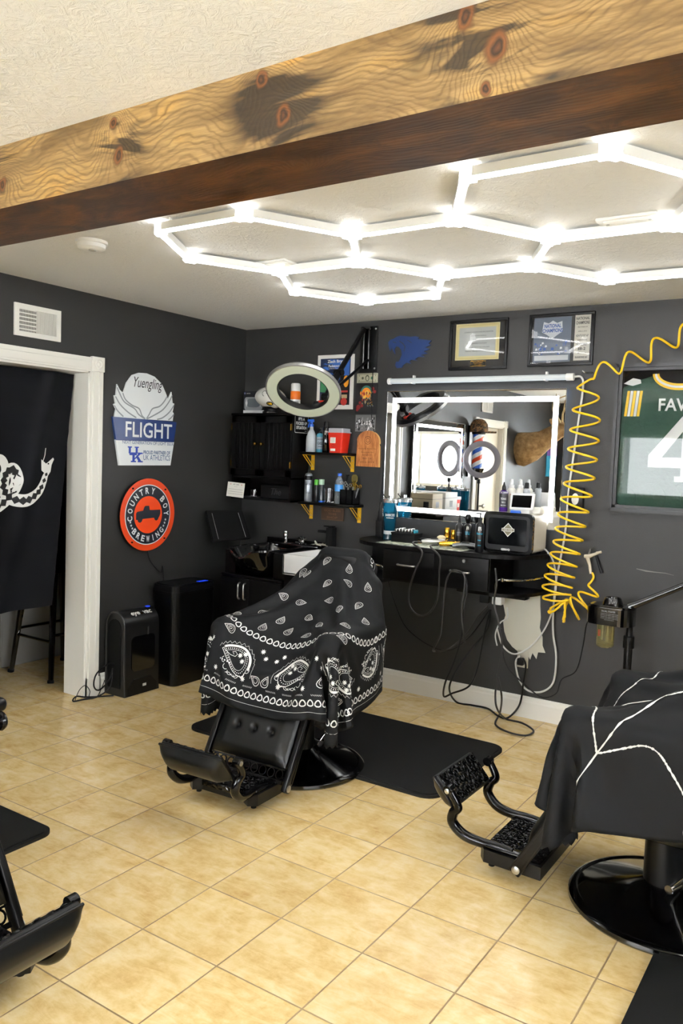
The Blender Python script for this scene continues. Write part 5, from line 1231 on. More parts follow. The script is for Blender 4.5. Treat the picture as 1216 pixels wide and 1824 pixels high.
# ============================================================ WORK STATION
CZ=1.01
mB2=MATS['black_wood']
ws=thing('work_station','black wall mounted barber counter with two drawers and rounded open ends, under the lit mirror','counter',(1.80,0,.775))
def rounded_end(x0,x1,d,side,n=10):
    # slab outline: wall edge straight, outer end a quarter ellipse
    pts=[]
    if side>0: pts=[(x0,0),(x0,-d)]+[(x0+(x1-x0)*math.sin(a*PI/2/n),-d*math.cos(a*PI/2/n)) for a in range(n+1)]+[(x1,0)]
    else: pts=[(x1,0),(x1,-d)]+[(x1-(x1-x0)*math.sin(a*PI/2/n),-d*math.cos(a*PI/2/n)) for a in range(n+1)]+[(x0,0)]
    return pts
top=[(1.165,0)]+[(1.48-.315*math.cos(a*PI/20),-.10-.30*math.sin(a*PI/20)) for a in range(0,11)]+[(2.12,-.40)]+[(2.12+.27*math.sin(a*PI/20),-.10-.30*math.cos(a*PI/20)) for a in range(0,11)]+[(2.39,0)]
m=MB(); m.prism(top,CZ-.022,CZ,FU(0,0)); m.build('worktop',mB2,ws)
m=MB(); m.box((1.47,-.375,.790),(2.165,0,CZ-.022)); m.build('carcass',mB2,ws)
for a,b,lk in ((1.474,1.818,0),(1.822,2.161,1)):
    m=MB(); m.box((a,-.392,.797),(b,-.375,CZ-.028),bev=.002); d=m.build('drawer',mB2,ws)
    xc=(a+b)/2+(-.01 if not lk else -.005)
    m=MB(); m.tube(spline([(xc-.058,-.392,.895),(xc-.052,-.410,.895),(xc,-.416,.894),(xc+.052,-.410,.893),(xc+.058,-.392,.893)],6),.0062,n=8); m.build('drawer_handle',mSteel,d)
    if lk: m=MB(); m.lathe([(.001,.007),(.009,.007),(.011,.004),(.011,0)],0,Matrix.Translation((2.01,-.392,.958))@Matrix.Rotation(PI/2,4,'X'),18); m.box((2.0085,-.4005,.954),(2.0115,-.399,.962)); m.build('lock',mSteel,d)
m=MB(); m.prism([(2.165,0),(2.165,-.375)]+[(2.165+.215*math.sin(a*PI/20),-.06-.315*math.cos(a*PI/20)) for a in range(11)]+[(2.38,0)],.770,.790,FU(0,0)); m.build('open_end_shelf',mB2,ws)
m=MB(); m.prism([(1.17,0)]+[(1.47-.30*math.cos(a*PI/20),-.06-.315*math.sin(a*PI/20)) for a in range(11)]+[(1.47,0)],.770,.790,FU(0,0)); m.build('open_end_shelf',mB2,ws)
m=MB(); m.box((2.165,-.02,.79),(2.38,0,CZ-.022)); m.build('back_panel',mB2,ws); m=MB(); m.box((1.17,-.02,.79),(1.47,0,CZ-.022)); m.build('back_panel',mB2,ws)
m=MB(); m.tube(spline([(2.19,-.345,.790),(2.19,-.35,.845),(2.215,-.355,.868),(2.27,-.335,.870),(2.34,-.25,.872),(2.375,-.12,.873),(2.38,-.01,.874)],7),.007,n=8); m.lathe([(.001,0),(.011,0),(.011,.02),(.001,.02)],0,Matrix.Translation((2.232,-.352,.86)),12); m.build('chrome_rail',mChrome,ws)
m=MB(); m.tube(spline([(1.455,-.345,.790),(1.455,-.35,.845),(1.435,-.350,.868),(1.36,-.33,.871),(1.26,-.20,.873),(1.20,-.08,.874),(1.195,-.01,.874)],7),.007,n=8); m.build('chrome_rail',mChrome,ws)
m=MB(); m.box((1.185,-.02,1.01),(1.235,0,1.115),bev=.003); m.build('outlet_box',mBlk,label='small black socket box on the wall left of the blue disinfectant jar',cat='socket')
# power strip under the top
ps=thing('power_strip','black power strip mounted under the right end of the counter','power strip',(2.05,-.12,.735))
m=MB(); m.box((1.86,-.16,.735),(2.30,-.08,.768),bev=.004); m.build('strip',mBlk,ps)
for i,(x_,c_) in enumerate(((2.04,mBlk),(2.12,mWhite))):
    m=MB(); m.box((x_-.03,-.15,.685),(x_+.03,-.09,.735),bev=.006); m.build('plug',c_,ps)
# bare plaster patch and wall outlet
pts=[B(*a) for a in [(893,1062),(962,1060),(962,1080),(963,1100),(961,1118),(966,1135),(966,1150),(971,1163),(958,1162),(955,1174),(948,1163),(944,1175),(938,1164),(930,1172),(922,1160),(912,1152),(903,1140),(898,1125),(896,1108),(900,1096),(897,1080)]]
m=MB(); m.prism([(q[0],q[2]) for q in pts],0,.0012,FB(0,0)); m.build('bare_wall_patch',mk('unpainted_plaster','cfccbd',.75),label='unpainted cream patch of wall under the counter, above the outlet',cat='wall patch')
ol=thing('wall_outlet','small wall outlet with a plug below the cream patch','outlet',(2.247,0,.30))
m=MB(); m.box((2.212,-.006,.30),(2.282,0,.405),bev=.002); m.build('cover',mk('aged_white','b9b3a2',.5),ol)
m=MB(); m.box((2.225,-.04,.318),(2.262,-.006,.362),bev=.006); m.build('plug',mBlk,ol)
# wall switch with white knob
sw=thing('black_wall_box','black wall box with a white oval centre, half behind the yellow hose','wall box',(2.52,0,1.277))
m=MB(); m.box((2.478,-.035,1.277),(2.566,0,1.404),bev=.008); m.build('box_body',mBlk,sw)
m=MB(); m.lathe([(.001,.006),(.016,.005),(.021,0)],0,Matrix.Translation((2.52,-.035,1.337))@Matrix.Scale(1.6,4,(0,0,1))@Matrix.Rotation(PI/2,4,'X'),20); m.build('white_centre',mWhite,sw)

# ------------------------------------------------------------ items on the counter
def BX(px,py,y): q=B(px,py,y); return q[0],q[2]
x,_=BX(693,950,-.13)
b=bottle('disinfectant_jar','tall clear jar of blue disinfectant at the left end of the counter','jar',x,-.13,CZ,[(.040,0),(.042,.006),(.036,.035),(.036,.06),(.038,.062),(.048,.235),(.048,.240)],mk('blue_liquid','12506a',.08,trans=.35,ior=1.35),[('lid',[(.053,.238),(.054,.255),(.045,.262),(.012,.266),(.012,.285),(.001,.286)],mk('lid_steel','c2c6c8',.2,metal=.8)),('collar',[(.0368,.036),(.0368,.058)],mk('collar_silver','c8ccce',.3)),('dark_base',[(.0425,-.0),(.0427,.006),(.037,.034)],mk('teal_dark','0d3440',.2))])
wrap_text(b,x,-.13,CZ,.0460,[('BARBICIDE',.016,.160,.062),('disinfectant',.008,.143,.05)],0,0,mPrint)
m=MB(); m.tube([(x-.03,-.13,CZ+.262),(x-.065,-.14,CZ+.24),(x-.078,-.145,CZ+.17)],.004,n=8); m.tube([(x-.03,-.13,CZ+.262),(x-.055,-.13,CZ+.29)],.003,n=6); m.build('lift_handle',mBlk,b)
gb=thing('guard_tray','black box with a row of metal clipper guards on top, beside the blue jar','tray',(1.50,-.2,CZ))
m=MB(); m.box((1.435,-.24,CZ),(1.60,-.14,CZ+.055),bev=.003); m.box((1.432,-.243,CZ+.052),(1.603,-.137,CZ+.062),bev=.003); m.build('tray_box',mBlkMatte,gb)
for i in range(7):
    m=MB(); xx=1.445+i*.022; m.box((xx,-.215,CZ+.062),(xx+.015,-.175,CZ+.082+.004*(i%3)),bev=.003); m.build('clipper_guard',mSteel if i!=6 else mk('teal_guard','2e8aa0',.3),gb)
x,_=BX(748,960,-.17)
tn=thing('hand_brush','oval hair brush with black bristles and tan wooden base lying on the counter','brush',(x,-.17,CZ))
m=MB(); m.prism(rrect(.115,.05,.024,6,x,-.17),CZ,CZ+.018,FU(0,0)); m.build('wooden_base',mk('tan_wood','cf9a4c',.5),tn)
m=MB(); m.prism(rrect(.105,.042,.02,6,x,-.17),CZ+.018,CZ+.034,FU(0,0)); m.build('bristles',mBlkMatte,tn)
# paper mat
mpm=mk('banknote_mat','a9b09a',.6); t=NT(mpm); t.l(t.ramp(t.noise(world_pos(t),26,3,.6),[(.38,'4e5a4c'),(.46,'8f9a82'),(.55,'c8ccb8'),(.65,'e2e0d2')]),t.b.inputs['Base Color'])
m=MB(); m.prism([(1.40,-.36),(1.98,-.385),(2.0,-.13),(1.42,-.10)],CZ,CZ+.002,FU(0,0)); m.build('counter_mat',mpm,label='green grey banknote patterned mat lying under the clippers',cat='mat')
for i,(px,y_,h,lb) in enumerate(((796,-.09,.105,'taller gold canister left of its twin on the counter'),(808,-.10,.095,'shorter gold canister touching the black bottles'))):
    x,_=BX(px,950,y_); c=thing('gold_canister',lb,'canister',(x,y_,CZ)); m=MB(); m.lathe([(.017,0),(.018,.003),(.018,h*.5),(.0165,h*.52),(.0175,h*.55),(.0175,h*.95),(.015,h),(.001,h)],0,Matrix.Translation((x,y_,CZ)),24); m.build('body',mGold,c)
    m=MB(); m.lathe([(.0182,h*.3),(.0182,h*.42)],0,Matrix.Translation((x,y_,CZ)),24,cap=False); m.build('dark_band',mk('dark_gold','5a4418',.3,metal=.6),c)
def bb_label(b,x,y,z0,r,tx=True):
    wrap_text(b,x,y,z0,r,[('B',.020,.115,.015)],0,0,mPrint,'logo')
    if tx: wrap_text(b,x,y,z0,r,[('styling',.010,.090,.034),('spray',.010,.078,.028)],0,0,mk('cyan_print','1ca0c0',.4),'label_text')
for px,py,y_,h,lb,kind in ((817,960,-.12,.125,'black bottle with slim nozzle, left of the trigger bottle','slim'),(832,960,-.10,.125,'black bottle with a round trigger head and blue script','trigger'),(853,975,-.31,.155,'black pump bottle standing beside the towel warmer','pump')):
    x,_=BX(px,py,y_); r=.025 if kind!='slim' else .024
    b=bottle('styling_bottle',lb,'bottle',x,y_,CZ,[(r-.002,0),(r,.004),(r,h),(r*.8,h+.010),(.011,h+.016),(.011,h+.022)],mk('satin_black','131315',.3),[])
    if kind=='slim': m=MB(); m.lathe([(.010,h+.02),(.010,h+.045),(.006,h+.05),(.006,h+.066),(.001,h+.067)],0,Matrix.Translation((x,y_,CZ)),16); m.build('nozzle',mBlk,b); wrap_text(b,x,y_,CZ,r,[('GROOMING',.008,.085,.036),('tonic',.007,.07,.02)],0,0,mk('grey_print','6a6a6e',.5))
    elif kind=='trigger':
        m=MB(); m.lathe([(.012,h+.018),(.013,h+.03),(.019,h+.045),(.020,h+.06),(.012,h+.072),(.001,h+.074)],0,Matrix.Translation((x,y_,CZ)),20); m.tube([(x+.008,y_,CZ+h+.06),(x+.03,y_-.002,CZ+h+.058),(x+.034,y_-.002,CZ+h+.035)],.0035,n=6); m.tube([(x-.008,y_,CZ+h+.055),(x-.03,y_,CZ+h+.055)],.005,n=6); m.build('trigger_head',mBlk,b); bb_label(b,x,y_,CZ,r)
    else:
        m=MB(); m.lathe([(.010,h+.02),(.010,h+.038),(.004,h+.04),(.004,h+.062),(.007,h+.063),(.007,h+.07),(.001,h+.071)],0,Matrix.Translation((x,y_,CZ)),16); m.tube([(x,y_,CZ+h+.067),(x-.028,y_-.004,CZ+h+.068),(x-.034,y_-.004,CZ+h+.06)],.0035,n=6); m.build('pump_head',mBlk,b)
        wrap_text(b,x,y_,CZ,r,[('B',.024,.135,.018)],0,0,mPrint,'logo'); wrap_text(b,x,y_,CZ,r,[('Foamer',.012,.108,.036)],0,0,MATS['cyan_print']); wrap_text(b,x,y_,CZ,r,[('hair',.008,.07,.02),('250ml',.006,.04,.018)],0,0,MATS['cyan_print'])
# clippers
def clipper(lb,x,y,rz,mb_,mt,blade=mSteel,ln=.15,tilt=0):
    c=thing('hair_clipper',lb,'clipper',(x,y,CZ+.002),rz,rel=True)
    m=MB(); m.tube([(-ln/2,0,.020),(-ln/4,0,.023),(0,0,.024),(ln/4,0,.022),(ln/2-.01,0,.020)],[.013,.018,.0175,.019,.020],n=14); m.build('body',mb_,c)
    m=MB(); m.box((ln/2-.015,-.020,.008),(ln/2+.018,.020,.022),bev=.002)
    for k in range(8): m.box((ln/2+.016,-.019+k*.005,.010),(ln/2+.026,-.016+k*.005,.016))
    m.build('blade',blade,c)
    m=MB(); m.box((-.02,-.005,.040),(.025,.005,.046),bev=.002); m.cyl((-ln/2-.012,0,.02),(-ln/2+.004,0,.02),.007,n=10); m.build('switch_and_cord_grip',mt,c)
    return c
clipper('silver and black clipper lying leftmost on the mat, pointing to the wall',1.735,-.24,math.radians(35),mSteel,mBlk)
clipper('gold clipper lying in the middle of the mat',1.86,-.27,math.radians(20),mGold,mBlk,mGold,.13)
clipper('chrome clipper with black lever lying rightmost on the mat, next to the pump bottle',1.965,-.29,math.radians(25),mk('dark_chrome','6a6c6e',.2,metal=1),mBlk)
nk=thing('powder_puff','cream coloured powder brush standing behind the left clipper','brush',(1.735,-.14,CZ+.002))
m=MB(); m.lathe([(.010,0),(.013,.004),(.010,.018),(.018,.024),(.028,.036),(.026,.048),(.012,.056),(.001,.057)],0,Matrix.Translation((1.735,-.14,CZ+.002)),20); m.build('bristle_head',mk('cream_bristle','dccda2',.7),nk)
# towel warmer box
tw=thing('towel_warmer','black fronted towel warmer cabinet with a diamond sticker on the counter','towel warmer',(2.215,-.15,CZ))
x0,x1,y0,y1,z0,z1=2.075,2.365,-.285,-.045,CZ+.008,1.245
m=MB(); 
Fw=FB(0,0,0)
m.prism(rrect(x1-x0,z1-z0,.030,6,(x0+x1)/2,(z0+z1)/2),-y1,-y0-.03,Fw); m.build('white_body',mk('cream_shell','cdc8bb',.35),tw)
m=MB(); m.prism(rrect(x1-x0+.006,z1-z0+.006,.032,6,(x0+x1)/2,(z0+z1)/2),-y0-.03,-y0,Fw); dr=m.build('door',mBlkGloss,tw)
m=MB(); m.prism(rrect(x1-x0-.028,z1-z0-.028,.022,6,(x0+x1)/2,(z0+z1)/2),-y0,-y0+.003,Fw,0); m.prism(rrect(x1-x0-.06,z1-z0-.075,.012,4,(x0+x1)/2,(z0+z1)/2+.006),-y0+.003,-y0+.004,Fw,1); m.box(((x0+x1)/2-.030,y0-.008,z1-.026),((x0+x1)/2+.030,y0-.002,z1-.016),2,bev=.002); m.build('door_panel',[mk('smoke_panel','222224',.25),mk('dark_window','050608',.08),mBlk],dr)
m=MB(); cx,cz=(x0+x1)/2+.005,(z0+z1)/2+.018; h=.040
m.flat([(cx,cz-h),(cx+h*.95,cz),(cx,cz+h),(cx-h*.95,cz)],Fw,-y0+.0045,0); m.flat([(cx,cz-h*.85),(cx+h*.8,cz),(cx,cz+h*.85),(cx-h*.8,cz)],Fw,-y0+.0048,1); m.flat(rect(cx-.038,cz-.009,cx+.038,cz+.009),Fw,-y0+.0051,0); m.flat(rect(cx-.034,cz-.0065,cx+.034,cz+.0065),Fw,-y0+.0054,1); m.text('THE FADE',cx,cz,.055,.008,Fw,0,lift=-y0+.0055,d=.0003)
m.build('diamond_sticker',[mPrint,mk('sticker_khaki','6e6a52',.5)],dr)
m=MB(); m.text('GERIVO',(x0+x1)/2-.005,z0+.018,.052,.012,Fw,0,lift=-y0+.003,bold=.03); m.build('maker_name',mPrint,dr)
m=MB()
for k in range(5): m.tube([(x1+.004,y0+.008,z0+.03+k*.035),(x1+.004,y0+.022,z0+.045+k*.035),(x1+.004,y0+.008,z0+.055+k*.035)],.0012,n=5)
m.build('side_marks',mk('amber_mark','9a6a14',.4),tw)
m=MB()
for a in (x0+.03,x1-.03):
    for b_ in (y0+.03,y1-.03): m.cyl((a,b_,CZ),(a,b_,CZ+.01),.012,n=12)
m.build('feet',mBlkMatte,tw)
ZW=1.245
x,_=BX(896,900,-.17)
b=bottle('tonic_bottle','purple bottle with a black nozzle standing on the towel warmer','bottle',x,-.17,ZW,[(.024,0),(.026,.004),(.026,.110),(.020,.120),(.011,.126)],mk('purple_liquid','3a1470',.15),[('nozzle',[(.013,.124),(.012,.145),(.006,.160),(.004,.172),(.001,.173)],mBlk),('label_wrap',[(.0263,.025),(.0263,.105)],mk('label_dark_grey','2c2a30',.4))])
wrap_text(b,x,-.17,ZW,.0266,[('THE SHAVE',.012,.112,.05),('TONIC',.012,.075,.034),('NO. 2',.008,.055,.02),('after shave',.006,.038,.034)],0,0,mPrint)
for px,lb,g in ((910,'white nozzle bottle just right of the purple bottle on the towel warmer',None),(926,'white nozzle bottle behind the tilted white screen on the towel warmer',None)):
    x,_=BX(px,890,-.10)
    b=bottle('white_squeeze_bottle',lb,'bottle',x,-.10,ZW,[(.024,0),(.026,.004),(.026,.125),(.020,.135),(.014,.14)],mk('white_bottle','d6d4cc',.35),[('nozzle',[(.015,.138),(.015,.155),(.010,.158),(.009,.175),(.007,.190),(.001,.191)],mCapW)])
    wrap_text(b,x,-.10,ZW,.0262,[('TALC',.008,.100,.020)],0,0,mk('small_red2','b84a3a',.5))
x,_=BX(938,870,-.13)
b=bottle('small_spray_bottle','small clear bottle with a black cap behind the white screen','bottle',x,-.13,ZW,[(.018,0),(.020,.004),(.020,.135),(.012,.142)],mk('pale_clear','9a9ea2',.15),[('cap',[(.013,.140),(.013,.170),(.009,.175),(.001,.176)],mBlk)])
dv=thing('smart_screen','small white framed screen device tilted back on the towel warmer','screen device',(2.27,-.19,ZW))
Md=Matrix.Translation((2.27,-.215,ZW+.018))@Matrix.Rotation(math.radians(-12),4,'X')@Matrix.Rotation(math.radians(-6),4,'Z')
m=MB(); m.box((-.075,-.008,0),(.075,.006,.098),0,Md,bev=.006); m.box((-.05,-.0,-.018),(.05,.05,.008),0,Matrix.Translation((2.27,-.215,ZW+.018)),bev=.004); m.build('housing',mCapW,dv)
m=MB(); m.box((-.060,-.0095,.014),(.060,-.0075,.084),0,Md); m.build('display',mk('dark_display','07080a',.1),dv)
rt=thing('receipt_roll','white paper stack on the towel warmer right of the white screen','papers',(2.345,-.12,ZW))
m=MB(); m.box((2.30,-.17,ZW),(2.365,-.07,ZW+.03),bev=.002); m.box((2.305,-.165,ZW+.03),(2.36,-.075,ZW+.034)); m.build('sheets',mPaper,rt)
bbr=thing('small_brush','small blue brush lying in front of the white screen on the towel warmer','brush',(2.25,-.265,ZW))
m=MB(); m.box((2.225,-.272,ZW),(2.285,-.252,ZW+.012),bev=.003); m.build('brush_back',mBlue,bbr)
m=MB(); 
for k in range(8): m.box((2.228+k*.007,-.270,ZW+.012),(2.232+k*.007,-.254,ZW+.018))
m.build('bristles',mk('light_blue_bristle','6d9ae0',.5),bbr)

# ============================================================ YELLOW COILED AIR HOSE
hz=thing('coiled_air_hose','yellow coiled air hose hooked on the wall and looping down beside the mirror','hose',(2.5,-.05,.68))
cl_=[(3.222,-.10,2.30,.004),(3.19,-.10,2.29,.03),(3.094,-.09,2.255,.045),(2.972,-.09,2.195,.05),(2.819,-.09,2.115,.05),(2.686,-.09,2.073,.045),(2.575,-.075,2.035,.03),(2.570,-.09,1.95,.06),(2.574,-.10,1.80,.078),(2.569,-.10,1.62,.083),(2.558,-.11,1.42,.083),(2.530,-.11,1.22,.083),(2.508,-.11,1.05,.080),(2.480,-.11,.90,.083),(2.466,-.11,.80,.082),(2.478,-.11,.725,.068),(2.53,-.11,.700,.065),(2.595,-.11,.735,.062),(2.645,-.09,.800,.050),(2.662,-.07,.86,.028),(2.640,-.05,.925,.004)]
cp4=spline([V((a,b,c)) for a,b,c,d in cl_],10); rr=[q.x for q in spline([V((d,0,0)) for a,b,c,d in cl_],10)]
dens=spline([V((q,0,0)) for q in (6.5,6.5,6.5,6.5,6.5,6.5,6.5,7.5,8.5,9.5,10.5,12,13.5,16,19,21,20,16,12,9,5)],10)
ph=0.; hp=[]; 
for i in range(len(cp4)-1):
    a,b=cp4[i],cp4[i+1]; l=(b-a).length; sub=14
    for k in range(sub):
        f=k/sub; c=a.lerp(b,f); T_=(b-a).normalized(); N2=V((0,-1,0)); N1=T_.cross(N2).normalized(); r=rr[i]*(1-f)+rr[i+1]*f
        ph+=2*PI*dens[i].x*l/sub; hp.append(c+N1*math.cos(ph)*r+N2*math.sin(ph)*r*.62)
m=MB(); m.tube(hp,.0062,n=8); m.build('coil',mHose,hz)
m=MB(); m.cyl((3.222,-.002,2.30),(3.222,-.12,2.30),.016,n=14); m.build('wall_fitting',mSteel,hz)
m=MB(); m.tube(spline([(2.57,0,2.06),(2.57,-.03,2.055),(2.555,-.09,2.05),(2.54,-.10,2.06)],5),.003,n=6); m.build('wall_hook',mSteel,hz)
ag=thing('air_gun','pale air blow gun hanging on the wall at the end of the yellow hose','air gun',(2.63,-.03,.93))
m=MB(); m.tube([(2.638,-.05,.92),(2.628,-.05,.97),(2.612,-.045,1.01)],[.008,.009,.012],n=10); m.tube([(2.595,-.045,1.015),(2.62,-.045,1.017),(2.675,-.045,1.042)],[.010,.012,.006],n=10); m.tube([(2.66,-.045,1.04),(2.69,-.045,1.048)],.007,n=8); m.build('gun_body',mk('bone_plastic','c9bda6',.45),ag)
m=MB(); m.tube([(2.62,-.045,1.03),(2.628,-.045,1.06)],.006,n=8); m.tube([(2.628,-.045,1.06),(2.640,-.03,1.066)],.003,n=6); m.build('hanger_ring',mSteel,ag)
m=MB(); m.tube([(2.655,-.02,1.02),(2.672,-.02,.97),(2.690,-.02,.925)],[.008,.007,.009],n=8); m.build('trigger_grip',mBlk,ag)

# ============================================================ CABLES
def cable(lb,pts,mat,r=.0048,name='power_cable'):
    m=MB(); r=r*1.2; m.tube(spline([V(p_) for p_ in pts],9),r,n=7); return m.build(name,mat,label=lb,cat='cable')
mCb=mk('cable_black','0b0b0b',.45,spec=.3); mCg=mk('cable_dark_grey','232120',.5); mCw=mk('cable_white','d2d2ce',.45)
def PB(y,*pp): return [tuple(B(a,b,y)) for a,b in pp]
cable('black clipper cable looping in a long U below the left drawer',[(1.69,-.27,1.03),(1.655,-.36,1.03)]+PB(-.43,(752,985),(738,1020),(728,1055),(730,1080),(742,1094),(756,1096),(770,1085),(780,1060),(782,1020),(783,992))+[(1.80,-.41,1.025),(1.81,-.33,1.03)],mCg)
cable('dark grey cable arching over the right drawer handle and dropping in two long loops',PB(-.44,(828,1145),(822,1090),(828,1030),(812,1016),(800,1022),(793,1045),(788,1090),(784,1130),(772,1155))+PB(-.30,(775,1160),(800,1155))+PB(-.15,(830,1130),(850,1100),(868,1080)),mCg)
cable('long black cable hanging in front of the drawers to the floor behind the mat',PB(-.43,(826,1022),(832,1045),(826,1080),(822,1130),(808,1180),(793,1215))+PB(-.25,(790,1240),(805,1235),(835,1222))+PB(-.12,(850,1190),(862,1130),(873,1085)),mCb)
cable('black cable drooping across the wall from the left open shelf',PB(-.03,(690,1030),(705,1080),(725,1120),(765,1150),(800,1158),(830,1140),(855,1110),(872,1085)),mCb,.0032)
cable('thick black cable lying in a loop on the floor tiles below the counter',PB(-.10,(873,1085),(868,1120),(845,1150))+PB(-.2,(815,1190),(800,1225))+[tuple(Fz(a,b,.013)) for a,b in ((812,1250),(840,1256),(868,1262),(888,1276),(905,1278))]+PB(-.06,(925,1255),(932,1215),(936,1185),(930,1172)),mCb,.005)
cable('dark grey cable hanging from the counter edge into a flat loop on the floor',PB(-.41,(882,1012),(884,1040))+PB(-.40,(880,1075),(888,1110),(894,1150),(887,1200),(882,1235),(885,1262))+[tuple(Fz(a,b,.013)) for a,b in ((900,1280),(930,1288),(950,1302),(935,1310),(905,1304),(882,1290),(890,1270))]+PB(-.33,(893,1240),(885,1200)),mCg)
cable('white cable running down the wall right of the mirror to the outlet',[(2.475,-.035,2.034)]+PB(-.03,(1035,672),(1038,690),(1030,750),(1020,820),(1012,880),(1008,935),(1000,985),(990,1035),(985,1090),(985,1130),(990,1170),(985,1215),(965,1232),(940,1230),(924,1210),(918,1180),(926,1168)),mCw,.005)
cable('white cable curving from the towel warmer behind the yellow hose',[(2.36,-.06,1.03)]+PB(-.05,(972,980),(985,1000),(990,1040),(985,1080),(975,1110),(960,1135),(940,1155),(915,1165),(895,1150),(885,1120)),mCw,.0042)
cable('thin white lead dropping from the power strip plug',PB(-.12,(903,1082),(903,1100),(890,1110),(882,1130),(885,1150)),mCw,.0035)
cable('thin black cable from the steamer sweeping along the wall to the outlet',[tuple(B(1062,1092,-.33))]+PB(-.15,(1045,1110),(1038,1150),(1025,1195),(1000,1210),(990,1235),(965,1242),(935,1220),(905,1190),(895,1160),(893,1120)),mCb,.0035)

# ============================================================ FACIAL STEAMER
sm=thing('facial_steamer','black facial steamer on a pole with a clear water jar, right of the hose','steamer',(2.93,-.30,0))
Y=-.30
m=MB(); m.prism(rrect(.245,.16,.07,7,2.83,Y),.70,.79,FU(0,0)); m.prism(rrect(.225,.145,.06,7,2.835,Y),.79,.800,FU(0,0)); hd=m.build('head_housing',mBlkGloss,sm)
m=MB(); m.lathe([(.055,.798),(.042,.835),(.038,.84),(.032,.838),(.03,.828),(.001,.826)],0,Matrix.Translation((2.835,Y,0)),28); m.build('steam_dome',mBlkGloss,hd)
m=MB(); m.text('FACIAL STEAMER',2.835,.775,.07,.009,FB(0,0,Y-.080),0); 
for k in range(5): m.text('caution hot steam keep away',2.84,.762-k*.008,.09 if k<4 else .05,.005,FB(0,0,Y-.080),0)
m.build('warning_label',mk('label_grey_print','9a9c9e',.5),hd)
m=MB(); m.lathe([(.001,.572),(.035,.570),(.045,.578),(.046,.70)],0,Matrix.Translation((2.805,Y,0)),28,cap=False); m.lathe([(.001,.578),(.034,.577),(.041,.584),(.042,.70)],0,Matrix.Translation((2.805,Y,0)),28,cap=False); m.build('water_jar',mk('yellowed_glass','e8e0b0',.06,trans=.9,ior=1.3),sm)
m=MB(); m.lathe([(.001,.580),(.033,.580),(.0405,.586),(.0415,.606),(.001,.606)],0,Matrix.Translation((2.805,Y,0)),28); m.build('water',mk('jar_water','d8d4b0',.05,trans=.8,ior=1.33),sm)
m=MB(); m.cyl((2.81,Y,.60),(2.81,Y,.70),.006,n=10); m.cyl((2.795,Y,.61),(2.795,Y,.70),.003,n=8); m.build('heating_element',mSteel,sm)
m=MB(); m.box((2.775,Y-.034,.63),(2.79,Y-.030,.665)); m.build('red_mark',mRed,sm)
m=MB(); m.cyl((2.925,Y+.01,.10),(2.925,Y+.01,.72),.016,n=18); m.cyl((2.925,Y+.01,.08),(2.925,Y+.01,.60),.021,n=18); m.cyl((2.925,Y+.01,.58),(2.925,Y+.01,.645),.028,n=18); m.build('pole',mBlk,sm)
m=MB(); m.cyl((2.925,Y+.01,.06),(2.925,Y+.01,.12),.035,n=18); m.build('hub',mBlk,sm)
for k in range(5):
    a=2*PI*k/5+.3; m=MB(); m.tube([(2.925,Y+.01,.095),(2.925+.14*math.cos(a),Y+.01+.14*math.sin(a),.07),(2.925+.25*math.cos(a),Y+.01+.25*math.sin(a),.055)],.014,n=8); lg=m.build('leg',mBlk,sm)
    m=MB(); m.lathe([(.018,0),(.022,.02),(.018,.04),(.008,.045)],0,Matrix.Translation((2.925+.25*math.cos(a),Y+.01+.25*math.sin(a),0)),16); m.build('caster',mBlkMatte,lg)
m=MB(); m.tube([(2.92,Y,.80),(2.96,Y,.822),(3.20,Y,.955)],[.022,.018,.016],n=16); m.cyl((3.198,Y,.953),(3.212,Y,.961),.030,n=20); m.cyl((3.21,Y,.96),(3.26,Y,.99),.020,n=16); m.build('nozzle_arm',mBlkGloss,sm)
# scuff on wall
m=MB(); m.stroke([tuple(B(a,b)[[0,2]]) for a,b in ((1133,1013),(1150,1017),(1165,1019),(1185,1021),(1200,1025))],[.003,.008,.005,.003,.001],FB(0,0),.0006); o=m.build('wall_scuff',mk('scuff_grey','6b6964',.7),label='thin pale scuff mark on the dark wall above the steamer arm',cat='mark')

# ============================================================ SHAMPOO SINK + WHITE SINK
mSk=mk('sink_black_gloss','08080a',.08,coat=.6)
su=thing('shampoo_sink','black shampoo bowl on a black cabinet in the corner, with chrome taps','sink',(.50,-.25,0))
m=MB(); m.box((.27,-.50,0),(.79,0,.70)); m.box((.27,-.51,.70),(.79,0,.715),bev=.003); m.box((.27,-.47,.715),(.36,0,.87)); m.box((.70,-.49,.715),(.795,0,.885),bev=.004); m.box((.27,-.02,.715),(.79,0,.93)); m.build('cabinet',mBlkWood,su)
for a,b,hx in ((.275,.522,.500),(.528,.785,.550)):
    m=MB(); m.box((a,-.518,.03),(b,-.50,.69),bev=.002); d=m.build('door',mBlkWood,su)
    hx=.445 if hx<.52 else .492
    m=MB(); m.tube(spline([(hx,-.518,.665),(hx,-.535,.655),(hx,-.538,.61),(hx,-.535,.565),(hx,-.518,.555)],5),.006,n=8); m.build('door_handle',mSteel,d)
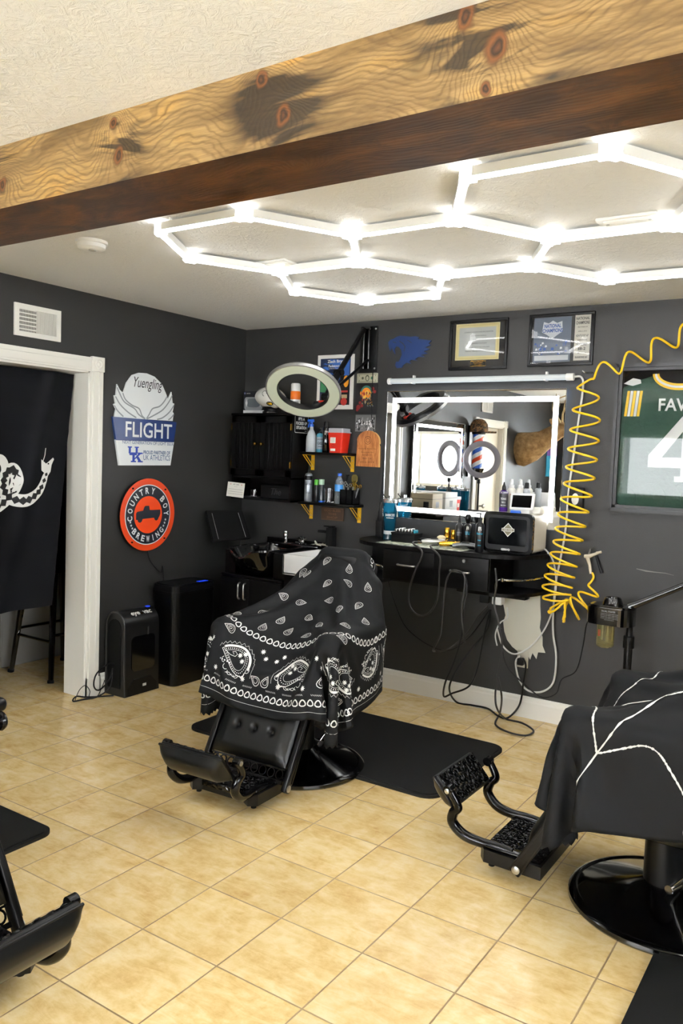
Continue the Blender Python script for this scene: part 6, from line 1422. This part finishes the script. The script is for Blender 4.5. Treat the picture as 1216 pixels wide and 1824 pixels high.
# bowl
def bowl(cx,cy,w,d,ztop,depth,rim=.022,notch=.055):
    m=MB(); rings=[]; n=48
    def ring(w_,d_,z,off,nt): 
        out=[]
        for k in range(n):
            a=2*PI*k/n; ca,sa=math.cos(a),math.sin(a); p_=4.
            r=(abs(ca)**p_+abs(sa)**p_)**(-1/p_); x=cx+ca*r*w_/2; y=cy+off+sa*r*d_/2
            dz=-nt*math.exp(-(((x-cx+.02)/.075)**2))*(1 if sa<-.2 else 0)
            out.append((x,y,z+dz))
        return out
    rings=[ring(w*.55,d*.5,ztop-depth,0.06,0),ring(w*.80,d*.78,ztop-depth+.02,.05,0),ring(w*.93,d*.93,ztop-depth*.5,.02,0),ring(w*.97,d*.98,ztop-.04,0,notch*.6),ring(w*1.02,d*1.03,ztop-.012,0,notch),ring(w*1.0,d*1.01,ztop,0,notch),ring(w-rim*2,d-rim*2,ztop-.002,0,notch),ring(w-rim*2.6,d-rim*2.6,ztop-.02,0,notch*.9),ring(w*.78,d*.78,ztop-depth*.55,.01,0),ring(w*.5,d*.5,ztop-depth+.025,.02,0)]
    vs_=[p_ for r in rings for p_ in r]; fs=[]
    for i in range(len(rings)-1):
        for k in range(n): fs.append((i*n+k,i*n+(k+1)%n,(i+1)*n+(k+1)%n,(i+1)*n+k))
    fs.append([(len(rings)-1)*n+k for k in range(n)]); fs.append(list(range(n))[::-1]); m.add(vs_,fs,0,None,True); return m
m=bowl(.53,-.33,.36,.54,.905,.205); m.build('bowl',mSk,su)
m=MB(); m.box((.34,-.12,.88),(.79,-.0,.915),bev=.01); m.build('rear_deck',mSk,su)
Mpn=Matrix(((.07/.28,-.30,.95,.14),(.27/.28,.05,-.20,-.46),(0,.95,.25,.93),(0,0,0,1)))
m=MB(); bl=V((.15,-.46,.915)); br_=V((.235,-.165,.925)); tl_=V((.045,-.43,1.12)); tr_=V((.125,-.145,1.12)); nn=((br_-bl).cross(tl_-bl)).normalized()
def quad(m,a,b,c,d,n_,t0,t1,mi=0): m.add([a+n_*t0,b+n_*t0,c+n_*t0,d+n_*t0,a+n_*t1,b+n_*t1,c+n_*t1,d+n_*t1],[(0,3,2,1),(4,5,6,7),(0,1,5,4),(1,2,6,5),(2,3,7,6),(3,0,4,7)],mi)
quad(m,bl,br_,tr_,tl_,nn,-.022,0); m.build('upright_pad',mBlkMatte,su)
m=MB()
for f in (.13,.87): a=bl.lerp(br_,f); b_=tl_.lerp(tr_,f); a,b_=a.lerp(b_,.05),a.lerp(b_,.9); m.tube([a+nn*.001,b_+nn*.001],.0018,n=5)
m.build('piping',mk('grey_piping','8a8a88',.5),su)
m=MB(); m.cyl((.50,-.10,.915),(.50,-.10,.955),.014,n=14); m.lathe([(.018,0),(.020,.01),(.016,.028),(.022,.035),(.018,.045),(.001,.047)],0,Matrix.Translation((.50,-.10,.95)),14); m.cyl((.525,-.13,.915),(.525,-.13,.945),.013,n=12); m.build('tap_handle',mChrome,su)
m=MB(); m.tube(spline([(.62,-.09,.915),(.62,-.10,.955),(.66,-.12,.965),(.70,-.14,.955)],5),.009,n=8); m.tube([(.60,-.11,.925),(.72,-.16,.925)],.006,n=8); m.cyl((.655,-.11,.915),(.655,-.11,.945),.014,n=12); m.build('mixer_tap',mChrome,su)
cl3=thing('folded_cloth','crumpled cream cloth lying on the rear deck beside the shampoo bowl','cloth',(.80,-.10,.915))
m=MB(); rg=random.Random(3); pts=[]
for j in range(9):
    for i in range(13): pts.append((.735+i*.011,-.13+j*.010,.918+.010*abs(math.sin(i*1.3+j*.6))*(1-abs(i-6)/7)+.004*rg.random()))
m.add(pts,[(j*13+i,j*13+i+1,(j+1)*13+i+1,(j+1)*13+i) for j in range(8) for i in range(12)],0,None,True); m.tube(spline([(.79,-.12,.925),(.775,-.13,.95),(.79,-.14,.93),(.83,-.135,.92)],6),.003,n=6); m.build('cloth',mk('cream_cloth','b9b4a2',.8),cl3)
ws2=thing('white_basin','white rectangular basin on a black cabinet, behind the draped chair','sink',(.965,-.33,0))
m=MB(); m.box((.80,-.50,0),(1.15,0,.76)); m.box((.80,-.12,.76),(1.15,0,.872)); m.build('cabinet',mBlkWood,ws2)
m=MB(); mWs=mk('white_ceramic','e6e6e4',.15,coat=.4)
x0,x1,y0,y1,zb,zt_=.802,1.150,-.525,-.130,.762,.895
m.box((x0,y0,zb),(x1,y1,zb+.02),bev=.006); 
for a in ((x0,y0,x1,y0+.018),(x0,y1-.018,x1,y1),(x0,y0,x0+.018,y1),(x1-.018,y0,x1,y1)): m.box((a[0],a[1],zb),(a[2],a[3],zt_),bev=.005)
m.build('basin',mWs,ws2)
m=MB(); m.box((.845,-.105,.872),(.897,-.05,1.045),bev=.003); m.box((.765,-.090,1.005),(.86,-.060,1.022),bev=.003); m.box((.86,-.10,1.045),(.88,-.06,1.055)); m.box((.81,-.085,1.048),(.895,-.065,1.056),bev=.002); m.build('faucet',mBlkMatte,ws2)

# ============================================================ TRASH CAN + FLOOR VACUUM
tc=thing('trash_can','tall black metal sensor trash can standing against the left wall','trash can',(.135,-.72,0))
m=MB(); m.prism(rrect(.225,.385,.045,6,.1375,-.725),.0,.60,FU(0,0)); m.build('body',mk('black_steel','0e0e0f',.3,metal=.5),tc)
m=MB(); m.prism(rrect(.232,.392,.048,6,.1375,-.725),.60,.615,FU(0,0)); m.prism(rrect(.225,.385,.045,6,.1375,-.725),.615,.655,FU(0,0)); m.prism(rrect(.205,.365,.045,6,.1375,-.725),.655,.662,FU(0,0)); l_=m.build('lid',mBlk,tc)
m=MB(); m.box((.205,-.68,.662),(.235,-.60,.665)); m.build('sensor_light',mk('blue_led','1a4aff',.4,emit=.25),l_)
vc=thing('floor_vacuum','black upright stationary floor vacuum standing between the door trim and the trash can','vacuum',(.09,-1.13,0))
y0,y1=-1.275,-.99; prof=[(.012,.0),(.012,.43)]+[(.096-.084*math.cos(a*PI/12),.43+.095*math.sin(a*PI/12)) for a in range(1,12)]+[(.18,.43),(.185,.06),(.19,.0)]
m=MB(); Fv=(V((0,y0,0)),V((1,0,0)),V((0,0,1)),V((0,1,0))); m.prism(prof,0,y1-y0,Fv); 
for f in range(len(m.f)): m.sm[f]=len(m.f[f])==4
m.build('body',mk('vac_black','121213',.32),vc)
m=MB(); 
rim=[(.096+(a-.096)*1.0,b) for a,b in prof]
m.tube([V((a,y0-.001,b)) for a,b in [( .006+q[0]*.97,q[1]*.985+.008) for q in prof]],.006,n=6); m.build('side_rim',mk('vac_rim','2a2a2b',.3),vc)
m=MB(); m.prism([(.04,.05),(.04,.42)]+[(.096-.056*math.cos(a*PI/10),.42+.06*math.sin(a*PI/10)) for a in range(1,10)]+[(.15,.42),(.15,.05)],0,.004,(V((0,y0-.001,0)),V((1,0,0)),V((0,0,1)),V((0,-1,0)))); m.build('side_panel',mBlkMatte,vc)
Fd=(V((.186,0,0)),V((0,1,0)),V((0,0,1)),V((1,0,0)))
m=MB(); m.prism(rrect(.19,.22,.03,4,-1.125,.26),-.006,.003,Fd,0); m.flat(rect(-1.10,.37,-1.085,.42),Fd,.006,1); m.build('dust_window',[mBlkGloss,mk('latch_grey','3a3a3a',.4)],vc)
m=MB(); m.prism([(-1.25,.0),(-1.01,.0),(-1.01,.05),(-1.06,.10),(-1.20,.10),(-1.25,.05)],-.004,.004,Fd,0); m.flat(rect(-1.13,.045,-1.10,.062),Fd,.005,1); m.build('intake',[mBlk,mPrint],vc)
m=MB(); aF=math.radians(48); Fe=(V((.096+.0855*math.cos(aF)+.001,0,.43+.0965*math.sin(aF))),V((0,1,0)),V((-math.sin(aF),0,math.cos(aF))),V((math.cos(aF),0,math.sin(aF))))
m.text('eye',-1.165,0,.070,.032,Fe,0,lift=.001,bold=.02); m.text('vac',-1.068,.005,.070,.024,Fe,0,lift=.001,bold=.02); m.flat([(-1.125,0),(-1.115,.010),(-1.105,0),(-1.115,-.010)],Fe,.002,1); m.build('brand_lettering',[mPrint,mGold],vc)
m=MB(); m.box((.09,-1.03,.522),(.11,-1.005,.530)); m.build('blue_indicator',mk('blue_led2','2a50ff',.4,emit=.15),vc)
cable('black vacuum cord coiled on the floor against the door trim',[(.10,-1.28,.20),(.10,-1.33,.21),(.08,-1.40,.16),(.08,-1.42,.09),(.07,-1.37,.05),(.07,-1.29,.10),(.09,-1.285,.17),(.09,-1.30,.06),(.07,-1.38,.012),(.05,-1.46,.010),(.03,-1.53,.010),(.02,-1.50,.03),(.035,-1.44,.015),(.08,-1.36,.01),(.12,-1.30,.01)],mCb,.004,'power_cable')
cable('thin black wire looping in front of the white door trim',[(.03,-1.52,.008),(.035,-1.49,.07),(.04,-1.45,.09),(.045,-1.42,.05),(.05,-1.43,.008),(.06,-1.38,.008),(.07,-1.35,.06),(.06,-1.32,.10)],mCb,.002,'thin_wire')
# ============================================================ LEFT WALL STATION (seen in the mirror)
LX0,LX1=-3.86,-2.66
lm=thing('lit_mirror','second LED bordered mirror on the left wall, seen only as a reflection','mirror',(0,-3.26,1.06))
m=MB(); m.box((0,LX0+.03,1.09),(.03,LX1-.03,1.92)); m.build('back_box',mSteel,lm)
m=MB(); m.box((.03,LX0,1.06),(.035,LX1,1.95)); m.build('mirror_glass',mMirror,lm)
m=MB()
for a,b in (((LX0,1.06),(LX0,1.95)),((LX1,1.06),(LX1,1.95)),((LX0,1.95),(LX1,1.95)),((LX0,1.06),(LX1,1.06))): m.cyl((.033,a[0],a[1]),(.033,b[0],b[1]),.007,n=8)
m.build('polished_edge',mChrome,lm)
led_border(lm,V((.035,(LX0+LX1)/2,1.505)),V((0,1,0)),V((0,0,1)),V((1,0,0)),LX1-LX0,.89,.05,.03)
cw=thing('wall_counter','black counter on the left wall under the second mirror, seen in the reflection','counter',(0,-3.2,.80))
m=MB(); m.box((0,-3.78,.98),(.40,-2.50,1.0),bev=.003); m.build('worktop',mBlkWood,cw)
m=MB(); m.box((0,-3.70,.80),(.36,-2.75,.98)); m.build('drawer_box',mBlkWood,cw)
def carton(lb,x0,y0,x1,y1,z,h,mat):
    c=thing('cardboard_carton',lb,'box',((x0+x1)/2,(y0+y1)/2,z)); m=MB(); m.box((x0,y0,z),(x1,y1,z+h),bev=.002); m.build('carton_body',mat,c)
    m=MB(); m.box((x0-.001,y0-.001,z+h*.72),(x1+.001,y1+.001,z+h*.74)); m.flat(rect((y0+y1)/2-.03,z+h*.3,(y0+y1)/2+.04,z+h*.6),FL(0,0,x1+.001),.001); m.flat(rect(-x1+.04,z+h*.3,-x1+.10,z+h*.6),(V((0,y1+.001,0)),V((-1,0,0)),V((0,0,1)),V((0,1,0))),.001); m.build('printing',mInk,c); return c
carton('beige carton with dark print on the left wall counter, in the reflection',.08,-2.78,.33,-2.56,1.0,.20,mk('beige_carton','b5aa94',.6))
carton('white carton on the left wall counter, in the reflection',.06,-3.10,.34,-2.82,1.0,.21,mk('white_carton','c9c8c4',.5))
s=thing('sharps_container','red container with pale lid on the left wall counter, in the reflection','container',(.25,-3.20,1.0))
m=MB(); taper(m,.26,-3.19,1.0,1.13,.09,.09,.11,.11); m.build('tub',MATS['red_translucent'],s)
m=MB(); taper(m,.26,-3.19,1.13,1.16,.12,.12,.118,.118); m.build('lid',MATS['milky_lid'],s)
m=MB(); m.flat(rect(-3.215,1.05,-3.17,1.10),FL(0,0,.312),0); m.build('sticker',mPaper,s)
bottle('disinfectant_jar','blue disinfectant jar on the left wall counter, in the reflection','jar',.30,-3.36,1.0,[(.045,0),(.045,.02),(.052,.22),(.052,.225)],MATS['blue_liquid'],[('lid',[(.053,.22),(.054,.24),(.012,.25),(.001,.27)],MATS['lid_steel'])])
bottle('disinfectant_jar','second blue jar on the left wall counter, nearest the ring lamp, in the reflection','jar',.12,-3.52,1.0,[(.045,0),(.045,.02),(.052,.22),(.052,.225)],MATS['blue_liquid'],[('lid',[(.053,.22),(.054,.24),(.012,.25),(.001,.27)],MATS['lid_steel'])])
# barber pole with cap
bp=thing('barber_pole','red white and blue striped barber pole on the left wall, seen in the mirror','barber pole',(.12,-4.06,1.38))
mSt=mk('barber_stripes','ffffff',.25); t=NT(mSt); g=t.n('ShaderNodeTexCoord'); sp=t.n('ShaderNodeSeparateXYZ'); t.l(g.outputs['Object'],sp.inputs[0])
an=t.m('DIVIDE',t.m('ARCTAN2',sp.outputs[1],sp.outputs[0]),2*PI); fr=t.m('FRACT',t.m('ADD',t.m('ADD',t.m('MULTIPLY',sp.outputs[2],5.0),an),4.0))
rp=t.n('ShaderNodeValToRGB'); rp.color_ramp.interpolation='CONSTANT'; e=rp.color_ramp.elements
while len(e)<4: e.new(.5)
for i,(p_,c_) in enumerate(((0,'e4512a'),(.25,'eef0f2'),(.5,'2c5cc0'),(.75,'eef0f2'))): e[i].position=p_; e[i].color=lin(c_)
t.l(fr,rp.inputs[0]); t.l(rp.outputs[0],t.b.inputs['Base Color'])
Mt=Matrix.Translation((.12,-4.06,0))
m=MB(); m.lathe([(.062,1.455),(.062,1.85)],0,Mt,32); o=m.build('striped_cylinder',mSt,bp)
for v in o.data.vertices: pass
m=MB(); m.lathe([(.001,1.32),(.02,1.325),(.03,1.36),(.055,1.40),(.075,1.44),(.078,1.457),(.062,1.46)],0,Mt,32); m.build('bottom_cap',mBlkGloss,bp)
m=MB(); m.lathe([(.062,1.845),(.078,1.85),(.075,1.87),(.07,1.90),(.055,1.93),(.03,1.95),(.001,1.955)],0,Mt,32); m.build('top_cap',mBlkGloss,bp)
m=MB(); m.box((0,-4.085,1.36),(.02,-4.035,1.95)); m.box((.01,-4.07,1.40),(.10,-4.05,1.43)); m.box((.01,-4.07,1.87),(.10,-4.05,1.90)); m.build('wall_bracket',mBlk,bp)
mCamo=mk('camo_cloth','4a3a26',.8); t=NT(mCamo); t.l(t.ramp(t.noise(world_pos(t),28,2,.6,.8),[(.38,'1e1710'),(.48,'5a3f24'),(.56,'8a6438'),(.64,'2e2a18')]),t.b.inputs['Base Color'])
hc=thing('camo_cap','brown camouflage cap hung over the top of the barber pole','cap',(.12,-4.06,1.90))
m=MB(); m.lathe([(.104,1.875),(.106,1.91),(.098,1.965),(.065,2.01),(.03,2.025),(.001,2.027)],0,Mt,28); m.build('crown',mCamo,hc)
m=MB(); m.prism([( .0+.085*math.cos(a),-4.06+0) for a in ()] or [(.05,-4.12),(.20,-4.14),(.27,-4.22),(.23,-4.28),(.10,-4.27),(.03,-4.20)],1.87,1.89,FU(0,0)); m.build('bill',mCamo,hc)
# ring lamp on stand
rl=thing('stand_ring_lamp','grey ring lamp on a thin black stand by the left wall, seen in the mirror','ring lamp',(.2,-3.89,0))
rc2=V((.235,-3.91,1.56)); rn2=V((.42,.90,0)).normalized(); a1=rn2.cross(V((0,0,1))).normalized(); a2=V((0,0,1))
m=MB(); ringlathe(m,[(.210,-.015),(.210,.012),(.146,.012),(.146,-.015)],0,rc2,rn2,a1,a2); m.build('ring_housing',mk('lamp_grey','77747a',.5),rl)
m=MB(); ringlathe(m,[(.208,.012),(.200,.018),(.156,.018),(.148,.012)],0,rc2,rn2,a1,a2); m.build('diffuser',mk('lamp_grey_diffuser','86838c',.4),rl)
m=MB(); m.cyl((.22,-3.90,.02),(.22,-3.90,1.335),.010,n=12); m.cyl((.22,-3.9,1.29),(.22,-3.9,1.34),.02,n=12); m.build('stand_pole',mBlk,rl)
for k in range(3): a=k*2.09+.5; m=MB(); m.tube([(.22,-3.90,.25),(.22+.17*math.cos(a),-3.90+.17*math.sin(a),.008)],.008,n=8); m.build('leg',mBlk,rl)
# second vent, deer, banner
v=thing('air_vent','white air vent high on the left wall, seen in the mirror','vent',(0,-4.53,2.13))
m=MB(); 
for a in ((-4.69,2.13,-4.37,2.15),(-4.69,2.25,-4.37,2.27),(-4.69,2.13,-4.665,2.27),(-4.395,2.13,-4.37,2.27),(-4.54,2.13,-4.52,2.27)): m.box((0,a[0],a[1]),(.012,a[2],a[3]))
m.build('frame',mTrim,v); m=MB()
for k in range(16): m.box((.002,-4.665+k*.017,2.15),(.009,-4.656+k*.017,2.25))
m.build('louvres',mTrim,v)
mFur=mk('deer_fur','8a6238',.9,bump=('n',120,.8,.004)); t=NT(mFur); t.l(t.ramp(t.noise(world_pos(t),14,5,.6),[(.35,'7a5c38'),(.6,'a4845a'),(.75,'bb9f78')]),t.b.inputs['Base Color'])
dm=thing('deer_mount','brown deer shoulder mount with antlers on the left wall, reflected in the mirror','deer mount',(0,-5.62,1.52))
def loft(m,secs,n=24,mi=0):
    vs_=[];fs=[]
    for c,r1,r2,ax in secs:
        c=V(c); ax=V(ax).normalized(); s_=ax.cross(V((0,0,1))).normalized(); u_=s_.cross(ax)
        for k in range(n): a=2*PI*k/n; vs_.append(c+s_*math.cos(a)*r1+u_*math.sin(a)*r2)
    for i in range(len(secs)-1):
        for k in range(n): fs.append((i*n+k,i*n+(k+1)%n,(i+1)*n+(k+1)%n,(i+1)*n+k))
    fs.append(list(range(n))[::-1]); fs.append([(len(secs)-1)*n+k for k in range(n)]); m.add(vs_,fs,mi,None,True)
m=MB(); loft(m,[((.0,-5.62,1.72),.17,.21,(1,0,.1)),((.06,-5.62,1.72),.19,.225,(1,0,.15)),((.20,-5.625,1.76),.165,.19,(1,0,.3)),((.34,-5.63,1.84),.12,.135,(1,0,.5)),((.46,-5.64,1.93),.10,.11,(1,0,.5)),((.56,-5.65,1.985),.098,.10,(1,0,.1)),((.65,-5.66,1.975),.082,.085,(1,0,-.35)),((.75,-5.67,1.93),.058,.060,(1,0,-.45)),((.84,-5.68,1.885),.047,.046,(1,0,-.4)),((.87,-5.68,1.87),.03,.03,(1,0,-.4))]); dbody=m.build('body',mFur,dm)
for s_ in (-1,1):
    m=MB(); loft(m,[((.52,-5.65+s_*.08,2.03),.02,.03,(0,s_,.4)),((.50,-5.65+s_*.14,2.06),.032,.05,(0,s_,.4)),((.48,-5.65+s_*.20,2.09),.02,.03,(0,s_,.4)),((.47,-5.65+s_*.225,2.10),.004,.006,(0,s_,.4))],12); m.build('ear',mFur,dm)
    m=MB(); m.lathe([(.001,.014),(.010,.010),(.014,0)],0,Matrix.Translation((.655,-5.66+s_*.078,2.0))@Matrix.Rotation(-s_*PI/2,4,'X'),14); m.build('eye',mk('dark_eye','0c0806',.05),dm)
    m=MB(); m.tube(spline([(.55,-5.65+s_*.04,2.07),(.52,-5.65+s_*.12,2.16),(.50,-5.65+s_*.22,2.24),(.56,-5.65+s_*.27,2.34),(.68,-5.65+s_*.24,2.40)],6),[.016-.0004*i for i in range(25)],n=8)
    for q,e_ in (((.51,-5.65+s_*.15,2.19),(.57,-5.65+s_*.14,2.30)),((.50,-5.65+s_*.22,2.25),(.50,-5.65+s_*.24,2.38)),((.56,-5.65+s_*.27,2.33),(.56,-5.65+s_*.29,2.42))): m.tube([q,e_],[.010,.003],n=6)
    m.build('antler',mk('bone_antler','b0986c',.5),dm)
m=MB(); m.lathe([(.001,.02),(.02,.015),(.03,0)],0,Matrix.Translation((.865,-5.68,1.885))@Matrix.Rotation(PI/2,4,'Y'),14); m.build('nose',mBlk,dm)
bn2=thing('two_tone_banner','purple and teal banner on the left wall behind the deer mount, seen in the mirror','banner',(0,-6.95,1.36))
m=MB(); m.box((0,-7.15,1.36),(.006,-6.72,1.93)); m.build('teal_cloth',mk('teal_cloth','1d7f9c',.7),bn2)
m=MB(); m.box((.006,-7.15,1.66),(.010,-6.72,1.93)); m.build('purple_cloth',mk('purple_cloth','6e3f86',.7),bn2)
GROUPS={'barber_chair':'black barber chairs','hair_cape':'capes draped over the chairs','floor_mat':'black floor mats','ceiling_plate':'blank white ceiling plates','wall_shelf':'black shelves on yellow brackets','styling_bottle':'black styling bottles on the counter','hair_clipper':'clippers on the counter','gold_canister':'gold canisters on the counter','white_squeeze_bottle':'white nozzle bottles on the towel warmer','tube_bottle':'slim bottles on the lower shelf','power_cable':'cables below the counter','honeycomb_light':'honeycomb ceiling lights','lit_mirror':'mirrors with LED borders','disinfectant_jar':'blue disinfectant jars','air_vent':'white wall vents','cardboard_carton':'cartons on the left counter','sharps_container':'red sharps containers'}
for o in bpy.data.objects:
    if o.parent is None and o.get('label'):
        k=o.name.split('.')[0]
        if k in GROUPS and not o.get('group'): o['group']=GROUPS[k]
for o in bpy.data.objects:
    if o.type=='MESH' and not o.data.polygons: print('EMPTY MESH',o.name)
